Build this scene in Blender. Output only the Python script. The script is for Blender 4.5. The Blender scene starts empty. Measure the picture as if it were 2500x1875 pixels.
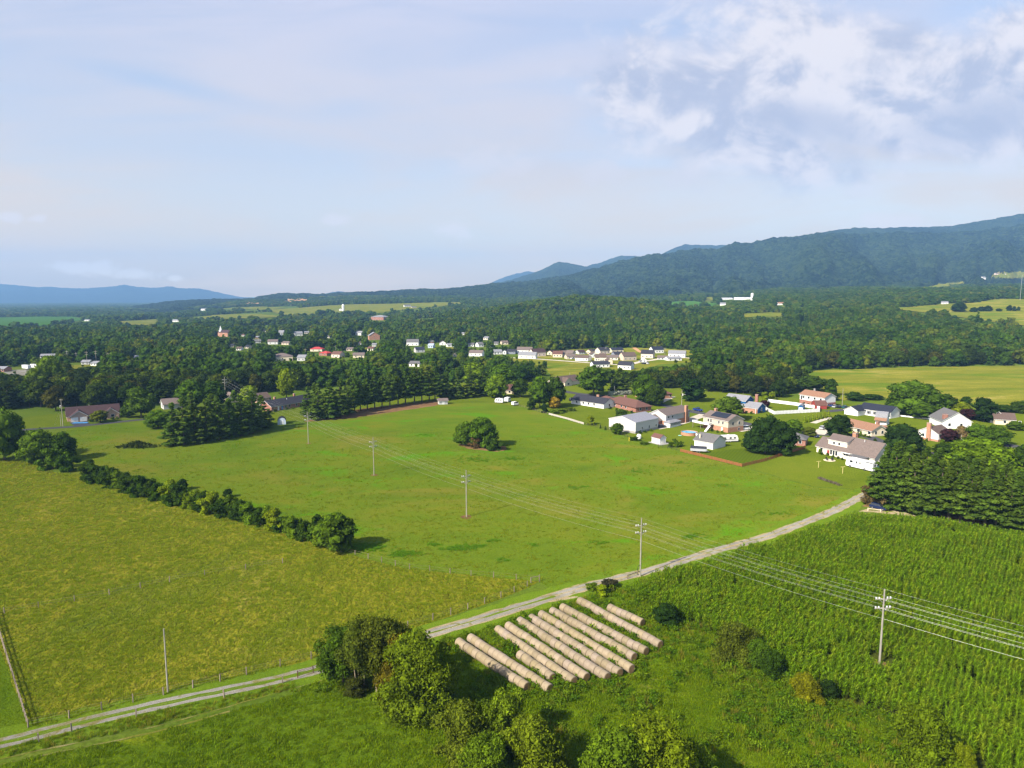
import bpy, math, random
import numpy as np
from mathutils import Vector
R = math.radians
S = bpy.context.scene
COL = S.collection
random.seed(7)
# ---------------------------------------------------------------- camera
CAM_H, PITCH, F = 62.0, R(7.32), 1733.0        # metres, downward tilt, focal length in photo pixels
cd = bpy.data.cameras.new('camera')
cam = bpy.data.objects.new('camera', cd)
COL.objects.link(cam)
cam.location = (0, 0, CAM_H)
cam.rotation_euler = (R(90) - PITCH, 0, 0)
cd.sensor_width = 36.0
cd.lens = 36.0 * F / 2500.0
cd.clip_start, cd.clip_end = 0.5, 60000
S.camera = cam
# ---------------------------------------------------------------- light, sky, exposure
SUN_EL, SUN_AZ = R(37), math.atan2(-0.74, -0.67)        # azimuth of the sun, from +Y towards +X
sd = bpy.data.lights.new('sun', 'SUN')
sun = bpy.data.objects.new('sun', sd)
COL.objects.link(sun)
sv = Vector((math.sin(SUN_AZ) * math.cos(SUN_EL), math.cos(SUN_AZ) * math.cos(SUN_EL), math.sin(SUN_EL)))
sun.rotation_euler = (-sv).to_track_quat('-Z', 'Y').to_euler()
sun.location = sv * 300
sd.energy, sd.angle, sd.color = 5.0, R(0.6), (1.0, 0.92, 0.78)
S.view_settings.view_transform = 'Standard'
S.view_settings.look = 'None'
S.view_settings.exposure = 0.85
S.view_settings.gamma = 1.0
S.render.engine = 'CYCLES'
cy = S.cycles
cy.max_bounces, cy.diffuse_bounces, cy.glossy_bounces, cy.transmission_bounces = 4, 2, 2, 2
cy.volume_bounces, cy.transparent_max_bounces = 0, 4
cy.use_denoising = True
cy.caustics_reflective = cy.caustics_refractive = False
cy.filter_width = 1.4

def ray(px, py):
    u, v = (px - 1250.0) / F, (937.5 - py) / F
    return u, math.cos(PITCH) + v * math.sin(PITCH), -math.sin(PITCH) + v * math.cos(PITCH)

class NT:
    """small node-graph writer"""
    def __init__(s, tree):
        s.t = tree
        tree.nodes.clear()
    def n(s, typ, ins=None, **kw):
        nd = s.t.nodes.new(typ)
        for k, val in kw.items():
            setattr(nd, k, val)
        for k, val in (ins or {}).items():
            sock = nd.inputs[k]
            if isinstance(val, bpy.types.NodeSocket):
                s.t.links.new(val, sock)
            else:
                sock.default_value = val
        return nd
    def m(s, op, a, b=0.0, c=0.0, clamp=False):
        return s.n('ShaderNodeMath', {0: a, 1: b, 2: c}, operation=op, use_clamp=clamp).outputs[0]
    def mr(s, val, a, b, c=0.0, d=1.0, smooth=True):
        return s.n('ShaderNodeMapRange', {0: val, 1: a, 2: b, 3: c, 4: d}, interpolation_type='SMOOTHSTEP' if smooth else 'LINEAR').outputs[0]
    def noise(s, vec, scale, detail=4.0, rough=0.55, dist=0.0):
        return s.n('ShaderNodeTexNoise', {'Vector': vec, 'Scale': scale, 'Detail': detail, 'Roughness': rough, 'Distortion': dist}).outputs[0]
    def mix(s, fac, a, b, blend='MIX'):
        nd = s.n('ShaderNodeMix', data_type='RGBA', blend_type=blend)
        for i, val in ((0, fac), (6, a), (7, b)):
            if isinstance(val, bpy.types.NodeSocket):
                s.t.links.new(val, nd.inputs[i])
            else:
                nd.inputs[i].default_value = (*val, 1.0) if (i > 0 and len(val) == 3) else val
        return nd.outputs[2]
    def ramp(s, fac, stops):
        nd = s.n('ShaderNodeValToRGB', {0: fac})
        el = nd.color_ramp.elements
        while len(el) < len(stops):
            el.new(0.5)
        for e, (p, c) in zip(el, stops):
            e.position, e.color = p, (*c, 1.0)
        return nd.outputs[0]

W = bpy.data.worlds.new('World')
S.world = W
W.use_nodes = True
g = NT(W.node_tree)
sky = g.n('ShaderNodeTexSky', sky_type='NISHITA', sun_disc=False, sun_elevation=SUN_EL, sun_rotation=SUN_AZ, altitude=300.0, air_density=1.0, dust_density=2.0, ozone_density=1.5)
bg1 = g.n('ShaderNodeBackground', {0: sky.outputs[0], 1: 0.12})
geo = g.n('ShaderNodeTexCoord')
sep = g.n('ShaderNodeSeparateXYZ', {0: geo.outputs['Generated']})
dx, dy, dz = sep.outputs
# clouds live on a flat layer far above: intersect the view direction with it (soft clamp near the horizon)
el = g.m('MAXIMUM', dz, 0.0)
cu = g.m('DIVIDE', dx, g.m('MAXIMUM', dy, 0.12))
cv = g.m('DIVIDE', dz, g.m('MAXIMUM', dy, 0.12))
dirv = g.n('ShaderNodeCombineXYZ', {0: cu, 1: cv, 2: 0.0}).outputs[0]
def cell(px, py):
    d = ray(px, py)
    return d[0] / d[1], d[2] / d[1]
def blob(px, py, rx, ry, rot=0.0, hard=1.0):
    u0, v0 = cell(px, py)
    a, b = g.m('SUBTRACT', cu, u0), g.m('SUBTRACT', cv, v0)
    c, s_ = math.cos(rot), math.sin(rot)
    p = g.m('ADD', g.m('MULTIPLY', a, c / rx), g.m('MULTIPLY', b, s_ / rx))
    q = g.m('ADD', g.m('MULTIPLY', a, -s_ / ry), g.m('MULTIPLY', b, c / ry))
    return g.m('SUBTRACT', 1.0, g.m('SQRT', g.m('ADD', g.m('MULTIPLY', p, p), g.m('MULTIPLY', q, q))))
# thin high veil with streaks tilted down to the right
mp = g.n('ShaderNodeMapping', {0: dirv, 2: (0, 0, R(14)), 3: (1.1, 6.0, 1)}).outputs[0]
st = g.noise(mp, 2.2, 6, 0.55, 0.6)
mp2 = g.n('ShaderNodeMapping', {0: dirv, 1: (3.1, 1.7, 0), 2: (0, 0, R(8)), 3: (0.8, 2.2, 1)}).outputs[0]
st2 = g.noise(mp2, 2.0, 4, 0.5, 0.3)
veil = g.mr(g.m('ADD', g.m('MULTIPLY', st, 0.55), g.m('MULTIPLY', st2, 0.45)), 0.37, 0.61, 0.60, 0.98)
gap = g.m('MAXIMUM', g.mr(blob(430, 210, .20, .022, R(-13)), 0.0, 1.0), g.m('MAXIMUM', g.mr(blob(1700, 60, .22, .05, R(-6)), 0.0, 1.0, 0, .9), g.mr(blob(2350, 40, .16, .05, R(12)), 0.0, 1.0, 0, .9)))
veil = g.m('MULTIPLY', veil, g.m('SUBTRACT', 1.0, g.m('MULTIPLY', gap, 0.42)))
open_ = g.m('MULTIPLY', g.mr(dz, .40, .75, 1.0, .2), g.mr(dy, -.25, .2, .2, 1.0))     # the veil thins out overhead and behind
veil = g.m('MULTIPLY', veil, open_)
veilcol = g.ramp(g.m('DIVIDE', el, 0.45), [(0.0, (.82, .57, .27)), (0.19, (.575, .465, .345)), (0.38, (.43, .41, .425)), (0.85, (.378, .395, .500))])
bg2 = g.n('ShaderNodeBackground', {0: veilcol, 1: 1.0})
sky1 = g.n('ShaderNodeMixShader', {0: veil, 1: bg1.outputs[0], 2: bg2.outputs[0]})
# cumulus
def combine(lst):
    r = lst[0]
    for x in lst[1:]:
        r = g.m('MAXIMUM', r, x)
    return r
mpc = g.n('ShaderNodeMapping', {0: dirv, 3: (1.0, 1.35, 1)}).outputs[0]
n1 = g.noise(mpc, 9.0, 8, 0.60, 0.35)
mpd = g.n('ShaderNodeMapping', {0: dirv, 1: (0.016, -0.030, 0), 3: (1.0, 1.35, 1)}).outputs[0]
n1s = g.noise(mpd, 9.0, 5, 0.55, 0.35)
lowf = g.noise(dirv, 5.0, 3, 0.5)
body = combine([blob(2080, 205, .34, .105, R(-6)), blob(1720, 190, .10, .045), blob(2350, 205, .24, .085, R(22)), blob(2420, 260, .15, .07), blob(2080, 275, .24, .06, R(-12)), g.m('MULTIPLY', blob(1800, 290, .26, .09, R(-14)), .8), g.m('MULTIPLY', blob(1880, 90, .12, .03, R(-4)), .5)])
dens = g.m('ADD', g.m('MULTIPLY', body, 1.25), g.m('MULTIPLY', g.m('SUBTRACT', n1, 0.5), 2.0))
cum = g.mr(dens, -0.10, 0.55, 0.0, 0.95)
small = combine([blob(2165, 543, .075, .022, 0), blob(205, 655, .075, .016), blob(335, 668, .045, .012), blob(432, 680, .018, .007), blob(90, 535, .02, .010), blob(818, 535, .03, .010), blob(20, 528, .03, .012), g.m('MULTIPLY', blob(1200, 395, .085, .03), .9), g.m('MULTIPLY', blob(1470, 415, .05, .03), .9), g.m('MULTIPLY', blob(1680, 420, .04, .035), .9), g.m('MULTIPLY', blob(1100, 560, .05, .02), .7)])
smc = g.n('ShaderNodeMapping', {0: dirv, 3: (1.0, 1.8, 1)}).outputs[0]
n2 = g.noise(smc, 26.0, 6, 0.6, 0.3)
sden = g.m('ADD', g.m('MULTIPLY', small, 1.1), g.m('MULTIPLY', g.m('SUBTRACT', n2, 0.5), 2.0))
smallc = g.mr(sden, 0.10, 0.80, 0.0, 0.60)
shade = g.mr(g.m('ADD', g.m('MULTIPLY', g.m('SUBTRACT', n1, n1s), 2.2), g.m('MULTIPLY', g.m('SUBTRACT', lowf, 0.5), 1.1)), -0.32, 0.25)
und = combine([g.mr(blob(1990, 305, .13, .04, R(-12)), 0, .8), g.mr(blob(2390, 290, .16, .055, R(10)), 0, .8), g.mr(blob(1720, 245, .09, .022), 0, .8, 0, .7)])
shade = g.m('MULTIPLY', shade, g.m('SUBTRACT', 1.0, g.m('MULTIPLY', und, 0.75)))
ccol = g.mix(shade, (0.295, 0.322, 0.415), (0.505, 0.487, 0.515))
bg3 = g.n('ShaderNodeBackground', {0: ccol, 1: 1.0})
sky2 = g.n('ShaderNodeMixShader', {0: cum, 1: sky1.outputs[0], 2: bg3.outputs[0]})
bg4 = g.n('ShaderNodeBackground', {0: g.ramp(g.m('DIVIDE', el, 0.45), [(0.0, (1.0, .86, .66)), (0.12, (.70, .62, .56)), (0.3, (.46, .445, .475))]), 1: 1.0})
sky3 = g.n('ShaderNodeMixShader', {0: smallc, 1: sky2.outputs[0], 2: bg4.outputs[0]})
g.n('ShaderNodeOutputWorld', {0: sky3.outputs[0]})
W.cycles.sampling_method = 'MANUAL'
W.cycles.sample_map_resolution = 512

# ---------------------------------------------------------------- helpers: objects
def tag(o, label=None, cat=None, group=None, kind=None):
    for k, v in (('label', label), ('category', cat), ('group', group), ('kind', kind)):
        if v:
            o[k] = v
    return o
def empty(name, loc, rz=0.0, label=None, cat=None, group=None, scale=None):
    o = bpy.data.objects.new(name, None)
    o.empty_display_size = 0.5
    COL.objects.link(o)
    o.location = loc
    o.rotation_euler = (0, 0, rz)
    if scale:
        o.scale = scale
    return tag(o, label, cat, group)
def place(name, me, parent=None, loc=(0, 0, 0), rz=0.0, scale=None):
    o = bpy.data.objects.new(name, me)
    COL.objects.link(o)
    o.parent = parent
    o.location = loc
    o.rotation_euler = (0, 0, rz)
    if scale:
        o.scale = scale
    return o
def np_mesh(name, V, Fq, mat=None, smooth=False):
    """V (n,3) array, Fq list of (m,k) arrays of equal-size faces"""
    me = bpy.data.meshes.new(name)
    V = np.asarray(V, np.float32)
    if not isinstance(Fq, (list, tuple)):
        Fq = [Fq]
    me.vertices.add(len(V))
    me.vertices.foreach_set('co', V.ravel())
    idx = np.concatenate([f.ravel() for f in Fq]).astype(np.int32)
    tot = np.concatenate([np.full(len(f), f.shape[1]) for f in Fq]).astype(np.int32)
    me.loops.add(len(idx))
    me.loops.foreach_set('vertex_index', idx)
    me.polygons.add(len(tot))
    me.polygons.foreach_set('loop_start', np.concatenate([[0], np.cumsum(tot)[:-1]]).astype(np.int32))
    me.polygons.foreach_set('loop_total', tot)
    if smooth:
        me.polygons.foreach_set('use_smooth', np.ones(len(tot), bool))
    me.update(calc_edges=True)
    if mat:
        me.materials.append(mat)
    return me

class MB:
    """collects shapes into one mesh"""
    def __init__(s):
        s.v, s.f = [], []
    def add(s, vs, fs):
        o = len(s.v)
        s.v += [tuple(p) for p in vs]
        s.f += [tuple(i + o for i in f) for f in fs]
        return s
    def box(s, x0, x1, y0, y1, z0, z1, taper=0.0):
        t = taper
        return s.add([(x0, y0, z0), (x1, y0, z0), (x1, y1, z0), (x0, y1, z0), (x0 + t, y0 + t, z1), (x1 - t, y0 + t, z1), (x1 - t, y1 - t, z1), (x0 + t, y1 - t, z1)],
                     [(3, 2, 1, 0), (4, 5, 6, 7), (0, 1, 5, 4), (1, 2, 6, 5), (2, 3, 7, 6), (3, 0, 4, 7)])
    def prism(s, prof, a0, a1, axis='x'):
        """closed profile [(p,z)] extruded from a0 to a1; axis x: p is y, axis y: p is x"""
        n = len(prof)
        mk = (lambda a, p, z: (a, p, z)) if axis == 'x' else (lambda a, p, z: (p, a, z))
        vs = [mk(a0, p, z) for p, z in prof] + [mk(a1, p, z) for p, z in prof]
        fs = [tuple(range(n)), tuple(range(2 * n - 1, n - 1, -1))] + [(i, i + n, (i + 1) % n + n, (i + 1) % n) for i in range(n)]
        return s.add(vs, fs)
    def tube(s, pts, r, n=6, cap=True):
        pts = [Vector(p) for p in pts]
        rs = r if isinstance(r, (list, tuple)) else [r] * len(pts)
        vs, fs = [], []
        for i, p in enumerate(pts):
            d = (pts[min(i + 1, len(pts) - 1)] - pts[max(i - 1, 0)]).normalized()
            up = Vector((0, 0, 1)) if abs(d.z) < 0.95 else Vector((1, 0, 0))
            a = d.cross(up).normalized()
            b = a.cross(d)
            for k in range(n):
                t = 2 * math.pi * k / n
                vs.append(p + a * (rs[i] * math.cos(t)) + b * (rs[i] * math.sin(t)))
        for i in range(len(pts) - 1):
            for k in range(n):
                fs.append((i * n + k, i * n + (k + 1) % n, (i + 1) * n + (k + 1) % n, (i + 1) * n + k))
        if cap:
            fs += [tuple(range(n - 1, -1, -1)), tuple(range((len(pts) - 1) * n, len(pts) * n))]
        return s.add(vs, fs)
    def lathe(s, prof, cx=0, cy=0, n=12, axis='z'):
        vs, fs = [], []
        for r, z in prof:
            for k in range(n):
                t = 2 * math.pi * k / n
                p = (r * math.cos(t), r * math.sin(t), z)
                if axis == 'y':
                    p = (p[0], p[2], p[1])
                vs.append((p[0] + cx, p[1] + cy, p[2]))
        m = len(prof)
        for i in range(m - 1):
            for k in range(n):
                fs.append((i * n + k, i * n + (k + 1) % n, (i + 1) * n + (k + 1) % n, (i + 1) * n + k))
        fs += [tuple(range(n - 1, -1, -1)), tuple(range((m - 1) * n, m * n))]
        return s.add(vs, fs)
    def mesh(s, name, mat, smooth=False):
        me = bpy.data.meshes.new(name)
        me.from_pydata(s.v, [], s.f)
        me.materials.append(mat)
        if smooth:
            for p in me.polygons:
                p.use_smooth = True
        me.update()
        return me
    def build(s, name, mat, parent=None, loc=(0, 0, 0), rz=0.0, smooth=False):
        return place(name, s.mesh(name, mat, smooth), parent, loc, rz)

# value noise for shaping meshes
_rng = np.random.RandomState(3)
_tab = _rng.rand(512, 512).astype(np.float32)
def vnoise(x, y):
    x, y = np.asarray(x, float), np.asarray(y, float)
    xi, yi = np.floor(x).astype(int), np.floor(y).astype(int)
    fx, fy = x - xi, y - yi
    fx, fy = fx * fx * (3 - 2 * fx), fy * fy * (3 - 2 * fy)
    t = lambda i, j: _tab[(xi + i) & 511, (yi + j) & 511]
    return (t(0, 0) * (1 - fx) + t(1, 0) * fx) * (1 - fy) + (t(0, 1) * (1 - fx) + t(1, 1) * fx) * fy
def fbm(x, y, o=4):
    r, a = 0.0, 0.5
    for i in range(o):
        r = r + a * vnoise(x * 2 ** i + 17.3 * i, y * 2 ** i - 9.1 * i)
        a *= 0.5
    return r

# ---------------------------------------------------------------- helpers: materials
MATS = {}
def newmat(name):
    m = bpy.data.materials.new(name)
    m.use_nodes = True
    MATS[name] = m
    return m, NT(m.node_tree)
def M(name, c, c2=None, scale=1.5, rough=0.75, spec=0.3, metal=0.0, bump=0.0, bscale=20.0, stretch=(1, 1, 1), detail=4):
    """plain surface: two tones broken up by noise, slight bump"""
    if name in MATS:
        return MATS[name]
    m, t = newmat(name)
    c2 = c2 or tuple(x * 0.82 for x in c)
    tc = t.n('ShaderNodeTexCoord').outputs['Object']
    mp = t.n('ShaderNodeMapping', {0: tc, 3: stretch}).outputs[0]
    n = t.mr(t.noise(mp, scale, detail, 0.6), 0.3, 0.7)
    col = t.mix(n, c, c2)
    b = t.n('ShaderNodeBsdfPrincipled', {'Base Color': col, 'Roughness': rough, 'Specular IOR Level': spec, 'Metallic': metal})
    if bump:
        bm = t.n('ShaderNodeBump', {'Strength': bump, 'Distance': 0.1, 'Height': t.noise(mp, bscale, 3)})
        t.t.links.new(bm.outputs[0], b.inputs['Normal'])
    t.n('ShaderNodeOutputMaterial', {0: b.outputs[0]})
    return m
def leafmat(name, cols=None, var=0.35, trans=0.25, nscale=0.5, world=False):
    """foliage: per-leaf tone, clump tone, a little light through the leaf. cols=None -> colour from the object"""
    m, t = newmat(name)
    oi = t.n('ShaderNodeObjectInfo')
    isl = t.n('ShaderNodeNewGeometry').outputs['Random Per Island']
    if cols is None:
        base = oi.outputs['Color']
    else:
        base = t.ramp(oi.outputs['Random'], [((i + 0.02) / len(cols), olive(c)) for i, c in enumerate(cols)])
    if world:       # stands of one kind of tree: tone drifts over the land
        wn = t.noise(t.n('ShaderNodeNewGeometry').outputs['Position'], .011, 3, .6)
        base = t.mix(1.0, base, t.ramp(wn, [(.32, (.55, .66, .75)), (.45, (.85, .92, .95)), (.58, (1.1, 1.1, 1.0)), (.70, (1.6, 1.35, 1.0))]), 'MULTIPLY')
    tc = t.n('ShaderNodeTexCoord').outputs['Object']
    nz = t.noise(tc, nscale, 3)
    val = t.m('ADD', t.mr(isl, 0, 1, 1 - var, 1 + var, False), t.mr(nz, 0.3, 0.7, -0.2, 0.2))
    col = t.mix(1.0, base, t.n('ShaderNodeCombineColor', {0: val, 1: val, 2: val}).outputs[0], 'MULTIPLY')
    warm = t.mix(t.mr(isl, 0.6, 1.0, 0, 0.5), col, t.mix(1.0, col, (1.30, 1.22, 0.7), 'MULTIPLY'))
    d = t.n('ShaderNodeBsdfDiffuse', {0: warm})
    tr = t.n('ShaderNodeBsdfTranslucent', {0: t.mix(1.0, warm, (1.3, 1.4, 0.6), 'MULTIPLY')})
    mx = t.n('ShaderNodeMixShader', {0: trans, 1: d.outputs[0], 2: tr.outputs[0]})
    t.n('ShaderNodeOutputMaterial', {0: mx.outputs[0]})
    return m
def olive(c):
    """summer greens of this valley lean to yellow: less green and much less blue"""
    r, g_, b = c
    return (r * .87, g_ * .85, b * .48) if g_ > .9 * r and b < .5 * g_ else c
def groundmat(name, cols, big=0.02, mid=0.16, fine=1.6, fleck=None, bump=0.6, bdist=0.4, aniso=1.0, detail=5, patch=None):
    """grass and soil: colour stops over layered noise in metres, rough bump"""
    cols = [olive(c_) for c_ in cols]
    if fleck:
        fleck = (olive(fleck[0]),) + tuple(fleck[1:])
    m, t = newmat(name)
    tc = t.n('ShaderNodeTexCoord').outputs['Object']
    mp = t.n('ShaderNodeMapping', {0: tc, 2: (0, 0, R(20)), 3: (1.0, aniso, 1.0)}).outputs[0]
    a, b, c = t.noise(mp, big, 4, 0.55, 0.5), t.noise(mp, mid, detail, 0.6, 0.3), t.noise(mp, fine, 4, 0.65)
    v = t.m('ADD', t.m('ADD', t.m('MULTIPLY', a, 0.5), t.m('MULTIPLY', b, 0.33)), t.m('MULTIPLY', c, 0.17))
    col = t.ramp(t.mr(v, 0.33, 0.67, 0, 1, False), [((i + 0.0) / (len(cols) - 1), x) for i, x in enumerate(cols)])
    if fleck:
        fc, fs, lo, hi = fleck
        col = t.mix(t.mr(t.noise(mp, fs, 5, 0.6, 0.8), lo, hi, 0, 0.9), col, fc)
    if patch:
        pc, ps, lo, hi, amt = patch
        col = t.mix(t.m('MULTIPLY', t.mr(t.noise(mp, ps, 5, .62, .5), lo, hi), amt), col, olive(pc))
    lum = t.mr(t.noise(mp, fine * 2.3, 3, 0.7), 0.3, 0.7, 0.72, 1.25)
    col = t.mix(1.0, col, t.n('ShaderNodeCombineColor', {0: lum, 1: lum, 2: lum}).outputs[0], 'MULTIPLY')
    bs = t.n('ShaderNodeBsdfDiffuse', {0: col, 1: 0.6})
    if bump:
        hgt = t.m('ADD', t.m('MULTIPLY', t.noise(mp, fine, 4, 0.7), 1.0), t.m('MULTIPLY', b, 2.0))
        bm = t.n('ShaderNodeBump', {'Strength': bump, 'Distance': bdist, 'Height': hgt})
        t.t.links.new(bm.outputs[0], bs.inputs['Normal'])
    t.n('ShaderNodeOutputMaterial', {0: bs.outputs[0]})
    return m
# ---------------------------------------------------------------- terrain
TA = np.array([-.8, -.5, -.35, -.2, -.05, .1, .25, .4, .55, .75])
TY = np.array([650, 1000, 1400, 1900, 2500, 3500, 5000, 8000, 14000, 26000.])
TZ = np.array([[0, -6, -12, -18, -26, -40, -55, -75, -100, -150],
               [0, -5, -10, -15, -20, -30, -45, -70, -100, -150],
               [0, -4, -6, -4, 2, 15, 10, -20, -60, -100],
               [0, -3, -2, 2, 20, 36, 40, 20, 0, -50],
               [0, -2, 0, 5, 24, 40, 45, 40, 20, 0],
               [0, 0, 2, 8, 28, 45, 50, 50, 40, 20],
               [0, 3, 12, 26, 46, 60, 60, 60, 50, 40],
               [0, 8, 28, 50, 66, 80, 90, 90, 80, 60],
               [0, 14, 42, 60, 74, 90, 100, 100, 90, 80],
               [0, 16, 50, 66, 80, 100, 110, 110, 100, 90.]])
def terrain(x, y):
    x, y = np.asarray(x, float), np.asarray(y, float)
    a = np.clip(x / np.maximum(y, 50.0), -.799, .749)
    yy = np.clip(y, 650.0, 25999.0)
    i = np.clip(np.searchsorted(TA, a, 'right') - 1, 0, len(TA) - 2)
    j = np.clip(np.searchsorted(TY, yy, 'right') - 1, 0, len(TY) - 2)
    s = (a - TA[i]) / (TA[i + 1] - TA[i])
    t = (yy - TY[j]) / (TY[j + 1] - TY[j])
    s = s * s * (3 - 2 * s)
    z = (TZ[i, j] * (1 - s) + TZ[i + 1, j] * s) * (1 - t) + (TZ[i, j + 1] * (1 - s) + TZ[i + 1, j + 1] * s) * t
    hill = 42 * np.exp(-(((x - 130) / 215) ** 2 + ((y - 1500) / 290) ** 2))
    fade = np.clip((y - 650) / 350, 0, 1)
    return z + fade * (hill + 7 * (fbm(x / 260., y / 260., 3) - 0.45))
def tz(x, y):
    return 0.0 if y <= 650 else float(terrain(x, y))
def at(px, py, z=0.0):
    """ground point under a pixel of the photograph (z = height above the ground)"""
    u, v, w = ray(px, py)
    if w < 0:
        t = (z - CAM_H) / w
        if t * v <= 650:
            return Vector((u * t, v * t, z))
    t = 640.0
    while t < 24000:
        if CAM_H + w * t <= tz(u * t, v * t) + z:
            break
        t *= 1.004
    return Vector((u * t, v * t, tz(u * t, v * t) + z))
def pxm(p):
    """metres per photo pixel at a ground point"""
    return (p.y * math.cos(PITCH) + (CAM_H - p.z) * math.sin(PITCH)) / F
def poly_xy(pts):
    return [(at(*p).x, at(*p).y) for p in pts]
def inside(x, y, poly):
    x, y = np.asarray(x), np.asarray(y)
    c = np.zeros(x.shape, bool)
    n = len(poly)
    for i in range(n):
        x1, y1 = poly[i]
        x2, y2 = poly[(i + 1) % n]
        if y1 == y2:
            continue
        k = ((y1 > y) != (y2 > y)) & (x < (x2 - x1) * (y - y1) / (y2 - y1) + x1)
        c ^= k
    return c

ys = np.concatenate([[-400, -100, 40, 200, 400, 560], 650 * 1.022 ** np.arange(0, 172)])
av = np.linspace(-1.15, 1.15, 150)
gx = np.outer(ys + 500, av)
gy = np.repeat(ys[:, None], len(av), 1)
gz = np.where(gy <= 650, 0.0, terrain(gx, gy))
def grid_faces(nr, nc):
    i = np.arange(nr - 1)[:, None] * nc + np.arange(nc - 1)[None]
    i = i.ravel()
    return np.stack([i, i + 1, i + nc + 1, i + nc], 1)
G_base = groundmat('base_grass', [(.045, .075, .014), (.075, .12, .02), (.095, .14, .026), (.12, .15, .035)], .008, .05, .6)
ground = place('ground', np_mesh('ground', np.stack([gx, gy, gz], 2).reshape(-1, 3), grid_faces(len(ys), len(av)), G_base, True))
tag(ground, kind='structure')

def sheet(name, pts, mat, lift, step=6.0, jag=0.0, px=True):
    """a flat or draped sheet over a ground polygon: triangulated, edges broken up a little"""
    P = poly_xy(pts) if px else pts
    out = []
    for i in range(len(P)):
        a, b = np.array(P[i]), np.array(P[(i + 1) % len(P)])
        L = np.hypot(*(b - a))
        n = max(1, int(L / step))
        nrm = np.array([-(b - a)[1], (b - a)[0]]) / max(L, 1e-6)
        for k in range(n):
            p = a + (b - a) * k / n
            if jag and k:
                p = p + nrm * random.uniform(-jag, jag)
            out.append(p)
    import bmesh
    bm = bmesh.new()
    vs = [bm.verts.new((p[0], p[1], 0)) for p in out]
    es = [bm.edges.new((vs[i], vs[(i + 1) % len(vs)])) for i in range(len(vs))]
    bmesh.ops.triangle_fill(bm, use_beauty=True, use_dissolve=False, edges=es)
    far = max(p[1] for p in out) > 640
    if far:
        for _ in range(5):
            lng = [e for e in bm.edges if e.calc_length() > max(25, 0.03 * e.verts[0].co.y)]
            if not lng:
                break
            bmesh.ops.subdivide_edges(bm, edges=lng, cuts=1)
        bmesh.ops.triangulate(bm, faces=bm.faces)
    for v in bm.verts:
        v.co.z = tz(v.co.x, v.co.y) + lift
    for f in bm.faces:
        f.normal_update()
        if f.normal.z < 0:
            f.normal_flip()
    me = bpy.data.meshes.new(name)
    bm.to_mesh(me)
    bm.free()
    me.materials.append(mat)
    return tag(place(name, me), kind='structure')
def strip(name, pts, width, mat, lift, px=True, off=0.0, jag=0.0, smooth=4):
    """a ribbon along a ground polyline"""
    P = [Vector((*p, 0)) for p in (poly_xy(pts) if px else pts)]
    Q = [P[0]]
    for a, b in zip(P, P[1:]):
        n = max(1, int((b - a).length / 2.0))
        Q += [a + (b - a) * (k / n) for k in range(1, n + 1)]
    for _ in range(4):
        Q = [Q[0]] + [(Q[i - 1] + Q[i] * 2 + Q[i + 1]) / 4 for i in range(1, len(Q) - 1)] + [Q[-1]]
    vs = []
    for i, p in enumerate(Q):
        d = (Q[min(i + 1, len(Q) - 1)] - Q[max(i - 1, 0)]).normalized()
        nrm = Vector((-d.y, d.x, 0))
        for s in (1, -1):
            q = p + nrm * (off + s * width / 2 + random.uniform(-jag, jag))
            vs.append((q.x, q.y, tz(q.x, q.y) + lift))
    f = np.array([(2 * i, 2 * i + 1, 2 * i + 3, 2 * i + 2) for i in range(len(Q) - 1)])
    return tag(place(name, np_mesh(name, vs, f, mat)), kind='structure')

G_meadow = groundmat('meadow_grass', [(.064, .110, .012), (.082, .134, .014), (.099, .149, .016), (.119, .152, .019), (.138, .138, .022)], .022, .11, .9, ((.072, .185, .008), .033, .55, .68), .6, .4, 1.6, 6, ((.150, .128, .020), .020, .50, .68, .6))
G_hay = groundmat('hayfield_grass', [(.095, .125, .012), (.165, .183, .020), (.215, .216, .028), (.240, .215, .038)], .03, .35, 1.3, ((.10, .15, .022), .02, .56, .70), 1.0, 1.3, .55)
G_lush = groundmat('lush_grass', [(.046, .085, .006), (.072, .124, .008), (.094, .145, .010), (.120, .158, .012)], .03, .25, 1.6, ((.17, .20, .016), .05, .56, .70), .8, .5)
G_weed = groundmat('weedy_grass', [(.050, .100, .007), (.085, .150, .009), (.120, .180, .012), (.165, .190, .022)], .05, .4, 1.8, ((.19, .15, .05), .09, .63, .74), .9, .6)
G_soil = groundmat('corn_soil', [(.030, .045, .012), (.045, .06, .015), (.06, .07, .02)], .05, .3, 2.0)
G_lawn = groundmat('lawn_grass', [(.063, .092, .011), (.088, .124, .014), (.106, .141, .017), (.126, .148, .024)], .03, .2, 1.0, None, .25, .2)
G_past = groundmat('pasture_grass', [(.080, .110, .018), (.130, .148, .026), (.190, .190, .040), (.29, .235, .080)], .012, .06, .35, ((.085, .145, .018), .014, .52, .64), .7, .6, 3.0, 7)
G_mulch = groundmat('mulch', [(.10, .055, .03), (.16, .09, .045), (.20, .13, .06)], .1, .5, 3.0)
G_gravel = groundmat('gravel', [(.15, .135, .11), (.215, .20, .17), (.275, .26, .225)], .10, .6, 3.0, ((.17, .155, .075), .22, .52, .66), .5, .1)
G_dust = groundmat('dirt_rut', [(.19, .15, .075), (.26, .21, .12), (.31, .26, .17)], .1, .5, 3.0, ((.14, .16, .05), .3, .52, .62), .4, .1)
G_lanefaint = groundmat('worn_grass', [(.10, .13, .02), (.16, .16, .05), (.24, .21, .11)], .1, .4, 2.0, None, .3, .1)
G_verge = groundmat('verge_grass', [(.07, .12, .014), (.10, .165, .018), (.13, .19, .022)], .05, .3, 1.5, None, .4, .2)
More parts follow.
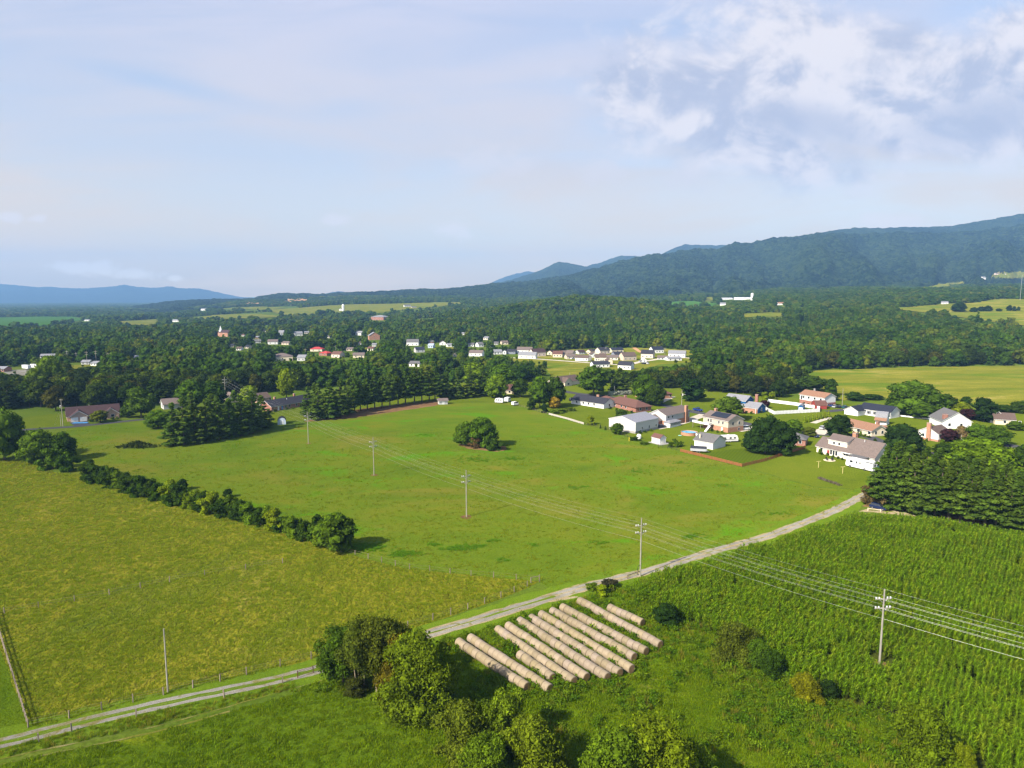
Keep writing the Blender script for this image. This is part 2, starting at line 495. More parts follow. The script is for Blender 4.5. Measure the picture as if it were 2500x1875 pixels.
G_asph = groundmat('asphalt', [(.045, .045, .052), (.058, .058, .066), (.07, .07, .078)], .05, .3, 3.0, None, .1, .05)
G_conc = groundmat('concrete', [(.33, .29, .23), (.40, .36, .30), (.45, .41, .35)], .1, .5, 3.0, None, .1, .05)
G_clay = groundmat('bare_clay', [(.30, .16, .08), (.38, .22, .12), (.42, .28, .16)], .02, .1, .5)
G_fgreen = groundmat('crop_green', [(.045, .12, .025), (.055, .14, .03), (.065, .155, .035)], .01, .05, .3)

# near fields
HEDGE = [(138, 1152), (185, 1158), (214, 1168), (240, 1178), (270, 1187), (307, 1198), (347, 1210), (385, 1219), (411, 1224), (434, 1232), (463, 1238), (492, 1246), (515, 1250), (544, 1258), (579, 1266), (608, 1273), (637, 1281), (670, 1292), (712, 1306), (745, 1316), (785, 1330)]
MEADOW = [(60, 1062), (359, 1026), (640, 1075), (760, 1030), (900, 1004), (1075, 985), (1250, 984), (1340, 1014), (1424, 1036), (1540, 1070), (1661, 1102), (1811, 1141), (1990, 1190), (2125, 1198), (2034, 1242), (1880, 1302), (1632, 1374), (1515, 1405), (1356, 1450), (1315, 1419), (1000, 1390), (822, 1345), (640, 1283), (411, 1226), (185, 1160), (40, 1110)]
sheet('meadow', MEADOW, G_meadow, .010, 5, .4)
HAY = [(-80, 1120), (60, 1122), (138, 1154)] + HEDGE[1:] + [(822, 1347), (870, 1358), (1000, 1390), (1317, 1420), (1240, 1455), (1040, 1524), (900, 1568), (760, 1612), (602, 1651), (400, 1697), (222, 1744), (69, 1778), (-10, 1530), (-80, 1530)]
sheet('hayfield', HAY, G_hay, .016, 4, .35)
sheet('left_paddock', [(-80, 1540), (-8, 1535), (69, 1780), (-60, 1815), (-120, 1815)], G_lush, .012, 4, .3)
sheet('front_field', [(-200, 1900), (0, 1868), (376, 1790), (640, 1716), (800, 1672), (930, 1690), (1040, 1745), (1120, 1840), (1180, 2100), (-300, 2100)], G_lush, .012, 3, .4)
sheet('bale_lot', [(700, 1690), (800, 1660), (1000, 1590), (1100, 1548), (1260, 1500), (1420, 1452), (1503, 1425), (1640, 1490), (1740, 1545), (1880, 1625), (2000, 1695), (2225, 1765), (2370, 1865), (2480, 2000), (2480, 2150), (1190, 2100), (1120, 1840), (1040, 1745), (930, 1688)], G_weed, .014, 3, .5)
CORN = [(1515, 1446), (1632, 1412), (1740, 1378), (1880, 1342), (1960, 1313), (2050, 1280), (2130, 1268), (2328, 1288), (2500, 1318), (2760, 1360), (2760, 2050), (2500, 1990), (2400, 1880), (2225, 1763), (1990, 1693), (1865, 1625), (1730, 1545), (1616, 1490)]
sheet('corn_ground', CORN, G_soil, .013, 4, .3)
# neighbourhood lawns, grove floor, far pasture
sheet('lawn', [(1075, 984), (1250, 983), (1340, 1012), (1424, 1034), (1540, 1068), (1661, 1099), (1811, 1138), (1990, 1188), (2125, 1196), (2170, 1170), (2560, 1180), (2700, 1000), (2400, 985), (2060, 985), (1960, 975), (1760, 955), (1600, 940), (1400, 925), (1240, 930)], G_lawn, .011, 6, .3)
def stripemat():
    m, t = newmat('mown_stripes')
    tc = t.n('ShaderNodeTexCoord').outputs['Object']
    wv = t.n('ShaderNodeTexWave', {'Vector': t.n('ShaderNodeMapping', {0: tc, 2: (0, 0, R(-62))}).outputs[0], 'Scale': .26, 'Distortion': .6, 'Detail': 2.0}, wave_type='BANDS', bands_direction='Y').outputs['Fac']
    f = t.m('ADD', t.m('MULTIPLY', wv, .6), t.m('MULTIPLY', t.noise(tc, .8, 5, .7), .5))
    col = t.mix(t.mr(f, .3, .8), olive((.078, .122, .012)), olive((.098, .142, .015)))
    t.n('ShaderNodeOutputMaterial', {0: t.n('ShaderNodeBsdfDiffuse', {0: col}).outputs[0]})
    return m
sheet('mown_lawn', [(1668, 1101), (1740, 1119), (1811, 1137), (1870, 1123), (1935, 1104), (1850, 1092), (1775, 1098), (1735, 1104)], stripemat(), .016, 4, .2)
sheet('lawn', [(60, 1060), (359, 1022), (480, 1000), (640, 1000), (640, 1073), (359, 1026)], G_lawn, .009, 6, .3)
sheet('lawn', [(640, 1030), (760, 1026), (900, 1000), (1075, 983), (1240, 930), (900, 950), (760, 965), (620, 990)], G_lawn, .0095, 6, .3)
sheet('lawn', [(40, 1050), (160, 1038), (420, 1012), (420, 995), (150, 1008), (40, 1020)], G_lawn, .0105, 6, .3)
sheet('grove_floor', [(2105, 1236), (2180, 1244), (2328, 1268), (2500, 1298), (2760, 1340), (2760, 1240), (2300, 1180), (2200, 1175), (2140, 1190)], G_mulch, .018, 4, .5)
PAST = [(1955, 950), (1965, 906), (2150, 898), (2560, 891), (2760, 889), (2800, 1010), (2440, 1000), (2300, 985), (2150, 972), (2060, 978)]
sheet('pasture', PAST, G_past, .05, 8, 1.0)
sheet('mulch_bed', [(742, 1030), (850, 1022), (1000, 1000), (1062, 991), (1078, 984), (1060, 979), (900, 996), (790, 1012)], G_mulch, .022, 3, .5)
sheet('mulch_bed', [(1117, 1086), (1140, 1095), (1180, 1100), (1215, 1103), (1238, 1098), (1236, 1091), (1210, 1086), (1150, 1080)], G_mulch, .022, 2, .4)
sheet('garden_bed', [(2096, 1249), (2125, 1240), (2180, 1246), (2260, 1262), (2180, 1256)], G_dust, .024, 3, .4)
# gravel lane with two wheel tracks, its verge, and a fainter field lane
LANE = [(-160, 1856), (0, 1816), (203, 1764), (405, 1716), (640, 1668), (760, 1640), (900, 1597), (1044, 1549), (1150, 1518), (1260, 1484), (1356, 1456), (1430, 1432), (1515, 1411), (1563, 1399), (1632, 1380), (1740, 1346), (1880, 1308), (1947, 1282), (2034, 1248), (2105, 1211), (2180, 1165)]
strip('lane_verge', LANE, 8.0, G_verge, .026, jag=.5)
strip('gravel_lane', LANE[6:], 3.3, G_dust, .034, jag=.30)
strip('wheel_track', LANE[6:], 1.0, G_gravel, .038, off=.82, jag=.20)
strip('wheel_track', LANE[6:], 1.15, G_gravel, .038, off=-.78, jag=.22)
strip('wheel_track', LANE[:7], .95, G_gravel, .034, off=.95, jag=.14)
strip('wheel_track', LANE[:7], .95, G_gravel, .034, off=-.95, jag=.14)
strip('grass_middle', LANE[6:11], .35, G_verge, .041, off=.1, jag=.22)
FL = [(-100, 1884), (0, 1860), (188, 1822), (376, 1783), (560, 1732), (700, 1690), (790, 1668)]
strip('wheel_track', FL, .22, G_lanefaint, .030, off=.8, jag=.14)
strip('wheel_track', FL[:5], .30, G_lanefaint, .030, off=-.6, jag=.18)
sheet('straw_patch', [(1320, 1474), (1350, 1463), (1410, 1456), (1412, 1459), (1360, 1468)], G_dust, .030, 1, .2)
# bare soil round the pole feet
for px, py, r in ((913, 1160, 1.4), (1139, 1262, 1.6), (753, 1083, 1.0), (2147, 1622, 1.2)):
    p = at(px, py)
    sheet('bare_soil', [(p.x + r * math.cos(k) * random.uniform(.7, 1.3), p.y + r * math.sin(k) * random.uniform(.7, 1.3)) for k in np.arange(0, 6.2, .6)], G_mulch, .028, 9, 0, False)
p = at(1900, 1165)
# neighbourhood roads and drives
strip('street', [(2700, 1200), (2560, 1110), (2460, 1085), (2330, 1108), (2220, 1108), (2110, 1062), (1985, 1060), (1830, 1037), (1760, 1018), (1680, 1003), (1600, 985), (1480, 968), (1400, 960), (1330, 945)], 6.2, G_asph, .030)
strip('driveway', [(1720, 1012), (1670, 1030), (1628, 1041), (1600, 1046)], 5.5, G_conc, .035)
strip('driveway', [(2145, 1160), (2160, 1142), (2190, 1130), (2240, 1110)], 5.5, G_asph, .035)
strip('driveway', [(1800, 1052), (1835, 1046), (1850, 1042)], 5.0, G_conc, .035)
strip('driveway', [(1995, 1060), (2010, 1050), (2040, 1042), (2060, 1035)], 6.0, G_conc, .036)
strip('driveway', [(1985, 1033), (2005, 1026), (2030, 1020)], 3.0, G_conc, .034)
strip('driveway', [(1610, 982), (1625, 975), (1640, 968)], 5.0, G_conc, .035)
strip('driveway', [(2020, 1005), (2060, 1000), (2130, 995)], 5.0, G_asph, .034)
strip('road', [(-150, 1068), (61, 1049), (180, 1042), (359, 1023), (480, 1008)], 4.6, G_asph, .030)
sheet('driveway', [(170, 1032), (212, 1026), (222, 1039), (186, 1043)], G_asph, .036)
sheet('parking_lot', [(0, 905), (60, 902), (120, 898), (90, 915), (30, 918)], G_gravel, .04)
sheet('yard_grass', [(165, 893), (240, 886), (250, 892), (200, 902), (168, 900)], G_past, .04)
# fields far off
FARF = {'a': [(-160, 780), (60, 774), (180, 774), (215, 779), (120, 796), (-160, 802)],
        'b': [(640, 757), (760, 750), (960, 742), (1120, 738), (1130, 741), (1040, 753), (900, 768), (820, 764), (700, 772)],
        'c': [(520, 756), (570, 753), (640, 749), (700, 752), (640, 758)],
        'd': [(450, 780), (520, 770), (640, 768), (700, 774), (560, 780)],
        'e': [(290, 785), (385, 780), (388, 790), (350, 797), (300, 795)],
        'f': [(1010, 775), (1095, 764), (1090, 767), (1040, 777)],
        'g': [(1600, 741), (1690, 736), (1755, 742), (1740, 748), (1660, 750)],
        'h': [(1720, 727), (1745, 725), (1742, 734), (1722, 735)],
        'i': [(1815, 767), (1880, 764), (1912, 766), (1905, 775), (1820, 776)],
        'j': [(1950, 724), (2040, 716), (2038, 722), (1975, 729)],
        'k': [(2170, 756), (2290, 745), (2380, 741), (2440, 731), (2520, 733), (2640, 735), (2640, 800), (2500, 797), (2380, 782), (2260, 765)],
        'l': [(2240, 709), (2300, 695), (2350, 690), (2352, 693), (2310, 704), (2250, 711)],
        'm': [(2420, 678), (2432, 668), (2500, 665), (2560, 668), (2560, 676), (2460, 682)]}
FPOLY = [poly_xy(v) for k, v in FARF.items() if k not in 'lmj']
for k, v in FARF.items():
    if k not in 'lmj':
        sheet('far_field', v, G_fgreen if k in 'ag' else G_past, 1.2, 28, 9)
TOWN = [(1225, 880), (1330, 866), (1400, 852), (1560, 850), (1690, 856), (1740, 866), (1690, 884), (1610, 890), (1560, 905), (1480, 903), (1425, 906), (1415, 925), (1350, 925), (1330, 895), (1280, 890)]
sheet('town_grass', TOWN, G_past, .06, 10, 1.0)
strip('town_street', [(1740, 878), (1640, 872), (1560, 884), (1530, 892), (1440, 886), (1300, 876), (1200, 872)], 6.0, G_conc, .12)
sheet('bare_clay', [(1540, 848), (1550, 847), (1566, 859), (1575, 862), (1560, 861)], G_clay, .15, 5, .5)

# ---------------------------------------------------------------- mountains and ridges
def canopymat(name, cols, s1=.012, s2=.07):
    m, t = newmat(name)
    tc = t.n('ShaderNodeTexCoord').outputs['Object']
    vor = t.n('ShaderNodeTexVoronoi', {'Vector': tc, 'Scale': s2, 'Randomness': 1.0})
    a, b = t.noise(tc, s1 * .25, 4, .6), t.noise(tc, s1 * 2.5, 5, .65)
    v = t.m('ADD', t.m('MULTIPLY', a, .5), t.m('ADD', t.m('MULTIPLY', b, .28), t.m('MULTIPLY', t.n('ShaderNodeSeparateColor', {0: vor.outputs['Color']}).outputs[0], .30)))
    col = t.ramp(t.mr(v, .34, .66, 0, 1, False), [(i / (len(cols) - 1), c) for i, c in enumerate(cols)])
    bs = t.n('ShaderNodeBsdfDiffuse', {0: col, 1: 1.0})
    h = t.m('ADD', t.m('MULTIPLY', vor.outputs['Distance'], -1.0), t.m('MULTIPLY', t.noise(tc, s2 * 2.2, 3, .7), .8))
    bm = t.n('ShaderNodeBump', {'Strength': 1.0, 'Distance': 14.0, 'Height': h})
    t.t.links.new(bm.outputs[0], bs.inputs['Normal'])
    t.n('ShaderNodeOutputMaterial', {0: bs.outputs[0]})
    return m
G_can = canopymat('forest_canopy', [(.002, .007, .005), (.008, .020, .009), (.017, .035, .013), (.034, .056, .019)])
RIDGES = []
def ridge(name, crest, Yc, Yf, seed, spur=30., expo=1.25, cell=10., canopy=5., foot=None, mat=None, nsp=7.0):
    """a wooded ridge: crest line read along bearings, slope down to a foot, spurs and hollows, tree-top roughness"""
    pa = np.array([(p[0] - 1250) / F for p in crest])
    zc = np.array([CAM_H + Yc * ray(*p)[2] / ray(*p)[1] for p in crest])
    w = (pa[-1] - pa[0]) * Yc
    nc, nr = int(w / cell) + 2, int((Yc - Yf) / cell / 1.3) + 2
    a = np.linspace(pa[0], pa[-1], nc)
    zz = np.interp(a, pa, zc)
    t = np.concatenate([np.linspace(0, 1, nr), np.linspace(1.02, 1.45, 14)])
    Tt, A = np.meshgrid(t, a, indexing='ij')
    ZC = np.repeat(zz[None], len(t), 0)
    Y = Yf + (Yc - Yf) * Tt
    X = A * Y
    zf = terrain(A[0] * Yf, np.full(nc, Yf)) - 6 if foot is None else np.full(nc, foot)
    up = np.clip(Tt, 0, 1)
    Z = zf[None] + (ZC - zf[None]) * up ** expo
    env = np.sin(np.pi * up) ** .8
    k = A * nsp * 3.0 + seed
    spn = np.abs(fbm(k + .6 * Tt, Tt * 1.2 + seed, 4) - .45) * 4 - .6
    Z = Z + env * spur * np.clip((ZC - zf[None]) / 420, .12, 1.1) * (spn + 1.6 * (fbm(k * 2.6 + Tt, Tt * 3 + 5 + seed, 4) - .47))
    Z = Z - np.clip(Tt - 1, 0, 1) * (ZC - zf[None]) * 1.2
    rough = (vnoise(X / 13., Y / 13.) - .5) * canopy + (vnoise(X / 37. + 9, Y / 37.) - .5) * canopy * 1.2
    Z = Z + rough * np.where(Tt < .02, 0, 1)
    V = np.stack([X, Y, Z], 2).reshape(-1, 3)
    RIDGES.append((V, grid_faces(len(t), nc)))
    return tag(place(name, np_mesh(name, V, RIDGES[-1][1], mat or G_can, True)), kind='structure')
def to_px(P):
    """photo pixel of world points (n,3)"""
    P = np.asarray(P, float)
    c, s = math.cos(PITCH), math.sin(PITCH)
    dz = P[:, 2] - CAM_H
    dep = P[:, 1] * c - dz * s
    return 1250 + F * P[:, 0] / dep, 937.5 - F * (P[:, 1] * s + dz * c) / dep
def slope_field(name, k, poly, mat, lift=3.0):
    """a clearing lying on a ridge: the ridge faces inside the outline, lifted clear of the tree tops"""
    V, Fq = RIDGES[k]
    px, py = to_px(V[Fq].mean(1))
    q = Fq[inside(px, py, poly)]
    if not len(q):
        return
    u, inv = np.unique(q, return_inverse=True)
    W_ = V[u] + np.array([0, 0, lift])
    return tag(place(name, np_mesh(name, W_, inv.reshape(q.shape), mat, True)), kind='structure')
L1 = [(1100, 728), (1180, 708), (1240, 690), (1300, 684), (1400, 668), (1440, 658), (1480, 648), (1510, 637), (1550, 628), (1600, 618), (1625, 617), (1650, 612), (1690, 605), (1715, 607), (1740, 611), (1765, 600), (1790, 592), (1830, 592), (1855, 585), (1918, 577), (1984, 571), (2060, 571), (2140, 569), (2200, 566), (2300, 567), (2380, 562), (2440, 552), (2520, 540), (2640, 530), (2800, 520)]
ridge('mountain', L1, 4300, 2150, 1.3, 105, 1.3, 8., 13., nsp=3.4)
ridge('mountain', [(1930, 586), (1984, 569), (2028, 561), (2071, 556), (2141, 557), (2187, 553), (2256, 554), (2311, 550), (2363, 541), (2424, 530), (2500, 516), (2640, 500), (2800, 490)], 5400, 4000, 9.1, 25, 1.0, 14., 7., 260)
ridge('mountain', [(1100, 722), (1180, 702), (1240, 685), (1280, 673), (1312, 663), (1333, 653), (1350, 643), (1364, 639), (1376, 641), (1388, 643), (1425, 650), (1470, 656), (1540, 664)], 7000, 4600, 4.2, 45, 1.2, 18., 8., 20)
ridge('mountain', [(1380, 668), (1430, 650), (1475, 637), (1498, 628), (1512, 624), (1545, 625), (1570, 630), (1620, 640)], 7800, 5600, 6.6, 35, 1.1, 22., 8., 40)
ridge('mountain', [(1560, 645), (1600, 626), (1620, 615), (1645, 603), (1664, 597), (1680, 597), (1730, 599), (1770, 598), (1810, 603), (1860, 612)], 7600, 5400, 2.9, 35, 1.1, 22., 8., 60)
ridge('mountain', [(1150, 710), (1195, 692), (1220, 681), (1240, 673), (1265, 667), (1290, 662), (1312, 665), (1350, 680)], 11500, 8500, 8.4, 60, 1.1, 40., 8., 0)
ridge('wooded_ridge', [(330, 750), (399, 738), (448, 733), (506, 731), (564, 731), (620, 728), (669, 719), (707, 716), (739, 716), (759, 718), (805, 717), (880, 712), (938, 710), (1005, 706), (1083, 705), (1132, 701), (1199, 692), (1300, 688), (1420, 690), (1500, 700)], 4100, 2900, 5.5, 10, .9, 11., 9.)
ridge('mountain', [(760, 730), (800, 717), (815, 713), (830, 711), (845, 713), (870, 722)], 9500, 8000, 3.3, 20, 1.1, 40., 8., 0)
ridge('mountain', [(-420, 700), (-200, 690), (-80, 696), (0, 693), (29, 694), (72, 698), (101, 701), (130, 700), (162, 703), (217, 704), (260, 701), (289, 699), (312, 695), (341, 700), (391, 703), (425, 699), (446, 704), (492, 704), (535, 713), (579, 723), (640, 731)], 12000, 10000, 7.7, 60, 1.0, 36., 8., -90)

for k_, v_, m_ in ((0, FARF['l'], G_past), (0, FARF['m'], G_past), (0, FARF['j'], G_past)):
    slope_field('far_field', k_, v_, m_)
slope_field('bare_clay', 6, [(695, 740), (705, 734), (735, 732), (752, 735), (745, 740), (715, 742)], G_clay, 6)
slope_field('bare_clay', 6, [(585, 743), (600, 740), (640, 743), (620, 747)], G_clay, 6)

def on_ridge(k, px, py):
    V = RIDGES[k][0]
    a, b = to_px(V)
    return Vector(V[np.argmin((a - px) ** 2 + (b - py) ** 2)])
# ---------------------------------------------------------------- trees
LEAF = leafmat('foliage', None, .38, .22, .35)
BARK = M('bark', (.13, .10, .075), (.07, .055, .04), 3.0, .9, .1, bump=.6, bscale=12, stretch=(1, 1, .2))
def quads(C, Nn, size, rs, aspect=1.5, jit=.25):
    """leaf clumps: one irregular quad per centre C, facing Nn"""
    n = len(C)
    Nn = Nn / np.maximum(np.linalg.norm(Nn, axis=1, keepdims=True), 1e-6)
    r = rs.normal(size=(n, 3))
    T = np.cross(Nn, r)
    T /= np.maximum(np.linalg.norm(T, axis=1, keepdims=True), 1e-6)
    B = np.cross(Nn, T)
    s = size * rs.uniform(.55, 1.35, (n, 1))
    P = []
    for a, b in ((-1, -.35), (.15, -1), (1, .3), (-.1, 1)):
        j = rs.uniform(-jit, jit, (n, 3)) * s
        P.append(C + T * s * a * aspect * .5 + B * s * b * .5 + j)
    V = np.stack(P, 1).reshape(-1, 3)
    return V, np.arange(n * 4).reshape(n, 4)
_ico = None
def blob_core(c, r, rs, sub=1):
    import bmesh
    global _ico
    if _ico is None:
        bm = bmesh.new()
        bmesh.ops.create_icosphere(bm, subdivisions=2, radius=1)
        _ico = (np.array([v.co[:] for v in bm.verts]), np.array([[v.index for v in f.verts] for f in bm.faces]))
        bm.free()
    V, Ff = _ico
    return V * (np.array(r) * rs.uniform(.85, 1.1, (len(V), 1))) + np.array(c), Ff
def crown_mesh(name, lobes, n, leaf, seed, core=.72, up=.35, mat=None, aspect=1.5, droop=0.0, nr=.45):
    """crown of many leaf clumps spread over overlapping lobes (cx,cy,cz,rx,ry,rz) round solid cores added to stop light showing through"""
    rs = np.random.RandomState(seed)
    L = np.array(lobes, float)
    w = (L[:, 3] * L[:, 4] * L[:, 5]) ** (2 / 3.)
    k = rs.choice(len(L), n, p=w / w.sum())
    d = rs.normal(size=(n, 3))
    d /= np.linalg.norm(d, axis=1, keepdims=True)
    d[:, 2] = np.where(d[:, 2] < -.3, d[:, 2] * .6, d[:, 2])
    rad = rs.uniform(.70, 1.06, (n, 1)) ** .8
    rad *= 1 + .16 * np.sin(d[:, :1] * 7 + k[:, None]) * np.cos(d[:, 2:] * 6 + k[:, None] * 2)
    C = L[k, :3] + d * rad * L[k, 3:6]
    Nn = d * .7 + np.array([0, 0, up]) + rs.normal(size=(n, 3)) * nr
    if droop:
        C[:, 2] -= droop * rs.rand(n) ** 2
    V, Q = quads(C, Nn, leaf, rs, aspect)
    tv, tf, o = [V], [], len(V)
    if core:
        for l in L:
            cv_, cf = blob_core(l[:3], l[3:6] * core, rs)
            tv.append(cv_)
            tf.append(cf + o)
            o += len(cv_)
    return np_mesh(name, np.concatenate(tv), [Q] + ([np.concatenate(tf)] if tf else []), mat or LEAF)
def crown_lobes(H, Wd, base, seed, n=16, top=1.0, lr=.36):
    """lobes over an egg-shaped crown from height base to H, width Wd"""
    rs = np.random.RandomState(seed)
    h = H - base
    out = [(0, 0, base + h * .5, Wd * .30, Wd * .30, h * .40)]
    for i in range(n):
        zz = (i + .5) / n
        prof = math.sin(math.pi * (0.16 + .80 * zz ** (.9 * top))) ** .75
        t = i * 2.4 + rs.uniform(-.5, .5)
        r = Wd * .5 * prof * rs.uniform(.45, .78)
        q = Wd * lr * rs.uniform(.55, .95) * (.6 + .4 * prof)
        z = base + h * (.08 + .84 * zz) + rs.uniform(-.04, .04) * h
        z = min(z, H - q * .6)
        out.append((r * math.cos(t), r * math.sin(t), z, q, q, q * rs.uniform(.6, .85)))
    return out
def ragged_lobes(H, Wd, base, seed, n):
    """many small lobes thrown unevenly through a lopsided crown"""
    rs = np.random.RandomState(seed)
    h = H - base
    out = [(0, 0, base + h * .45, Wd * .26, Wd * .26, h * .36)]
    for i in range(n):
        t, f = rs.uniform(0, 6.28), rs.rand() ** .9
        prof = math.sin(math.pi * (.20 + .74 * f)) ** .6 * (1 + .22 * math.sin(2 * t + seed) + .12 * math.sin(5 * t))
        r = Wd * .5 * prof * rs.uniform(.35, .92)
        q = Wd * rs.uniform(.09, .19)
        z = base + h * (.03 + .9 * f) + rs.uniform(-.06, .06) * h
        out.append((r * math.cos(t), r * math.sin(t), max(z, base + q * .4), q, q * rs.uniform(.8, 1.2), q * rs.uniform(.6, 1.05)))
    return out
def trunk_mesh(name, H, r, seed, base=0.0, limbs=5, spread=2.5):
    rs = np.random.RandomState(seed)
    mb = MB()
    mb.tube([(0, 0, base - .2), (0, 0, base + H * .12), (.1, .05, H * .4), (0, .1, H * .7)], [r * 1.35, r, r * .75, r * .3], 7)
    for i in range(limbs):
        t = i * 2.4 + rs.rand()
        z0 = H * (.25 + .08 * i)
        s = spread * rs.uniform(.6, 1)
        mb.tube([(0.05, .05, z0), (s * .5 * math.cos(t), s * .5 * math.sin(t), z0 + H * .12), (s * math.cos(t), s * math.sin(t), z0 + H * .28)], [r * .5, r * .35, r * .12], 5)
    return mb.mesh(name, BARK)
def pine_lobes(H, Wd, base, seed, layers=9, per=6, flat=.26):
    """white pine: tiers of flat, spreading boughs with air between them"""
    rs = np.random.RandomState(seed)
    out = []
    for i in range(layers):
        f = i / (layers - 1.)
        z = base + (H - base) * (.02 + .92 * f) + rs.uniform(-.35, .35)
        rr = Wd * .5 * (1 - f) ** .62 * (1 if i else .82)
        m = max(2, int(per * (1 - .5 * f)))
        for k in range(m):
            t = 2 * math.pi * (k + rs.uniform(-.3, .3)) / m + i * 1.1
            L = rr * rs.uniform(.72, 1.12)
            for q in ((.42, .34), (.80, .27)):
                d = L * q[0]
                s = max(L * q[1], .45)
                zo = z + d * .12 + rs.uniform(-.45, .45)
                out.append((d * math.cos(t), d * math.sin(t), zo, s, s, max(.30, s * flat)))
    out.append((0, 0, H - .7, .7, .7, 1.0))
    return out
VAR = {}
def variant(key, crown, trunk, H):
    VAR.setdefault(key, []).append((crown, trunk, H))
for s in range(4):       # round broadleaf, 12 m
    variant('broad', crown_mesh('crown', crown_lobes(12, 10, 1.6, s, 18), 2300, .62, s), trunk_mesh('trunk', 9, .28, s), 12.)
for s in range(2):       # denser, finer: yard trees near the middle
    variant('dense', crown_mesh('crown', crown_lobes(10, 10, .8, s + 20, 20, 1.0, .33), 4200, .46, s + 20, .8), trunk_mesh('trunk', 7, .26, s + 20), 10.)
for s in range(3):       # hedge bushes, 5 m, leafy to the ground
    variant('bush', crown_mesh('crown', ragged_lobes(5, 6.0, -.4, s + 40, 26), 3200, .30, s + 40, .74), trunk_mesh('trunk', 3, .10, s + 40, 0, 3, 1.2), 5.)
for s in range(3):       # pine with boughs to the ground, 16 m
    variant('pine', crown_mesh('crown', pine_lobes(16, 8.8, .9, s + 60, 9 + s, 6, .30), 5400, .48, s + 60, .55, .85, None, 1.9), trunk_mesh('trunk', 22, .24, s + 60, 0, 0), 16.)
for s in range(3):       # pine with bare lower trunk
    variant('tallpine', crown_mesh('crown', pine_lobes(15, 9.4, 3.6, s + 70, 8, 7, .34), 4200, .50, s + 70, .6, .8, None, 1.9), trunk_mesh('trunk', 21, .22, s + 70, 0, 0), 15.)
variant('cone', crown_mesh('crown', [(0, 0, 5 * f, .2 + 1.25 * (1 - f), .2 + 1.25 * (1 - f), .8) for f in np.linspace(.1, .92, 8)], 900, .26, 80, .85), trunk_mesh('trunk', 2, .08, 80, 0, 0), 5.)
variant('egg', crown_mesh('crown', crown_lobes(8, 4.4, .3, 81, 16, 1.0, .40), 1800, .36, 81, .85), trunk_mesh('trunk', 4, .14, 81, 0, 0), 8.)
for s in range(2):       # near, fine-leaved trees
    variant('near', crown_mesh('crown', ragged_lobes(11, 9.6, 1.3, s + 90, 46), 17000, .21, s + 90, .5, .3, None, 1.9, 1.3), trunk_mesh('trunk', 9, .17, s + 90, 0, 7, 2.4), 11.)
    variant('nearbush', crown_mesh('crown', ragged_lobes(6, 8.4, -.3, s + 95, 44), 15000, .18, s + 95, .5, .3, None, 1.8, .4), trunk_mesh('trunk', 4, .10, s + 95, 0, 6, 1.8), 6.)
BARKP = M('pale_bark', (.34, .28, .19), (.22, .18, .12), 3.0, .9, .1, bump=.6, bscale=12, stretch=(1, 1, .2))
def stems(seed):
    rs = np.random.RandomState(seed)
    mb = MB()
    for k in range(3):
        t = k * 2.1 + rs.rand()
        x, y = .5 * math.cos(t), .5 * math.sin(t)
        mb.tube([(x, y, -.2), (x * 1.6, y * 1.6, 2.2), (x * 2.2, y * 2.2, 5), (x * 3.2, y * 3.2, 8.5)], [.17, .14, .10, .03], 6)
    return mb.mesh('trunk', BARKP)
for s in range(2):       # open-stemmed near trees: pale stems under a high ragged crown
    variant('stemmy', crown_mesh('crown', ragged_lobes(11, 9.2, 3.6, s + 97, 40), 14000, .21, s + 97, .5, .3, None, 1.9, 1.0), stems(s), 11.)
TREEN = {}
def tree(kind, px, base, top, wpx, col, label, cat='tree', name=None, group=None, v=None, dxy=None):
    """a tree standing at ground pixel (px, base), its top at row `top`, crown wpx wide in the photo"""
    p = at(px, base) if dxy is None else Vector(dxy)
    m = pxm(p)
    # height from the rows
    a, b = ray(px, base), ray(px, top)
    H = (p.y / b[1]) * b[2] + CAM_H - p.z
    return tree_xy(kind, p, H, wpx * m, col, label, cat, name, group, v)
def tree_xy(kind, p, H, wm, col, label, cat='tree', name=None, group=None, v=None):
    lst = VAR[kind]
    i = TREEN[kind] = TREEN.get(kind, -1) + 1
    crown, trunk, h0 = lst[(i if v is None else v) % len(lst)]
    bw = {'broad': 10.5, 'dense': 10.5, 'bush': 5.6, 'pine': 8.6, 'tallpine': 8.2, 'cone': 2.8, 'egg': 4.6, 'near': 9.2, 'stemmy': 8.8, 'nearbush': 7.6}[kind]
    nm = name or {'broad': 'broadleaf_tree', 'dense': 'broadleaf_tree', 'bush': 'hedge_bush', 'pine': 'pine_tree', 'tallpine': 'pine_tree', 'cone': 'conifer_shrub', 'egg': 'upright_tree', 'near': 'broadleaf_tree', 'stemmy': 'broadleaf_tree', 'nearbush': 'shrub'}[kind]
    e = empty(nm, p, random.uniform(0, 6.28), label, cat, group, (wm / bw, wm / bw, H / h0))
    c = place('crown', crown, e)
    j = random.uniform(.85, 1.15)
    col = olive(col)
    c.color = (col[0] * j * random.uniform(.92, 1.08), col[1] * j, col[2] * j * random.uniform(.9, 1.1), 1)
    if trunk:
        place('trunk', trunk, e)
    return e
DK, MID, LT, YG = (.038, .074, .012), (.066, .120, .014), (.105, .170, .015), (.170, .225, .013)
PN, BLK, OLV, BUR, GOLD, BRN = (.070, .120, .026), (.020, .045, .013), (.088, .112, .018), (.045, .016, .018), (.24, .17, .014), (.12, .085, .035)
T = tree
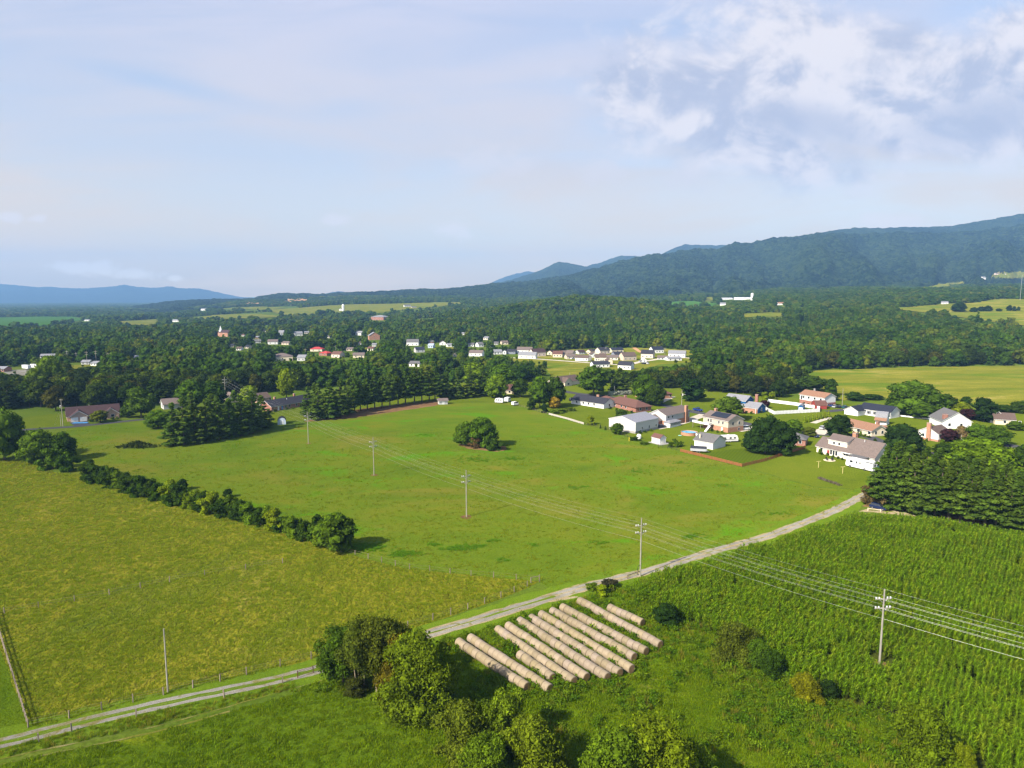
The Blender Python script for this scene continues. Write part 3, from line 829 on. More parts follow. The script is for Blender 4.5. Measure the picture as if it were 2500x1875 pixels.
# left edge and hedgerow
T('dense', 12, 1124, 992, 104, MID, 'big rounded tree at the left edge of the photo, at the head of the hedgerow')
T('dense', 92, 1130, 1049, 78, MID, 'tall bushy tree where the hedgerow starts, right beside the big edge tree')
T('dense', 150, 1124, 1056, 74, DK, 'dark bushy tree at the hedgerow start casting a long shadow right')
T('bush', 128, 1146, 1096, 52, MID, 'low bush under the two bushy trees at the hedgerow start', 'bush')
T('bush', 165, 1150, 1108, 46, DK, 'dark low bush at the foot of the bushy trees, hedgerow side', 'bush')
for i, (hx, hy) in enumerate(HEDGE[2:]):
    h = [42, 44, 50, 40, 52, 46, 50, 52, 42, 44, 52, 46, 42, 50, 46, 52, 48, 50, 46][i % 19]
    bright = i in (6, 8, 10, 13, 15, 16, 18)
    T('bush', hx, hy + 2, hy - h * .92, 46 if i % 3 else 52, YG if i in (6, 10, 15) else (LT if bright else DK), ('bright green' if bright else 'dark green') + ' bush in the long hedgerow between hayfield and meadow', 'bush', None, 'bushes along the hedgerow, ' + ('bright ones' if bright else 'dark ones'))
for i in range(2, len(HEDGE) - 1):
    hx, hy = (HEDGE[i][0] + HEDGE[i + 1][0]) / 2, (HEDGE[i][1] + HEDGE[i + 1][1]) / 2
    T('bush', hx + 4, hy - 2, hy - [38, 44, 36, 46, 40][i % 5], 46, [DK, MID, DK, DK, LT, DK][i % 6], ('bright green' if i % 6 == 4 else 'dark green') + ' bush in the long hedgerow between hayfield and meadow', 'bush', None, 'bushes along the hedgerow, ' + ('bright ones' if i % 6 == 4 else 'dark ones'))
T('egg', 446, 1196, 1168, 27, BLK, 'dark cedar poking out behind the hedgerow, left of two', name='cedar_tree')
T('egg', 556, 1214, 1193, 23, BLK, 'dark cedar poking out behind the hedgerow, right of two', name='cedar_tree')
T('bush', 775, 1322, 1262, 55, DK, 'dark bush squeezed against the large bush that ends the hedgerow', 'bush')
T('dense', 822, 1345, 1253, 96, MID, 'large round bush ending the hedgerow, with a clear shadow on the meadow', 'bush', 'round_bush')
# pines and trees on the left beyond the meadow
for i, (px, by, tp) in enumerate([(424, 1088, 985), (450, 1086, 972), (478, 1082, 985), (506, 1078, 975), (534, 1073, 968), (562, 1068, 974), (590, 1063, 967), (618, 1057, 962), (640, 1048, 966), (470, 1066, 958), (520, 1058, 962), (575, 1050, 955), (615, 1042, 956)]):
    T('pine', px, by, tp, 66, PN, 'tall dark pine in the dense clump beyond the meadow, left of the brick ranch', group='pines of the left clump')
T('dense', 386, 1046, 1000, 58, MID, 'rounded shrub at the left end of the dense pine clump', 'bush', 'round_bush')
T('broad', 345, 1020, 944, 66, MID, 'leafy tree beside the road between garage ranch and pine clump')
T('broad', 312, 1020, 990, 36, DK, 'small dark tree hard against the right end of the garage ranch')
T('broad', 467, 1000, 926, 70, MID, 'green maple behind the left pine clump, left of two')
T('broad', 525, 996, 930, 70, DK, 'dark maple behind the left pine clump, right of two')
T('broad', 608, 990, 941, 46, YG, 'yellow-green tree behind the pines, just left of the brick ranch')
T('broad', 245, 1031, 1002, 44, OLV, 'small spreading tree on the lawn before the garage ranch')
for px, by, tp, w in ((752, 1020, 945, 44), (778, 1024, 938, 58), (806, 1022, 930, 62), (832, 1020, 928, 56), (770, 1010, 936, 50), (850, 1012, 926, 50)):
    T('pine', px, by, tp, w, PN, 'pine with boughs to the ground at the left end of the pine row', group='pines at the left end of the row')
for px, by in ((866, 1006), (880, 1004), (897, 1001), (915, 998), (933, 996), (952, 993), (972, 990), (990, 987), (1012, 984), (1030, 982), (1048, 980), (1062, 978)):
    T('tallpine', px, by, by - random.uniform(72, 82), 50, PN, 'pine with a bare lower trunk in the row above the mulch strip', group='bare-trunked pines of the row')
for px, by, tp, w in ((1090, 975, 912, 50), (1117, 973, 905, 44), (1148, 970, 903, 50), (1178, 966, 903, 54)):
    T('pine', px, by, tp, w, PN, 'pine right of the small grey shed, end of the pine row', group='pines right of the grey shed')
T('dense', 1213, 972, 914, 56, LT, 'bright yellow-green tree behind the white campers')
# clump in the middle of the meadow
T('dense', 1134, 1087, 1030, 54, MID, 'left round tree of the clump standing alone in the meadow')
T('dense', 1180, 1091, 1019, 70, MID, 'taller right-hand tree of the clump alone in the meadow')
T('bush', 1206, 1098, 1069, 42, DK, 'low dark shrub on the right flank of the meadow clump', 'bush')
T('bush', 1160, 1094, 1066, 30, BRN, 'brownish brush between the two trees of the meadow clump', 'bush')
# trees round the middle houses
T('broad', 1318, 996, 917, 54, MID, 'left of two tall trees behind the golden bush')
T('broad', 1354, 994, 921, 52, DK, 'right of two tall trees behind the golden bush')
T('broad', 1270, 970, 924, 44, DK, 'slim dark tree between the campers and the golden bush')
T('dense', 1354, 997, 968, 31, GOLD, 'golden yellow bush at the edge of the meadow', 'bush', 'golden_bush')
T('bush', 1297, 999, 972, 26, DK, 'dark round bush left of the golden bush', 'bush')
T('bush', 1329, 1007, 984, 21, BLK, 'small dark upright bush in front of the golden bush', 'bush')
for px, by, w in ((1352, 1010, 26), (1372, 1007, 30), (1392, 1003, 26)):
    T('bush', px, by, by - 9, w, LT, 'low leafy ground bush right below the golden bush', 'bush', group='low bushes below the golden bush')
T('broad', 1449, 966, 893, 82, MID, 'very large green tree behind the long white ranch')
T('pine', 1513, 960, 899, 66, PN, 'wide dark pine behind the brick hip-roof ranch')
T('dense', 1575, 984, 914, 64, MID, 'tall tree just behind the brick hip-roof ranch, left of two')
T('dense', 1600, 990, 938, 52, DK, 'darker tree behind the brick hip-roof ranch, right of two')
T('egg', 1692, 980, 922, 58, BLK, 'dark cone-shaped tree right of the transformer pole', name='conical_tree')
T('dense', 1778, 1025, 968, 74, MID, 'round tree between the tan deck house and the blue house')
T('dense', 1517, 1022, 999, 31, DK, 'small dark round tree behind the grey metal barn')
T('bush', 1443, 1037, 1017, 25, YG, 'lime green bush at the corner of the pale fence', 'bush')
T('dense', 1507, 1060, 1033, 33, MID, 'small tree at the left end of the grey metal barn')
T('cone', 1466, 1046, 1036, 5, DK, 'tiny dark cone shrub left of the metal barn, farther one', 'shrub')
T('cone', 1478, 1050, 1040, 6, DK, 'tiny dark cone shrub left of the metal barn, nearer one', 'shrub')
T('cone', 1463, 992, 977, 11, DK, 'small dark cone shrub at the right end of the white ranch', 'shrub')
T('bush', 1551, 1076, 1066, 22, DK, 'low shrub beside the white tank near the meadow edge', 'bush')
T('bush', 1571, 1085, 1078, 22, MID, 'low leafy shrub left of the small white shed', 'bush')
for px, by in ((1638, 1092), (1652, 1092), (1662, 1090), (1648, 1084)):
    T('bush', px, by, by - 14, 14, MID, 'thin sapling behind the dark wire fence near the small white shed', 'sapling', 'sapling', 'saplings by the wire fence', v=1)
T('dense', 1868, 1107, 1014, 82, BLK, 'huge dark evergreen behind the brown board fence, left crown')
T('dense', 1905, 1110, 1030, 78, BLK, 'huge dark evergreen behind the brown board fence, right crown')
T('dense', 1845, 1104, 1046, 66, BLK, 'lower dark evergreen on the left skirt of the huge pair')
T('dense', 1936, 1062, 1024, 48, MID, 'mid-green tree behind the huge dark evergreens')
T('dense', 1976, 1066, 1042, 33, OLV, 'olive small tree by the drive, right of the huge evergreens')
T('dense', 2048, 1070, 1013, 64, BLK, 'dark round tree behind the dormer house roof')
T('dense', 2203, 1106, 1036, 92, BLK, 'dark round tree right of the dormer house gable')
T('egg', 2028, 966, 923, 29, DK, 'tall slim tree by the white orange-roofed house', name='slim_tree')
T('egg', 2038, 978, 955, 19, DK, 'small tree at the gable of the white orange-roofed house', name='slim_tree')
T('broad', 1980, 955, 917, 78, DK, 'broad dark tree behind the white orange-roofed house')
for px, tp in ((1868, 957), (1886, 955)):
    T('bush', px, 976, tp, 20, YG, 'lime shrub behind the white board fence', 'bush', group='lime shrubs behind the white fence')
T('dense', 1866, 996, 977, 24, BUR, 'burgundy shrub at the right gable of the blue house', 'bush', 'burgundy_shrub')
T('bush', 1812, 1009, 999, 18, BUR, 'low burgundy shrub before the blue house porch', 'bush', 'burgundy_shrub')
for k in range(7):
    px = 1964 + k * 9.8
    T('cone', px, 1032 - k * 2.2, 1017 - k * 2.3, 10.5, YG, 'yellow-green cone shrub in the straight row along the drive', 'shrub', 'cone_shrub', 'cone shrubs in a row')
T('broad', 2086, 978, 957, 46, DK, 'dark scrub tree behind the black-roofed house, left')
T('broad', 2130, 975, 962, 50, DK, 'dark scrub tree behind the black-roofed house, middle')
T('dense', 2232, 1012, 931, 128, MID, 'enormous spreading green tree at the pasture edge')
T('dense', 2252, 1022, 984, 62, MID, 'lower tree under the enormous spreading tree')
T('dense', 2185, 1006, 965, 50, DK, 'dark left skirt tree under the enormous spreading tree')
T('dense', 2305, 1008, 962, 60, DK, 'dark tree on the right flank of the enormous spreading tree')
T('dense', 2306, 1026, 997, 46, BUR, 'dark burgundy tree left of the grey-roofed hall', name='burgundy_tree')
T('dense', 2368, 1024, 999, 50, BUR, 'dark burgundy tree behind the grey-roofed hall', name='burgundy_tree')
T('dense', 2346, 1012, 981, 50, YG, 'lime green tree behind the grey-roofed hall')
T('egg', 2357, 990, 967, 27, DK, 'small dark upright tree at the pasture behind the lime tree')
T('egg', 2402, 1030, 968, 52, BLK, 'tall dark upright conifer right of the grey-roofed hall', name='upright_conifer')
T('dense', 2313, 1078, 1047, 42, BUR, 'burgundy tree before the chimney house', name='burgundy_tree')
T('broad', 2346, 1078, 1040, 34, BRN, 'thin brownish tree beside the chimney house')
T('dense', 2388, 1082, 1036, 62, MID, 'green tree in front of the grey-roofed hall')
T('dense', 2432, 1086, 1040, 62, MID, 'green tree by the road bend left of the bare pole')
T('dense', 2478, 1050, 1028, 40, MID, 'small tree in front of the house at the right edge')
T('dense', 2450, 1006, 988, 44, DK, 'dark hedge tree along the pasture, right of the conifer')
T('dense', 2492, 1008, 978, 52, DK, 'dark hedge tree along the pasture at the right edge')
T('dense', 2395, 1168, 1072, 150, LT, 'big light green tree rising behind the pine grove')
T('dense', 2312, 1112, 1080, 62, DK, 'low dark tree between street and pine grove')
T('dense', 2505, 1140, 1085, 66, DK, 'dark tree at the right edge behind the pine grove')
T('dense', 2192, 1136, 1102, 74, MID, 'bushy tree at the garage corner of the dormer house')
T('bush', 2234, 1110, 1092, 40, MID, 'low bush behind the dark round tree by the street', 'bush')
T('cone', 2101, 1064, 1050, 10, LT, 'small green cone shrub at the front of the tan-roofed house', 'shrub')
T('bush', 2136, 1077, 1070, 9, DK, 'lone dark shrub on the lawn behind the dormer house', 'bush')
T('bush', 2001, 1108, 1097, 10, LT, 'green bush at the left corner of the dormer house', 'bush')
T('bush', 2133, 1236, 1182, 50, BRN, 'brownish bush at the lane end of the pine grove', 'bush')
for px, by, n in ((2146, 1238, 0), (2172, 1242, 0), (2200, 1247, 0), (2228, 1252, 0), (2256, 1258, 0), (2284, 1264, 0), (2314, 1270, 0), (2344, 1276, 0), (2374, 1282, 0), (2404, 1287, 0), (2434, 1292, 0), (2466, 1297, 0), (2498, 1302, 0), (2530, 1308, 0)):
    T('tallpine' if px % 3 == 1 else 'pine', px + random.uniform(-4, 4), by, by - random.uniform(112, 128), random.uniform(78, 92), PN, 'pine in the front row of the grove beside the corn', group='front row of the pine grove')
for row, (dy, tp) in enumerate(((-16, 128), (-32, 122), (-46, 116))):
    for px in range(2165 + row * 14, 2560, 33):
        by = 1242 + (px - 2172) * .19 + dy
        T('pine', px + random.uniform(-7, 7), by, by - tp - random.uniform(-8, 8), random.uniform(72, 88), PN, 'pine deeper inside the grove beside the corn', group='inner rows of the pine grove')
# near trees and shrubs
T('near', 838, 1672, 1532, 118, MID, 'left tree of the near clump over the gravel lane', v=0)
T('stemmy', 880, 1690, 1520, 118, (.068, .095, .016), 'tall leafy tree in the middle of the near clump', v=1)
T('stemmy', 925, 1696, 1513, 124, OLV, 'olive-brown tree with pale trunks in the near clump', v=0)
T('near', 965, 1680, 1520, 110, OLV, 'slender olive tree at the back of the near clump', v=1)
T('near', 1022, 1746, 1546, 172, (.098, .140, .012), 'biggest drooping tree of the near clump, beside the hay bales', v=1)
T('near', 985, 1712, 1550, 118, (.105, .100, .014), 'rusty-tinted tree between the olive tree and the drooping tree', v=0)
T('nearbush', 1060, 1744, 1668, 92, DK, 'dark low growth at the right foot of the drooping tree', 'shrub', v=0)
T('nearbush', 870, 1692, 1650, 60, (.06, .075, .02), 'low brush at the foot of the left near trees', 'shrub', v=1)
T('nearbush', 1140, 1846, 1728, 138, (.110, .135, .016), 'olive shrub in the near thicket below the drooping tree, left', 'shrub', v=0)
T('nearbush', 1232, 1822, 1694, 118, LT, 'green shrub in the near thicket, topmost', 'shrub', v=1)
T('nearbush', 1310, 1900, 1768, 150, (.125, .165, .014), 'broad yellowish shrub in the near thicket, right', 'shrub', v=0)
T('nearbush', 1190, 1915, 1800, 130, LT, 'green shrub at the bottom edge, in the near thicket', 'shrub', v=1)
T('near', 1500, 1985, 1790, 190, (.085, .140, .012), 'leafy tree crown cut by the bottom edge, left half', v=1)
T('near', 1600, 1975, 1760, 190, (.115, .155, .010), 'yellow-flecked tree crown cut by the bottom edge, right half', v=0)
T('nearbush', 1690, 1960, 1830, 130, (.085, .140, .012), 'low shrub right of the yellow-flecked crown at the bottom edge', 'shrub', v=1)
T('nearbush', 2263, 1862, 1738, 136, (.105, .165, .012), 'big rounded shrub standing in the corn edge, lower right', 'shrub', v=0)
T('nearbush', 2350, 1900, 1824, 52, YG, 'small yellow shrub right of the big rounded one', 'shrub', v=1)
T('nearbush', 1970, 1716, 1651, 68, (.17, .19, .012), 'yellow-green shrub at the corn edge beside a dark round one', 'shrub', v=0)
T('dense', 2022, 1707, 1661, 46, BLK, 'dark round shrub at the corn edge beside the yellow-green one', 'shrub', 'round_shrub')
T('nearbush', 1884, 1655, 1594, 60, DK, 'dark shrub at the corn edge left of the yellow-green one', 'shrub', v=1)
T('nearbush', 1795, 1606, 1530, 100, OLV, 'wide dark scrub along the corn edge above the weeds', 'shrub', v=0)
T('nearbush', 1850, 1630, 1572, 76, MID, 'green scrub along the corn edge, right of the wide dark scrub', 'shrub', v=1)
T('dense', 1626, 1524, 1474, 66, BLK, 'dark round shrub right of the short last bale row', 'shrub', 'round_shrub')
T('bush', 1484, 1436, 1413, 44, (.05, .045, .025), 'dark purplish bush beside the lane above the bales', 'bush')
T('bush', 1445, 1440, 1424, 34, LT, 'light green bush by the lane where the corn begins', 'bush')
T('bush', 1472, 1452, 1430, 36, YG, 'yellow-green weeds bush above the top bale row', 'bush')
# ---- woods behind, as individuals up to about 300, scattered in zones
HOUSES_XY = []
def scatter_pts(poly, spacing, seed, avoid=9.0):
    rs = np.random.RandomState(seed)
    P = np.array(poly)
    (x0, y0), (x1, y1) = P.min(0), P.max(0)
    gx_, gy_ = np.meshgrid(np.arange(x0, x1, spacing), np.arange(y0, y1, spacing))
    X = (gx_ + rs.uniform(-.42, .42, gx_.shape) * spacing + (np.arange(gx_.shape[0]) % 2)[:, None] * spacing * .5).ravel()
    Y = (gy_ + rs.uniform(-.42, .42, gy_.shape) * spacing).ravel()
    k = inside(X, Y, poly)
    return X[k], Y[k], rs
# ---------------------------------------------------------------- buildings
def mwall(n, c):
    return M('wall_' + n, c, tuple(x * .9 for x in c), .8, .7, .2, bump=.15, bscale=6, stretch=(.2, .2, 6))
def mroof(n, c):
    return M('roof_' + n, c, tuple(x * .72 for x in c), 1.4, .85, .15, bump=.3, bscale=5, stretch=(1, 3, 1))
def mbrick(n, c):
    if 'brick_' + n in MATS:
        return MATS['brick_' + n]
    m, t = newmat('brick_' + n)
    tc = t.n('ShaderNodeTexCoord').outputs['Object']
    sp = t.n('ShaderNodeSeparateXYZ', {0: tc})
    uv = t.n('ShaderNodeCombineXYZ', {0: t.m('ADD', sp.outputs[0], sp.outputs[1]), 1: sp.outputs[2]}).outputs[0]
    br = t.n('ShaderNodeTexBrick', {0: uv, 1: (*c, 1), 2: (*[x * .7 for x in c], 1), 3: (.38, .35, .31, 1), 4: 3.2, 5: .02})
    col = t.mix(t.mr(t.noise(tc, .9, 4), .35, .7, 0, .35), br.outputs[0], tuple(x * .6 for x in c))
    b = t.n('ShaderNodeBsdfPrincipled', {'Base Color': col, 'Roughness': .85})
    t.n('ShaderNodeOutputMaterial', {0: b.outputs[0]})
    return m
WHITE, CREAM, TAN, GREY, BLUE = mwall('white', (.78, .77, .74)), mwall('cream', (.70, .60, .44)), mwall('tan', (.55, .46, .36)), mwall('grey', (.50, .50, .49)), mwall('blue', (.010, .095, .26))
PINK, IVORY, PALEBLUE, SLATEW, REDW = mwall('pink', (.68, .56, .47)), mwall('ivory', (.76, .70, .58)), mwall('pale_blue', (.50, .58, .70)), mwall('slate', (.22, .24, .30)), mwall('red', (.30, .05, .04))
BRICK, OBRICK, TBRICK = mbrick('red', (.33, .10, .055)), mbrick('orange', (.48, .20, .10)), mbrick('tan', (.50, .31, .22))
RDARK, RGREY, RBROWN, RORANGE, RPURP = mroof('charcoal', (.040, .040, .052)), mroof('grey', (.15, .145, .145)), mroof('brown', (.135, .095, .080)), mroof('orange', (.30, .165, .105)), mroof('purple_brown', (.070, .042, .045))
RRUST, RLGREY, RMETAL, RRED, RTAUPE, RNAVY = mroof('rust', (.155, .078, .062)), mroof('light_grey', (.26, .26, .28)), mroof('metal', (.27, .27, .31)), mroof('red', (.45, .06, .06)), mroof('taupe', (.18, .14, .125)), mroof('navy', (.028, .032, .050))
TRIM = M('trim_white', (.80, .80, .78), None, 1, .5)
GLASS = M('glass_dark', (.018, .022, .028), (.03, .035, .045), .5, .12, .6)
PLAST = M('panel_white', (.72, .70, .66), None, 1, .5)
STONE = M('concrete_grey', (.36, .34, .31), (.26, .25, .23), 2, .9)
WOOD = M('weathered_wood', (.26, .21, .16), (.17, .14, .11), 3, .85, .1, stretch=(1, 1, .15))
REDWOOD = M('stained_wood', (.30, .11, .045), (.22, .08, .035), 2, .8, .1, stretch=(1, 1, .3))
METAL = M('galvanised_metal', (.50, .50, .50), (.40, .40, .41), 2, .45, .5, .6)
BLACK = M('black_rubber', (.015, .015, .017), (.025, .025, .027), 4, .7)

class House:
    """a building standing on the ground line A->B (left to right as seen), running back from it"""
    def __init__(s, name, label, A, B, cat='house', px=True, L=None, group=None):
        a, b = (at(*A), at(*B)) if px else (Vector(A), Vector(B))
        if px:
            bz = at(*A).z
        else:
            bz = tz(a.x, a.y)
        d = b - a
        s.L = L or math.hypot(d.x, d.y)
        s.root = empty(name, (a.x, a.y, bz), math.atan2(d.y, d.x), label, cat, group)
        s.o, s.dir = a, Vector((d.x, d.y, 0)).normalized()
        mid = a + s.dir * s.L * .5
        HOUSES_XY.append((mid.x, mid.y, s.L * .55 + 3))
    def block(s, x0, x1, y0, y1, h, rh, wall, roof, ridge='x', over=.45, z0=0.0, hip=False, base=None, skip_wall=False, inset=None, fascia=True):
        r = s.root
        if ridge == 'x':
            pr, a0, a1 = [(y0, -0.3 + z0), (y1, -.3 + z0), (y1, h + z0), ((y0 + y1) / 2, h + rh + z0), (y0, h + z0)], x0, x1
        else:
            pr, a0, a1 = [(x0, -.3 + z0), (x1, -.3 + z0), (x1, h + z0), ((x0 + x1) / 2, h + rh + z0), (x0, h + z0)], y0, y1
        if hip:
            w = MB().box(x0, x1, y0, y1, z0 - .3, z0 + h)
        else:
            w = MB().prism(pr, a0, a1, ridge)
        if not skip_wall:
            s.wallpart = w.build('wall', wall, r)
        if base:
            bh, bm = base
            MB().box(x0 - .03, x1 + .03, y0 - .03, y1 + .03, z0 - .3, z0 + bh).build('foundation', bm, r)
        o = over
        if hip:
            zt, ze = h + rh + z0, h + z0 - .02
            t = .18
            lx, ly = x1 - x0, y1 - y0
            mb = MB()
            if lx >= ly:
                i = ly / 2
                rd = [(x0 + i, (y0 + y1) / 2, zt), (x1 - i, (y0 + y1) / 2, zt)]
            else:
                i = lx / 2
                rd = [((x0 + x1) / 2, y0 + i, zt), ((x0 + x1) / 2, y1 - i, zt)]
            c = [(x0 - o, y0 - o, ze), (x1 + o, y0 - o, ze), (x1 + o, y1 + o, ze), (x0 - o, y1 + o, ze)]
            cb = [(x, y, z - t) for x, y, z in c]
            f = [(0, 1, 5, 4), (1, 2, 5), (2, 3, 4, 5), (3, 0, 4)] if lx >= ly else [(0, 1, 4), (1, 2, 5, 4), (2, 3, 5), (3, 0, 4, 5)]
            mb.add(c + rd + cb, f + [(6, 7, 1, 0), (7, 8, 2, 1), (8, 9, 3, 2), (9, 6, 0, 3), (9, 8, 7, 6)])
            return mb.build('roof', roof, r)
        if ridge == 'x':
            p0, p1, b0, b1 = y0, y1, x0 - o, x1 + o
        else:
            p0, p1, b0, b1 = x0, x1, y0 - o, y1 + o
        pm, sl = (p0 + p1) / 2, rh / ((p1 - p0) / 2)
        def slab(dz0, dz1, oo):
            e = h + z0 - oo * sl
            return [(p0 - oo, e + dz0), (pm, h + rh + z0 + dz0), (p1 + oo, e + dz0), (p1 + oo, e + dz1), (pm, h + rh + z0 + dz1), (p0 - oo, e + dz1)]
        rf = MB().prism(slab(.10, .20, o + .06), b0 - .06, b1 + .06, ridge).build('roof', roof, r)
        if fascia:
            MB().prism(slab(-.12, .098, o), b0, b1, ridge).build('fascia', TRIM, r)
        return rf
    def face(s, side, pos, u0, u1, z0, z1, d):
        if side == 'f':
            return MB().box(u0, u1, pos - d, pos + .02, z0, z1)
        if side == 'r':
            return MB().box(pos - .02, pos + d, u0, u1, z0, z1)
        if side == 'l':
            return MB().box(pos - d, pos + .02, u0, u1, z0, z1)
    def win(s, side, pos, u, z, w=1.0, h=1.3, frame=TRIM, shutter=None):
        fr = s.face(side, pos, u - w / 2 - .1, u + w / 2 + .1, z - .1, z + h + .1, .07).build('window', frame, s.root)
        s.face(side, pos, u - w / 2, u + w / 2, z, z + h, .09).build('pane', GLASS, fr)
        if shutter:
            for k in (-1, 1):
                c = u + k * (w / 2 + .32)
                s.face(side, pos, c - .2, c + .2, z - .05, z + h + .05, .06).build('shutter', shutter, s.root)
    def slab_part(s, name, side, pos, u, z, w, h, mat, d=.08):
        return s.face(side, pos, u - w / 2, u + w / 2, z, z + h, d).build(name, mat, s.root)
    def chim(s, x, y, z0, z1, w=.9, mat=BRICK, d=None):
        d = d or w
        c = MB().box(x - w / 2, x + w / 2, y - d / 2, y + d / 2, z0, z1).build('chimney', mat, s.root)
        MB().box(x - w / 2 - .08, x + w / 2 + .08, y - d / 2 - .08, y + d / 2 + .08, z1 - .25, z1 - .08).build('chimney_cap', STONE, c)
    def part(s, name, mb, mat):
        return mb.build(name, mat, s.root)

# left side
h = House('ranch_house', 'brick ranch with dark roof, two garage doors and two gables, far left', (165, 1032), (294, 1021))
L = h.L
h.block(0, L, 3.0, 12, 2.7, 3.6, TBRICK, RPURP)
h.block(1.2, 8.6, 0, 6, 2.7, 2.6, TBRICK, RPURP, 'y')
h.block(L - 7, L - .4, 1.0, 6, 2.7, 2.5, TBRICK, RPURP, 'y')
h.slab_part('garage_door', 'f', 0, 3.0, 0, 2.9, 2.2, PLAST)
h.slab_part('garage_door', 'f', 0, 6.7, 0, 2.9, 2.2, PLAST)
h.win('f', 1.0, L - 3.2, .9, 1.4, 1.3)
h.win('f', 3.0, 12, .9, 1.2, 1.2)
h.slab_part('door', 'f', 3.0, 14.5, 0, 1.0, 2.1, WOOD)
h.part('porch_post', MB().box(9.3, 9.6, 2.0, 2.3, 0, 2.6), TRIM)
h.part('vent_pipe', MB().box(9.6, 9.9, 8.2, 8.5, 6, 6.9), METAL)
h = House('ranch_house', 'long orange-brick ranch with charcoal roof left of the farthest line pole', (663, 1005), (748, 990))
h.block(0, h.L + 6, 0, 9, 2.7, 2.6, BRICK, RDARK)
h.chim(7, 5.5, 4, 6.6, .9, OBRICK); h.chim(20.5, 5.5, 4, 6.8, .9, BRICK)
for u, w in ((9.5, 1.6), (12, 1.4), (17, 1.0)):
    h.win('f', 0, u, .8, w, 1.4)
h.slab_part('door', 'f', 0, 4.6, 0, 1.0, 2.1, TRIM); h.slab_part('door', 'f', 0, 7.2, 0, 1.1, 2.1, mwall('door_blue', (.05, .22, .45)))
h.part('vent_pipe', MB().box(13, 13.2, 3, 3.2, 4, 5.2), TRIM)
h = House('house', 'house with a dull brown roof half hidden left of the orange-brick ranch', (628, 984), (660, 980))
h.block(0, h.L, 0, 8, 2.6, 2.4, TBRICK, RBROWN); h.win('f', 0, 3, .9); h.win('f', 0, 8, .9)
h = House('house', 'grey gabled house peeping out left of the dense pine clump', (400, 1000), (446, 996))
h.block(0, h.L, 0, 8, 2.8, 2.4, GREY, RTAUPE); h.win('l', 0, 3.5, .9); h.win('f', 0, 3, .9)
h = House('house', 'small tan gable above the left pine clump beside a yellow-green tree', (556, 985), (584, 982))
h.block(0, h.L, 0, 8, 3.2, 2.4, CREAM, RTAUPE, 'y'); h.win('f', 0, h.L / 2, 1.0)
def gambrel(name, label, A, B, depth, h, wall, roof, roof2=None, cat='shed', door=None, ridge='y'):
    H = House(name, label, A, B, cat)
    L_ = H.L if ridge == 'y' else depth
    a0, a1 = (0, depth) if ridge == 'y' else (0, H.L)
    prof = [(0, h), (L_ * .16, h + L_ * .28), (L_ / 2, h + L_ * .42), (L_ * .84, h + L_ * .28), (L_, h)]
    H.part('wall', MB().prism([(0, -.2), (L_, -.2)] + prof[::-1], a0, a1, ridge), wall)
    o = .12
    out = [(-o, h - .15)] + [(p, z + .12) for p, z in prof[1:-1]] + [(L_ + o, h - .15)]
    inn = [(p, z - .14) for p, z in out]
    H.part('roof', MB().prism([(p, z + .16) for p, z in out] + [(p, z + .15) for p, z in inn[::-1]], a0 - .2, a1 + .2, ridge), roof)
    if door:
        H.slab_part('door', 'f', 0, H.L / 2, 0, door, min(1.9, h + .1), TRIM if wall is not TRIM else PLAST)
    return H
gambrel('garden_shed', 'pale blue barn-roofed shed on the meadow edge below the orange-brick ranch', (678, 1037), (698, 1036), 3.2, 1.9, PALEBLUE, RDARK, door=1.6)
h = House('garden_shed', 'small grey gabled shed at the end of the pine row', (1072, 988), (1093, 987), 'shed')
h.block(0, h.L, 0, 3.4, 2.2, 1.0, GREY, RTAUPE); h.slab_part('door', 'f', 0, h.L * .5, 0, 1.5, 1.9, TRIM)
h = House('house', 'small house with a rust roof behind the white campers', (1232, 962), (1262, 962))
h.block(0, h.L, 0, 8, 2.7, 2.6, CREAM, RRUST); h.win('f', 0, 3, .9); h.win('f', 0, 7, .9)
# middle
h = House('house', 'house with brown roof and cream front gable behind the long white ranch', (1368, 945), (1420, 938))
h.block(0, h.L, 2, 11, 2.8, 3.2, CREAM, RBROWN); h.block(4.5, 11.5, 0, 5, 2.8, 2.6, CREAM, RBROWN, 'y'); h.win('f', 0, 8, .8, 1.6); h.win('f', 2, 2.4, .8)
h = House('ranch_house', 'long white ranch with charcoal roof and a brick chimney', (1424, 990), (1474, 998))
h.block(-9, h.L, 0, 9.5, 2.6, 2.4, WHITE, RDARK); h.chim(6, 5.4, 4, 6.2, 1.6, OBRICK, .8)
for u in (-5, 0, 4, 8):
    h.win('f', 0, u, .9)
h.win('r', h.L, 4.5, .9); h.slab_part('door', 'f', 0, 2.0, 0, 1, 2.1, PLAST)
h = House('garden_shed', 'white shed standing at the left end of the long white ranch', (1396, 986), (1415, 986), 'shed')
h.block(0, h.L, 0, 3.5, 2.2, 1.0, WHITE, RDARK); h.slab_part('door', 'f', 0, 1.9, 0, 1.4, 1.9, GREY)
h = House('ranch_house', 'red-brick ranch with a brown hip roof and central chimney', (1512, 997), (1552, 1007))
h.block(-12, h.L, 0, 10, 2.7, 2.8, BRICK, RRUST, hip=True, over=.7); h.block(-20, -9, -1.5, 6, 2.6, 2.2, BRICK, RRUST, hip=True, over=.6)
h.chim(-3, 6, 4, 6.4, 1.2, BRICK)
for u in (-8, -4, 2, 6):
    h.win('f', 0, u, 1.0, 1.3, 1.1)
h.win('r', h.L, 3, 1.0); h.win('r', h.L, 7, 1.0); h.win('f', -1.5, -17, .8, 1.8, 1.2); h.win('f', -1.5, -13, .8, 1.6, 1.2)
h = House('house', 'orange-brick house with rust hip roofs behind the tall pair of trees', (1610, 974), (1640, 972))
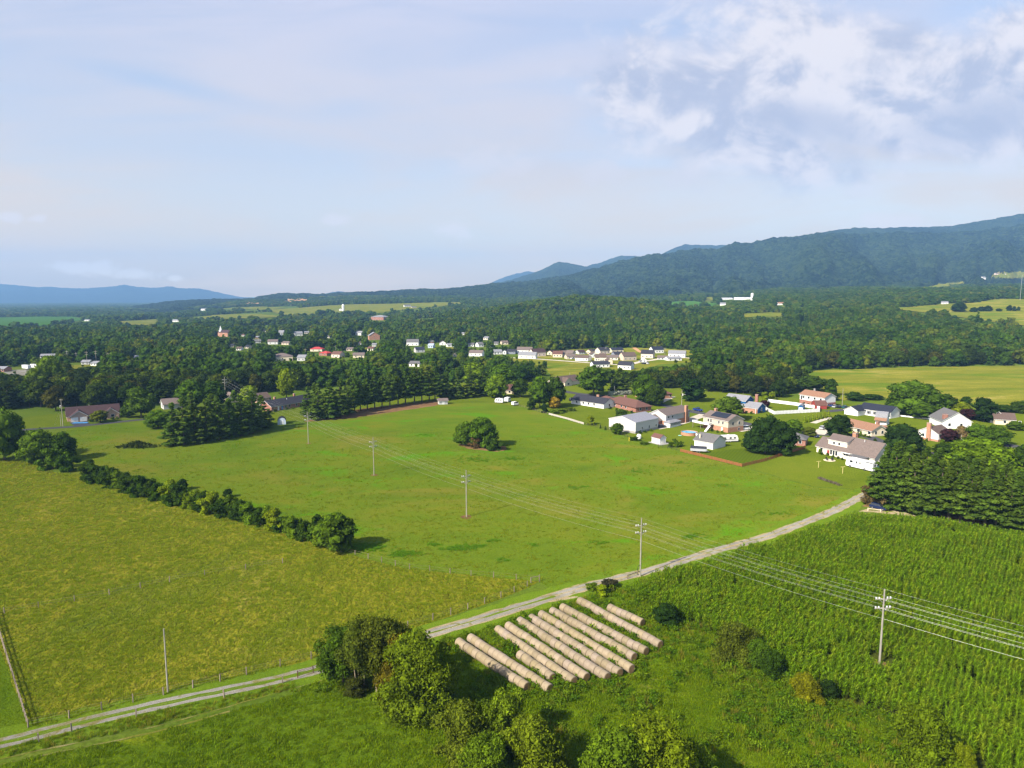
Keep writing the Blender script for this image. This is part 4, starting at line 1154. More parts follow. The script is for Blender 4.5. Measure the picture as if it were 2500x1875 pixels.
h.block(0, h.L, 0, 8, 2.7, 2.4, OBRICK, RRUST, hip=True); h.block(-8, 6, 5, 14, 3.4, 3, OBRICK, RRUST, hip=True); h.chim(-1, 9, 5, 8, .9, OBRICK)
h.win('f', 0, 3, .9); h.win('f', 0, 7.5, .9)
h = House('metal_barn', 'large pale metal barn with grey roof at the meadow edge', (1551, 1059), (1606, 1047), 'barn')
D = 15.0
h.block(0, h.L, 0, D, 5.0, 2.0, mwall('barn', (.58, .56, .53)), RMETAL, over=.3, base=(1.0, STONE))
for u in (2.6, 5.4, 8.2):
    h.win('f', 0, u * h.L / 9, 1.3, .6, 1.2)
h.part('corner_trim', MB().box(-.06, .14, -.06, .14, 1.0, 5.0), TRIM); h.part('corner_trim', MB().box(h.L - .14, h.L + .06, -.06, .14, 1.0, 5.0), TRIM)
h = House('house', 'two-storey grey and brick house with tall chimney and white sunroom', (1650, 1036), (1683, 1029))
h.block(-8, h.L, 0, 9.5, 5.2, 2.2, GREY, RTAUPE, 'x', base=(2.5, OBRICK))
h.block(-18, -8, 2.5, 9.5, 2.9, 2.0, OBRICK, RTAUPE, 'x')
h.chim(h.L - 3.6, -.45, -.2, 8.4, 1.7, OBRICK, 1.0)
h.block(-9.6, -1, -3.4, 0, 2.3, 1.0, TRIM, RLGREY, hip=True, over=.3)
for k in range(9):
    h.win('f', -3.4, -9.1 + k * .92, .9, .5, 1.2)
for u in (-6, -3):
    h.win('f', 0, u, 3.6, .9, 1.1)
h.win('r', h.L, 4, 3.4, .9, 1.4); h.win('r', h.L, 4, .6, .9, 1.2); h.win('f', 2.5, -15, .9, 1.6); h.win('f', 2.5, -11, .9)
h = House('house', 'tan raised house with white deck, stairs and dark solar panels', (1716, 1044), (1777, 1057))
h.block(0, h.L, 0, 10, 5.4, 2.2, TAN, RTAUPE, base=(2.3, OBRICK))
h.part('solar_panel', MB().prism([(1.0, 5.4 + .44 + .26), (4.6, 5.4 + 2.02 + .26), (4.6, 5.4 + 2.02 + .34), (1.0, 5.4 + .44 + .34)], 3.5, h.L - 2.2, 'x'), M('solar_glass', (.012, .014, .022), (.02, .022, .03), 2, .2, .5))
h.chim(.6, 7.5, 5, 8.6, 1.1, OBRICK)
for u, w in ((3.2, .9), (4.8, .9), (9.5, .8), (h.L - 3, .8)):
    h.win('f', 0, u, 3.4, w, 1.3)
h.win('r', h.L, 3, 3.3, .9, 1.3); h.win('r', h.L, 7, 3.3, .9, 1.3); h.win('r', h.L, 7, .7, .9, 1.0); h.slab_part('door', 'f', 0, 11.4, 0, 1.1, 2.0, PLAST)
dk = h.part('deck', MB().box(-3.2, 6.6, -3.6, -.05, 2.35, 2.55), WOOD)
MB().box(-3.2, 6.6, -3.66, -3.56, 2.56, 3.5).box(-3.26, -3.16, -3.5, -.05, 2.56, 3.5).box(6.56, 6.66, -3.5, -1.3, 2.56, 3.5).build('railing', TRIM, dk)
for x in (-3, 1.7, 6.4):
    MB().box(x, x + .2, -3.5, -3.3, -.1, 2.35).build('post', WOOD, dk)
MB().prism([(-3.5, 2.5), (-6.4, .05), (-6.4, -.1), (-3.5, 2.3)], 6.7, 7.9, 'x').build('stairs', TRIM, dk)
h = House('garage', 'small white garage with grey shingle roof above the board fence', (1740, 1098), (1771, 1090), 'garage')
h.block(0, h.L, 0, 8.6, 2.9, 2.3, WHITE, RGREY, 'y')
h.part('flue', MB().box(.9, 1.4, 6.5, 7.0, 3.4, 5.2), CREAM)
h = House('garden_shed', 'small white shed with rusty brown roof on a pale slab', (1591, 1080), (1611, 1085), 'shed')
h.block(0, h.L, 0, 3.4, 2.5, 1.2, WHITE, RRUST, 'x', .25); h.slab_part('door', 'r', h.L, 1.7, 0, 1.2, 1.9, PLAST)
h.part('slab', MB().box(-.9, h.L + 1.6, -1.2, 4.6, -.1, .12), STONE)
# right
h = House('house', 'bright blue two-level house with grey roofs and a brick chimney', (1804, 1004), (1849, 1010))
h.block(0, h.L, 0, 8.5, 2.8, 2.3, BLUE, RLGREY); h.part('brick_front', MB().box(0, h.L, -.1, .0, -.1, 2.4), OBRICK)
h.block(-9.5, 2.5, 2, 10.5, 5.6, 2.2, BLUE, RLGREY); h.part('brick_front', MB().box(-9.5, -.1, 1.9, 2.0, -.1, 2.6), OBRICK)
h.chim(5.2, 8.6, 3.5, 8.8, 1.5, BRICK, 1.0)
h.win('r', h.L, 4.2, 1.0, .9, 1.5); h.win('f', 0, 4, .8, 1.4, 1.2, TRIM); h.win('f', 0, 8, .8, 1.2, 1.2)
for u in (-8, -5, -1.6):
    h.win('f', 2, u, 3.6, .9, 1.3)
h.part('porch_post', MB().box(.1, .3, -1.4, -1.2, 0, 2.7).box(h.L - .4, h.L - .2, -1.4, -1.2, 0, 2.7), TRIM)
h = House('house', 'white raised house with orange roof beside the far green pasture', (1952, 984), (2012, 994))
h.block(0, h.L, 0, 9, 5.2, 2.1, WHITE, RORANGE, base=(2.2, BRICK)); h.chim(4, 7, 5, 8.3, .8, STONE)
for u in (2.6, 6, 10, 14):
    h.win('f', 0, u, 3.3, 1.3, 1.1)
h.win('r', h.L, 3, .6, .9, 1.0); h.slab_part('door', 'f', 0, 1.2, 2.4, .9, 2.0, GLASS)
gambrel('garden_shed', 'red barn-roofed shed before the white orange-roofed house', (1981, 995), (1991, 999), 6.0, 1.9, REDW, RRUST, door=1.5)
gambrel('garden_shed', 'blue barn-roofed shed with white doors inside the white fence', (1948, 1003), (1961, 1004), 6.0, 2.0, BLUE, RLGREY, door=2.0)
h = House('house', 'white house with black roof and a low front wing by the pasture', (2061, 1011), (2094, 1016))
h.block(0, h.L, 0, 9, 2.6, 1.9, WHITE, RNAVY, 'y'); h.block(h.L - 3, h.L + 13, 6.5, 15, 3.2, 2.4, WHITE, RNAVY, 'x')
for u in (2, 5.2, 8.6, 11.6):
    h.win('f', 6.5, h.L + u, .9, .9, 1.4, TRIM, GLASS)
h = House('house', 'low cream ranch with tan-orange roof right of a dark round tree', (2081, 1055), (2127, 1066))
h.block(0, h.L, 0, 8.5, 2.7, 2.1, CREAM, RORANGE, over=.6); h.chim(8, 6, 4, 5.9, 1.1, BRICK); h.win('f', 0, 3.5, .9, 1.6, 1.2); h.win('f', 0, 9.5, .9, 1.4, 1.2); h.win('r', h.L, 2.4, .9); h.win('r', h.L, 6, .9)
h.block(-7, 0, 3, 9, 2.6, 1.8, CREAM, RORANGE, over=.6)
h = House('garden_shed', 'small pinkish lean-to shed beside the tan-orange roofed ranch', (2152, 1062), (2168, 1061), 'shed')
h.block(0, h.L, 0, 4, 2.6, 1.1, PINK, RORANGE); h.win('f', 0, h.L * .5, .9, .7, 1.0)
h = gambrel('barn_shed', 'white gambrel barn with grey upper roof and orange skirt roof', (2136, 1036), (2164, 1039), 5.5, 3.6, WHITE, RLGREY, cat='barn', ridge='x')
h.part('skirt_roof', MB().prism([(-1.6, 2.2), (.05, 3.5), (.05, 3.6), (-1.6, 2.3)], -.2, h.L + .2, 'x'), RORANGE)
h.win('r', h.L, 2.7, 3.8, .8, 1.0); h.win('r', h.L, 2.7, 1.0, .8, 1.0)
h = House('house', 'white house with brown roof and tall orange brick end chimney', (2240, 1070), (2290, 1079))
h.block(0, h.L, 0, 9, 3.4, 2.3, WHITE, RBROWN, 'y', base=(.9, OBRICK)); h.chim(h.L * .55, -.4, -.2, 7.6, 1.6, OBRICK, .9); h.win('f', 0, 2.4, 1.3, .9); h.win('r', h.L, 3, 1.0, 2.2, 1.8)
h = House('hall', 'white hall with broad grey hip-gable roof behind the chimney house', (2300, 1046), (2372, 1048), 'building')
h.block(0, h.L * .98, 0, 14, 3.6, 4.0, WHITE, RGREY, 'y', .5); h.win('f', 0, 3, 1.2); h.win('f', 0, 8, 1.2)
h.chim(1.5, 1.5, 2, 6.5, 1.8, BRICK)
h = House('playhouse', 'tiny white gabled playhouse on the lawn left of the grey-roofed hall', (2276, 1034), (2292, 1034), 'shed')
h.block(0, h.L, 0, 2.6, 2.2, 1.3, PALEBLUE, RLGREY, 'y', .2); h.slab_part('door', 'f', 0, h.L / 2, 0, .9, 1.8, GLASS)
h = House('house', 'cream house with dark brown roof at the right edge of the photo', (2428, 1036), (2478, 1039))
h.block(0, h.L, 0, 9, 2.7, 2.4, CREAM, RBROWN); h.win('f', 0, 4, .9); h.win('f', 0, 10, .9); h.block(-1, 5, 4, 12, 3.2, 2.5, GREY, RBROWN, 'y')
h = House('house', 'small brick house with grey hip roof behind the huge dark evergreens', (1925, 1086), (1966, 1090))
h.block(-4, h.L, 0, 8, 2.8, 1.9, BRICK, RGREY, hip=True); h.win('f', 0, h.L - 2, 1, 1.0); h.win('r', h.L, 3, 1); h.part('downpipe', MB().box(h.L - 3.6, h.L - 3.5, -.15, -.05, 0, 2.7), TRIM)
# dormer house
h = House('dormer_house', 'big cream house with brown roof, long dormer and garage gable beside the motorhome', (1989, 1104), (2134, 1137))
L = h.L
h.block(0, L * .20, 1.0, 9, 2.7, 3.0, IVORY, RTAUPE)
h.block(L * .17, L, 0, 10.5, 3.0, 4.6, IVORY, RTAUPE)
h.block(L * .20, L * .52, 1.1, 8.6, 6.2, 1.3, IVORY, RTAUPE, over=.35)
h.chim(L * .44, 8.5, 5, 8.9, 1.4, OBRICK)
for f_ in (.30, .39):
    h.win('f', 1.1, L * f_, 4.6, .8, .9)
for f_ in (.29, .335, .38):
    h.win('f', 0, L * f_, .6, .8, 1.7)
for f_ in (.52, .56, .60):
    h.win('f', 0, L * f_, 1.4, .9, .9)
h.part('awning', MB().prism([(-.9, 2.35), (0, 2.75), (0, 2.8), (-.9, 2.42)], L * .49, L * .63, 'x'), TRIM)
h.slab_part('garage_door', 'r', L, 5.2, 0, 5.4, 2.5, PLAST)
h.part('porch_roof', MB().prism([(-3.4, 2.3), (-.02, 2.7), (-.02, 2.8), (-3.4, 2.42)], L * .67, L * .93, 'x'), RGREY)
h.part('porch_post', MB().box(L * .68, L * .685, -3.3, -3.1, 0, 2.3).box(L * .915, L * .92, -3.3, -3.1, 0, 2.3), TRIM)
h.part('vent_pipe', MB().box(L * .72, L * .725, 4, 4.15, 7.0, 7.9), TRIM); h.part('vent_pipe', MB().box(L * .115, L * .12, 5, 5.15, 5.2, 6.3), TRIM)
h.slab_part('door', 'f', 0, L * .24, 0, 1.0, 2.0, REDW); h.win('f', 1.0, L * .09, .9, 1.0, 1.2)

# ---- far houses of the town: pixel box of the visible front -> size and place
FARBOX = []
def far_house(label, x0, x1, base, top, wall, roof, pos=None, ridge='x', depth=9, hip=False, nw=3, group=None, cat='house', name='town_house', turn=None, rfrac=.42, two=False):
    p = pos or at((x0 + x1) / 2, base)
    m = pxm(p)
    FARBOX.append((x0, x1, base, top, p.y))
    Lw = (x1 - x0) * m
    Ht = max((base - top) * m * 1.0, 3.6)
    if turn is None:
        turn = ((x0 * 7.31 + base * 3.7) % 1.0 - .5) * 1.0
    d = Vector((math.cos(turn), math.sin(turn), 0))
    A = Vector((p.x, p.y, 0)) - d * Lw / 2
    H = House(name, label, A, A + d * Lw, cat, px=False, group=group)
    H.root.location.z = p.z
    rh = min(Ht * rfrac, 3.6 if ridge == 'x' else Lw * .36)
    hh = Ht - rh
    H.block(0, Lw, 0, depth, hh, rh, wall, roof, ridge, .35, hip=hip, fascia=False)
    for k in range(nw):
        u = Lw * (k + .5) / nw
        H.win('f', 0, u, hh * .32 if hh < 4 else 1.0, .9, 1.2)
        if hh > 4.4:
            H.win('f', 0, u, hh - 1.7, .9, 1.2)
    return H
def S2(x, y): return 1100 + x / 7.373, 830 + y / 7.373
def S3(x, y): return 1380 + x / 6.9125, 830 + y / 6.9125
def S4(x, y): return 600 + x / 5.53, 780 + y / 5.53
def S5(x, y): return 960 + x / 6.506, 780 + y / 6.506
def fh(sc, x0, y0, x1, y1, label, wall, roof, **k):
    a, b = sc(x0, y0), sc(x1, y1)
    return far_house(label, a[0], b[0], b[1], a[1], wall, roof, **k)
fh(S2, 325, 190, 570, 295, 'white town house with tan roof at the tree line, left of the street', WHITE, RTAUPE)
fh(S2, 780, 180, 935, 262, 'white house with pale metal roof, first in the town street', WHITE, RLGREY)
fh(S2, 940, 185, 1000, 262, 'narrow white gable between metal-roofed and slate-fronted town houses', WHITE, RDARK, ridge='y', nw=1)
fh(S2, 1010, 172, 1165, 255, 'town house with slate walls and dark roof beside the narrow gable', SLATEW, RDARK)
fh(S2, 1190, 135, 1460, 248, 'two-storey white town house with long grey roof, tallest on the left', WHITE, RTAUPE, nw=4)
fh(S2, 1215, 225, 1530, 340, 'white town house with bright front gable and pale grey roof', WHITE, RLGREY, depth=8)
fh(S2, 1470, 165, 1735, 300, 'pinkish town house under a purple-brown roof', PINK, RPURP)
fh(S2, 1735, 190, 1830, 275, 'small cream town gable right of the purple-brown roof', CREAM, RPURP, ridge='y', nw=1)
fh(S2, 1840, 205, 2010, 315, 'cream town house with a rust-red roof', CREAM, RRUST)
fh(S2, 2020, 198, 2190, 305, 'tan town house with taupe roof right of the rust-red one', TAN, RTAUPE)
fh(S2, 2095, 265, 2260, 350, 'low grey-roofed town house with a car in front', TAN, RTAUPE, nw=2)
fh(S2, 318, 58, 420, 120, 'white house under a grey roof alone in the trees above the tan roof', WHITE, RGREY, nw=2)
fh(S2, 500, 45, 600, 130, 'white and grey house in the trees right of the lone white one', WHITE, RGREY, nw=2)
fh(S2, 925, 20, 1040, 85, 'tan house high in the trees above the town street', CREAM, RTAUPE, nw=2)
fh(S2, 35, 235, 118, 300, 'cream gable end half sunk in trees, far left of the town street', CREAM, RTAUPE, ridge='y', nw=1)
fh(S2, 785, 40, 855, 90, 'grey-roofed cottage below the tan house in the trees', GREY, RGREY, nw=2)
fh(S3, 160, 262, 390, 355, 'long white town ranch with a brown roof in front of the lawn', WHITE, RBROWN, nw=4)
fh(S3, 225, 175, 345, 245, 'dark-roofed town house behind the long white ranch', GREY, RPURP)
fh(S3, 345, 163, 425, 240, 'cream-fronted town gable behind the long white ranch', CREAM, RBROWN, ridge='y', nw=1)
fh(S3, 430, 160, 530, 230, 'dark grey roofed house right of the cream-fronted gable', TAN, RDARK, nw=2)
fh(S3, 440, 215, 530, 300, 'white town gable squeezed before the dark grey roof', WHITE, RBROWN, ridge='y', nw=1)
fh(S3, 585, 235, 690, 370, 'tall two-storey cream town house with brown roof', IVORY, RBROWN, nw=3)
fh(S3, 510, 250, 585, 365, 'lower cream wing house left of the tall cream one', IVORY, RBROWN, nw=2)
fh(S3, 570, 130, 770, 238, 'two-storey house with pale left gable and slate roof behind the pole', PINK, RDARK)
fh(S3, 780, 135, 988, 215, 'tan-gabled town house with a slate roof at the back', CREAM, RNAVY)
fh(S3, 830, 203, 992, 290, 'slate-grey town house with white trimmed gable', SLATEW, RDARK)
fh(S3, 695, 262, 890, 345, 'low cream town ranch in the centre of the street', IVORY, RTAUPE)
fh(S3, 970, 215, 1215, 348, 'tan town house with two small dormers and brown roof', TAN, RBROWN)
fh(S3, 1275, 178, 1478, 312, 'large tan town house with charcoal roof by the clay path', PINK, RDARK)
fh(S3, 1470, 118, 1670, 225, 'two-storey white house with slate roof at the back right of town', WHITE, RNAVY, nw=4)
fh(S3, 1740, 183, 2020, 292, 'wide white house with a small front gable, far right of town', WHITE, RLGREY, nw=4)
fh(S3, 470, 365, 755, 465, 'white house with charcoal roof nearest the dark pines', WHITE, RDARK, nw=4)
fh(S3, 880, 370, 1110, 500, 'white house with charcoal roof and upper porch in front of the parking', WHITE, RDARK, nw=3)
fh(S3, 700, 315, 800, 412, 'small cream outbuilding right of the tall cream house', CREAM, RBROWN, ridge='y', nw=1)
fh(S3, 1555, 275, 1725, 340, 'low house with taupe roof hidden behind the right-hand trees', GREY, RTAUPE)
fh(S3, 1730, 290, 1975, 352, 'low pale-roofed house behind the right-hand trees', WHITE, RLGREY)
fh(S3, 1308, 322, 1372, 382, 'white carport with an arched opening on the parking', WHITE, WHITE, ridge='y', nw=1, cat='carport')
fh(S3, 0, 180, 120, 290, 'tan house with greyish roof left of the dark-roofed one', TAN, RTAUPE)
fh(S5, 212, 318, 400, 418, 'white and grey house in the woods left of the slate roof', WHITE, RGREY)
fh(S5, 362, 440, 505, 525, 'grey house with a dark slate roof sunk among trees', GREY, RNAVY, nw=2)
fh(S5, 550, 388, 632, 455, 'pale blue roofed house among trees', PALEBLUE, mroof('pale_blue', (.40, .46, .55)), nw=2)
fh(S5, 735, 340, 835, 410, 'white house with a tall narrow front in the woods', WHITE, RPURP, ridge='y', nw=1)
fh(S5, 245, 668, 420, 748, 'grey-roofed house with white gable at a small bright lawn', WHITE, RGREY, nw=2)
fh(S4, 440, 150, 508, 218, 'white house shining from the far woods, leftmost pair', WHITE, RLGREY, nw=2)
fh(S4, 660, 165, 768, 225, 'white two-part house in the far woods above the tan roof', WHITE, RLGREY, nw=2)
fh(S4, 1470, 158, 1568, 215, 'white Victorian house with pale roof above the big trees', WHITE, RLGREY, nw=2)
h = fh(S4, 1668, 175, 1812, 278, 'orange-brick church-like house with pale metal roof', OBRICK, RLGREY, ridge='y', nw=1)
fh(S4, 868, 373, 1032, 432, 'house with a bright red hip roof in the trees', CREAM, RRED, hip=True, nw=2)
fh(S4, 975, 430, 1112, 492, 'low annexe with a red roof below the red hip roof', BRICK, RRED, hip=True, nw=2)
fh(S4, 1145, 438, 1278, 518, 'white house with two dormers right of the red roofs', PINK, RRUST, nw=2)
fh(S4, 1450, 455, 1598, 520, 'cream-gabled house with taupe roof right of the dormered one', CREAM, RTAUPE, nw=2)
fh(S4, 365, 460, 630, 558, 'broad taupe hip-roofed building at the tree line', CREAM, RTAUPE, hip=True, depth=16, cat='building')
fh(S4, 300, 275, 428, 338, 'white house with grey-brown roof deep in the left woods', WHITE, RTAUPE, nw=2)
fh(S4, 470, 300, 590, 345, 'house with a tan roof deep in the left woods', TAN, RTAUPE, nw=2)
fh(S4, 108, 275, 205, 320, 'grey-roofed house deep in the left woods, leftmost', GREY, RGREY, nw=2)
fh(S4, 692, 482, 800, 560, 'pale flat-looking building right of the broad hip roof', GREY, RLGREY, nw=2)
h = far_house('red brick church with a small steeple far off on the left', 528, 560, 822, 806, OBRICK, RPURP, cat='church', name='church')
h.part('steeple', MB().box(1.5, 5, 1, 4.5, 5, 10).lathe([(2.6, 10), (.1, 17)], 3.2, 2.8, 4), TRIM)
far_house('long red-brick school building before the far fields', 902, 940, 782, 770, BRICK, RLGREY, hip=True, depth=25, nw=8, cat='school', name='school')
far_house('white church-like farm building in the pale fields', 828, 834, 760, 753, WHITE, RGREY, ridge='y', nw=1, cat='farmhouse', name='farmhouse')
far_house('white farmhouse among trees on the far bright hill, left', 987, 1003, 750, 744, WHITE, RGREY, nw=3, cat='farmhouse', name='farmhouse')
far_house('low farm shed right of the white farmhouse on the bright hill', 1005, 1017, 752, 748, PINK, RGREY, nw=2, cat='barn', name='farm_barn')
far_house('very long white dairy barn below the mountain', 1793, 1838, 732, 726, WHITE, mroof('white_metal', (.62, .62, .64)), nw=8, depth=20, cat='barn', name='dairy_barn')
far_house('white dairy barn left of the very long one', 1762, 1790, 732, 727, WHITE, mroof('white_metal', (.62, .62, .64)), nw=5, depth=16, cat='barn', name='dairy_barn')
far_house('small white building below the dairy barns', 1758, 1772, 746, 739, WHITE, RLGREY, nw=2, cat='building', name='farmhouse')
far_house('white house in the trees right of the dairy farm', 1900, 1915, 745, 738, WHITE, RORANGE, nw=2)
far_house('white house at the tree line above the right hillside field', 2300, 2314, 743, 736, WHITE, RLGREY, nw=2, cat='farmhouse', name='farmhouse')
far_house('white shed row far out beyond the green crop field', 205, 218, 784, 780, WHITE, RLGREY, nw=3, cat='barn', name='farm_barn')
far_house('white barn far out in the left plain', 420, 436, 786, 780, WHITE, RLGREY, nw=3, cat='barn', name='farm_barn')
far_house('white farm buildings on the far plain near the bright strip', 489, 503, 758, 753, WHITE, RLGREY, nw=3, cat='barn', name='farm_barn')
far_house('white roofed house in the woods far left edge', 0, 13, 860, 852, WHITE, RLGREY, nw=2)
far_house('long low white building behind the poles, far left', 100, 130, 874, 866, WHITE, RLGREY, nw=5, cat='building', name='shop_building')
far_house('grey low shed left of the tall pole in the clearing', 199, 217, 890, 883, GREY, RLGREY, nw=2, cat='shed', name='storage_shed')
far_house('white low shed right of the tall pole in the clearing', 220, 236, 893, 887, WHITE, RLGREY, nw=2, cat='shed', name='storage_shed')
far_house('brick building at the left edge beside the truck trailers', -10, 10, 908, 896, BRICK, RLGREY, nw=3, cat='building', name='shop_building')
far_house('orange-roofed building alone in the dark woods on the left', 328, 342, 880, 869, OBRICK, RLGREY, nw=2)

far_house('pale works building gleaming on the far left plain, left of three', 50, 57, 746, 743, WHITE, RLGREY, nw=2, cat='building', name='works_building')
far_house('pale works building gleaming on the far left plain, middle of three', 132, 142, 747, 744, WHITE, RLGREY, nw=2, cat='building', name='works_building')
far_house('pale works building gleaming on the far left plain, right of three', 172, 196, 745, 742, WHITE, RLGREY, nw=4, cat='building', name='works_building')

far_house('long pale house on the small clearing of the mountain side, right edge', 2430, 2450, 669, 664, PINK, RTAUPE, pos=on_ridge(0, 2440, 669), nw=4, turn=.1)
far_house('white house alone in the mountain woods left of the small clearing', 2400, 2409, 682, 675, WHITE, RLGREY, pos=on_ridge(0, 2404, 682), nw=2, turn=.2)
far_house('white house on the small mountain clearing, right of the long pale one', 2451, 2457, 669, 665, WHITE, RLGREY, pos=on_ridge(0, 2454, 669), nw=2, turn=-.2)
# scattered roofs in the woods on the town's left: too small and alike to tell apart
rs = np.random.RandomState(77)
for k in range(26):
    px, by = rs.uniform(560, 1190), rs.uniform(806, 866)
    w = rs.uniform(9, 15) * (by - 715) / 130
    if any(abs(px - (b[0] + b[1]) / 2) < 16 and abs(by - b[2]) < 9 for b in FARBOX):
        continue
    far_house('small house glimpsed among the trees between church and town street', px - w / 2, px + w / 2, by, by - w * rs.uniform(.45, .65), [WHITE, WHITE, IVORY, GREY, TAN, OBRICK][rs.randint(6)], [RGREY, RTAUPE, RLGREY, RDARK, RBROWN, RRUST][rs.randint(6)], nw=2, group='small houses in the woods left of town')
    if k % 2:
        p = at(px, by + 4)
        sheet('yard_grass', [(p.x + rs.uniform(14, 24) * math.cos(t), p.y - 8 + rs.uniform(14, 30) * math.sin(t)) for t in np.arange(0, 6.2, .8)], G_past, .25, 30, 0, False)
# ---------------------------------------------------------------- hay bales
def balemat(name, c, c2):
    m, t = newmat(name)
    tc = t.n('ShaderNodeTexCoord').outputs['Object']
    oi = t.n('ShaderNodeObjectInfo')
    n = t.noise(t.n('ShaderNodeMapping', {0: tc, 3: (1, 6, 6)}).outputs[0], 2.0, 5, .7)
    col = t.mix(t.mr(n, .35, .7), c, c2)
    tint = t.mr(oi.outputs['Random'], 0, 1, .88, 1.10, False)
    col = t.mix(1.0, col, t.n('ShaderNodeCombineColor', {0: tint, 1: tint, 2: t.m('MULTIPLY', tint, tint)}).outputs[0], 'MULTIPLY')
    b = t.n('ShaderNodeBsdfPrincipled', {'Base Color': col, 'Roughness': .85, 'Specular IOR Level': .15})
    bm = t.n('ShaderNodeBump', {'Strength': .7, 'Distance': .05, 'Height': t.noise(t.n('ShaderNodeMapping', {0: tc, 3: (14, 3, 3)}).outputs[0], 2.0, 3, .7)})
    t.t.links.new(bm.outputs[0], b.inputs['Normal'])
    t.n('ShaderNodeOutputMaterial', {0: b.outputs[0]})
    return m
B_WRAP = balemat('hay_wrap', (.305, .245, .160), (.240, .188, .118))
B_WRAP2 = balemat('hay_wrap_weathered', (.285, .228, .160), (.205, .162, .112))
B_FACE = balemat('hay_face', (.30, .185, .085), (.20, .12, .05))
BALE_R, BALE_L = .80, 1.24
def bale_body(seed):
    rs = np.random.RandomState(seed)
    n, xs = 22, [-.62, -.60, -.55, -.3, 0, .3, .55, .60, .62]
    rr = [.86, .95, 1, 1.01, 1.0, 1.015, 1, .95, .86]
    vs, fs = [], []
    ph = rs.uniform(0, 6, 4)
    for x, r in zip(xs, rr):
        for k in range(n):
            t = 2 * math.pi * k / n
            q = BALE_R * r * (1 + .018 * math.sin(2 * t + ph[0]) + .012 * math.sin(3 * t + ph[1] + x * 3) + rs.uniform(-.008, .008))
            z = q * math.sin(t)
            z = max(z, -BALE_R * .93)
            vs.append((x * BALE_L / 1.24, q * math.cos(t), z))
    m = len(xs)
    for i in range(m - 1):
        for k in range(n):
            fs.append((i * n + k, i * n + (k + 1) % n, (i + 1) * n + (k + 1) % n, (i + 1) * n + k))
    fs += [tuple(range(n - 1, -1, -1)), tuple(range((m - 1) * n, m * n))]
    return MB().add(vs, fs)
def bale_face():
    mb = MB()
    prof = [(.655, 0), (.66, .010), (.50, .02), (.47, .012), (.30, .024), (.27, .0095), (.10, .022), (.02, .012)]
    n, vs, fs = 20, [], []
    for r, x in prof:
        for k in range(n):
            t = 2 * math.pi * k / n
            vs.append((x, r * math.cos(t), r * math.sin(t)))
    for i in range(len(prof) - 1):
        for k in range(n):
            fs.append((i * n + k, i * n + (k + 1) % n, (i + 1) * n + (k + 1) % n, (i + 1) * n + k))
    fs.append(tuple(range((len(prof) - 1) * n, len(prof) * n)))
    return mb.add(vs, fs)
bale_me = [[bale_body(s).mesh('wrap', mt, True) for s in range(4)] for mt in (B_WRAP, B_WRAP2)]
face_me = bale_face().mesh('cut_face', B_FACE)
def SB(x, y): return 1090 + x / 3.881, 1440 + y / 3.881
ROWS = [((110, 490), (762, 918), 0, 'in the leftmost long row'), ((222, 450), (980, 935), 0, 'in the second long row from the left'), ((695, 608), (1005, 833), 0, 'in the short row between left and middle rows'),
        ((480, 370), (1208, 868), 0, 'in the third long row from the left'), ((580, 335), (1328, 828), 0, 'in the fourth long row from the left'), ((693, 285), (1527, 828), 1, 'in the weathered grey-brown middle row'),
        ((800, 258), (1645, 788), 1, 'just right of the weathered middle row'), ((895, 225), (1757, 750), 0, 'in the fourth long row from the right'), ((1000, 195), (1783, 635), 1, 'in the third long row from the right'),
        ((1095, 160), (1893, 583), 1, 'in the second long row from the right'), ((1260, 98), (2030, 520), 1, 'in the rightmost long row'), ((1540, 165), (1860, 310), 1, 'in the short row nearest the corn')]
BALE_LINES = []
for f_, n_, wm, lab in ROWS:
    a, b = at(*SB(*f_), z=BALE_R), at(*SB(*n_), z=BALE_R)
    d = b - a
    Ln = math.hypot(d.x, d.y)
    n = max(4, round(Ln / 1.27))
    ang = math.atan2(d.y, d.x)
    BALE_LINES.append(((a.x, a.y), (b.x, b.y)))
    for i in range(n):
        p = a + d * ((i + .5) / n)
        side = Vector((-math.sin(ang), math.cos(ang), 0)) * random.uniform(-.07, .07)
        last, first = i == n - 1, i == 0
        sc = (Ln / n / 1.245) * random.uniform(.975, 1.0)
        e = empty('hay_bale', (p.x + side.x, p.y + side.y, BALE_R * .93 + random.uniform(-.03, .03)), ang + random.uniform(-.025, .025),
                  ('nearest hay bale, its round face showing, ' if last else ('farthest round hay bale ' if first else 'round hay bale ')) + lab, 'hay bale', 'hay bales ' + lab, (sc, 1, 1))
        place('wrap', bale_me[wm if random.random() < .9 else 1 - wm][random.randrange(4)], e)
        if last or random.random() < .0:
            place('cut_face', face_me, e, (BALE_L / 2 + .001, 0, 0))
# ---------------------------------------------------------------- utility poles and wires
PORC = M('porcelain', (.62, .62, .60), None, 3, .25, .5)
POLEW = M('pole_wood', (.33, .31, .255), (.22, .205, .165), 2.0, .85, .1, stretch=(3, 3, .25))
WIRE = M('wire_metal', (.42, .42, .38), (.35, .35, .32), .2, .35, .5, .3)
PP = [at(753, 1083), at(913, 1160), at(1139, 1262), at(1563, 1407), at(2147, 1623)]
P0 = Vector((-164, 402, 0))
P6 = Vector((98.5, 81.5, 0))
HP = 13.3
plabel = ['wooden pole with two crossarms, farthest of the five in the meadow line', 'second farthest pole of the line, standing alone left of the meadow clump', 'middle pole of the line, in open meadow with a bare foot', 'tall pole of the line beside the gravel lane', 'nearest tall pole of the line, standing inside the corn']
ARMZ = (HP - 1.7, HP - 3.3)
def arm_pts(base, ang, z, half=1.15, sep=0):
    c, s_ = math.cos(ang), math.sin(ang)
    return [Vector((base.x + c * o, base.y + s_ * o, base.z + z)) for o in (-half, half)]
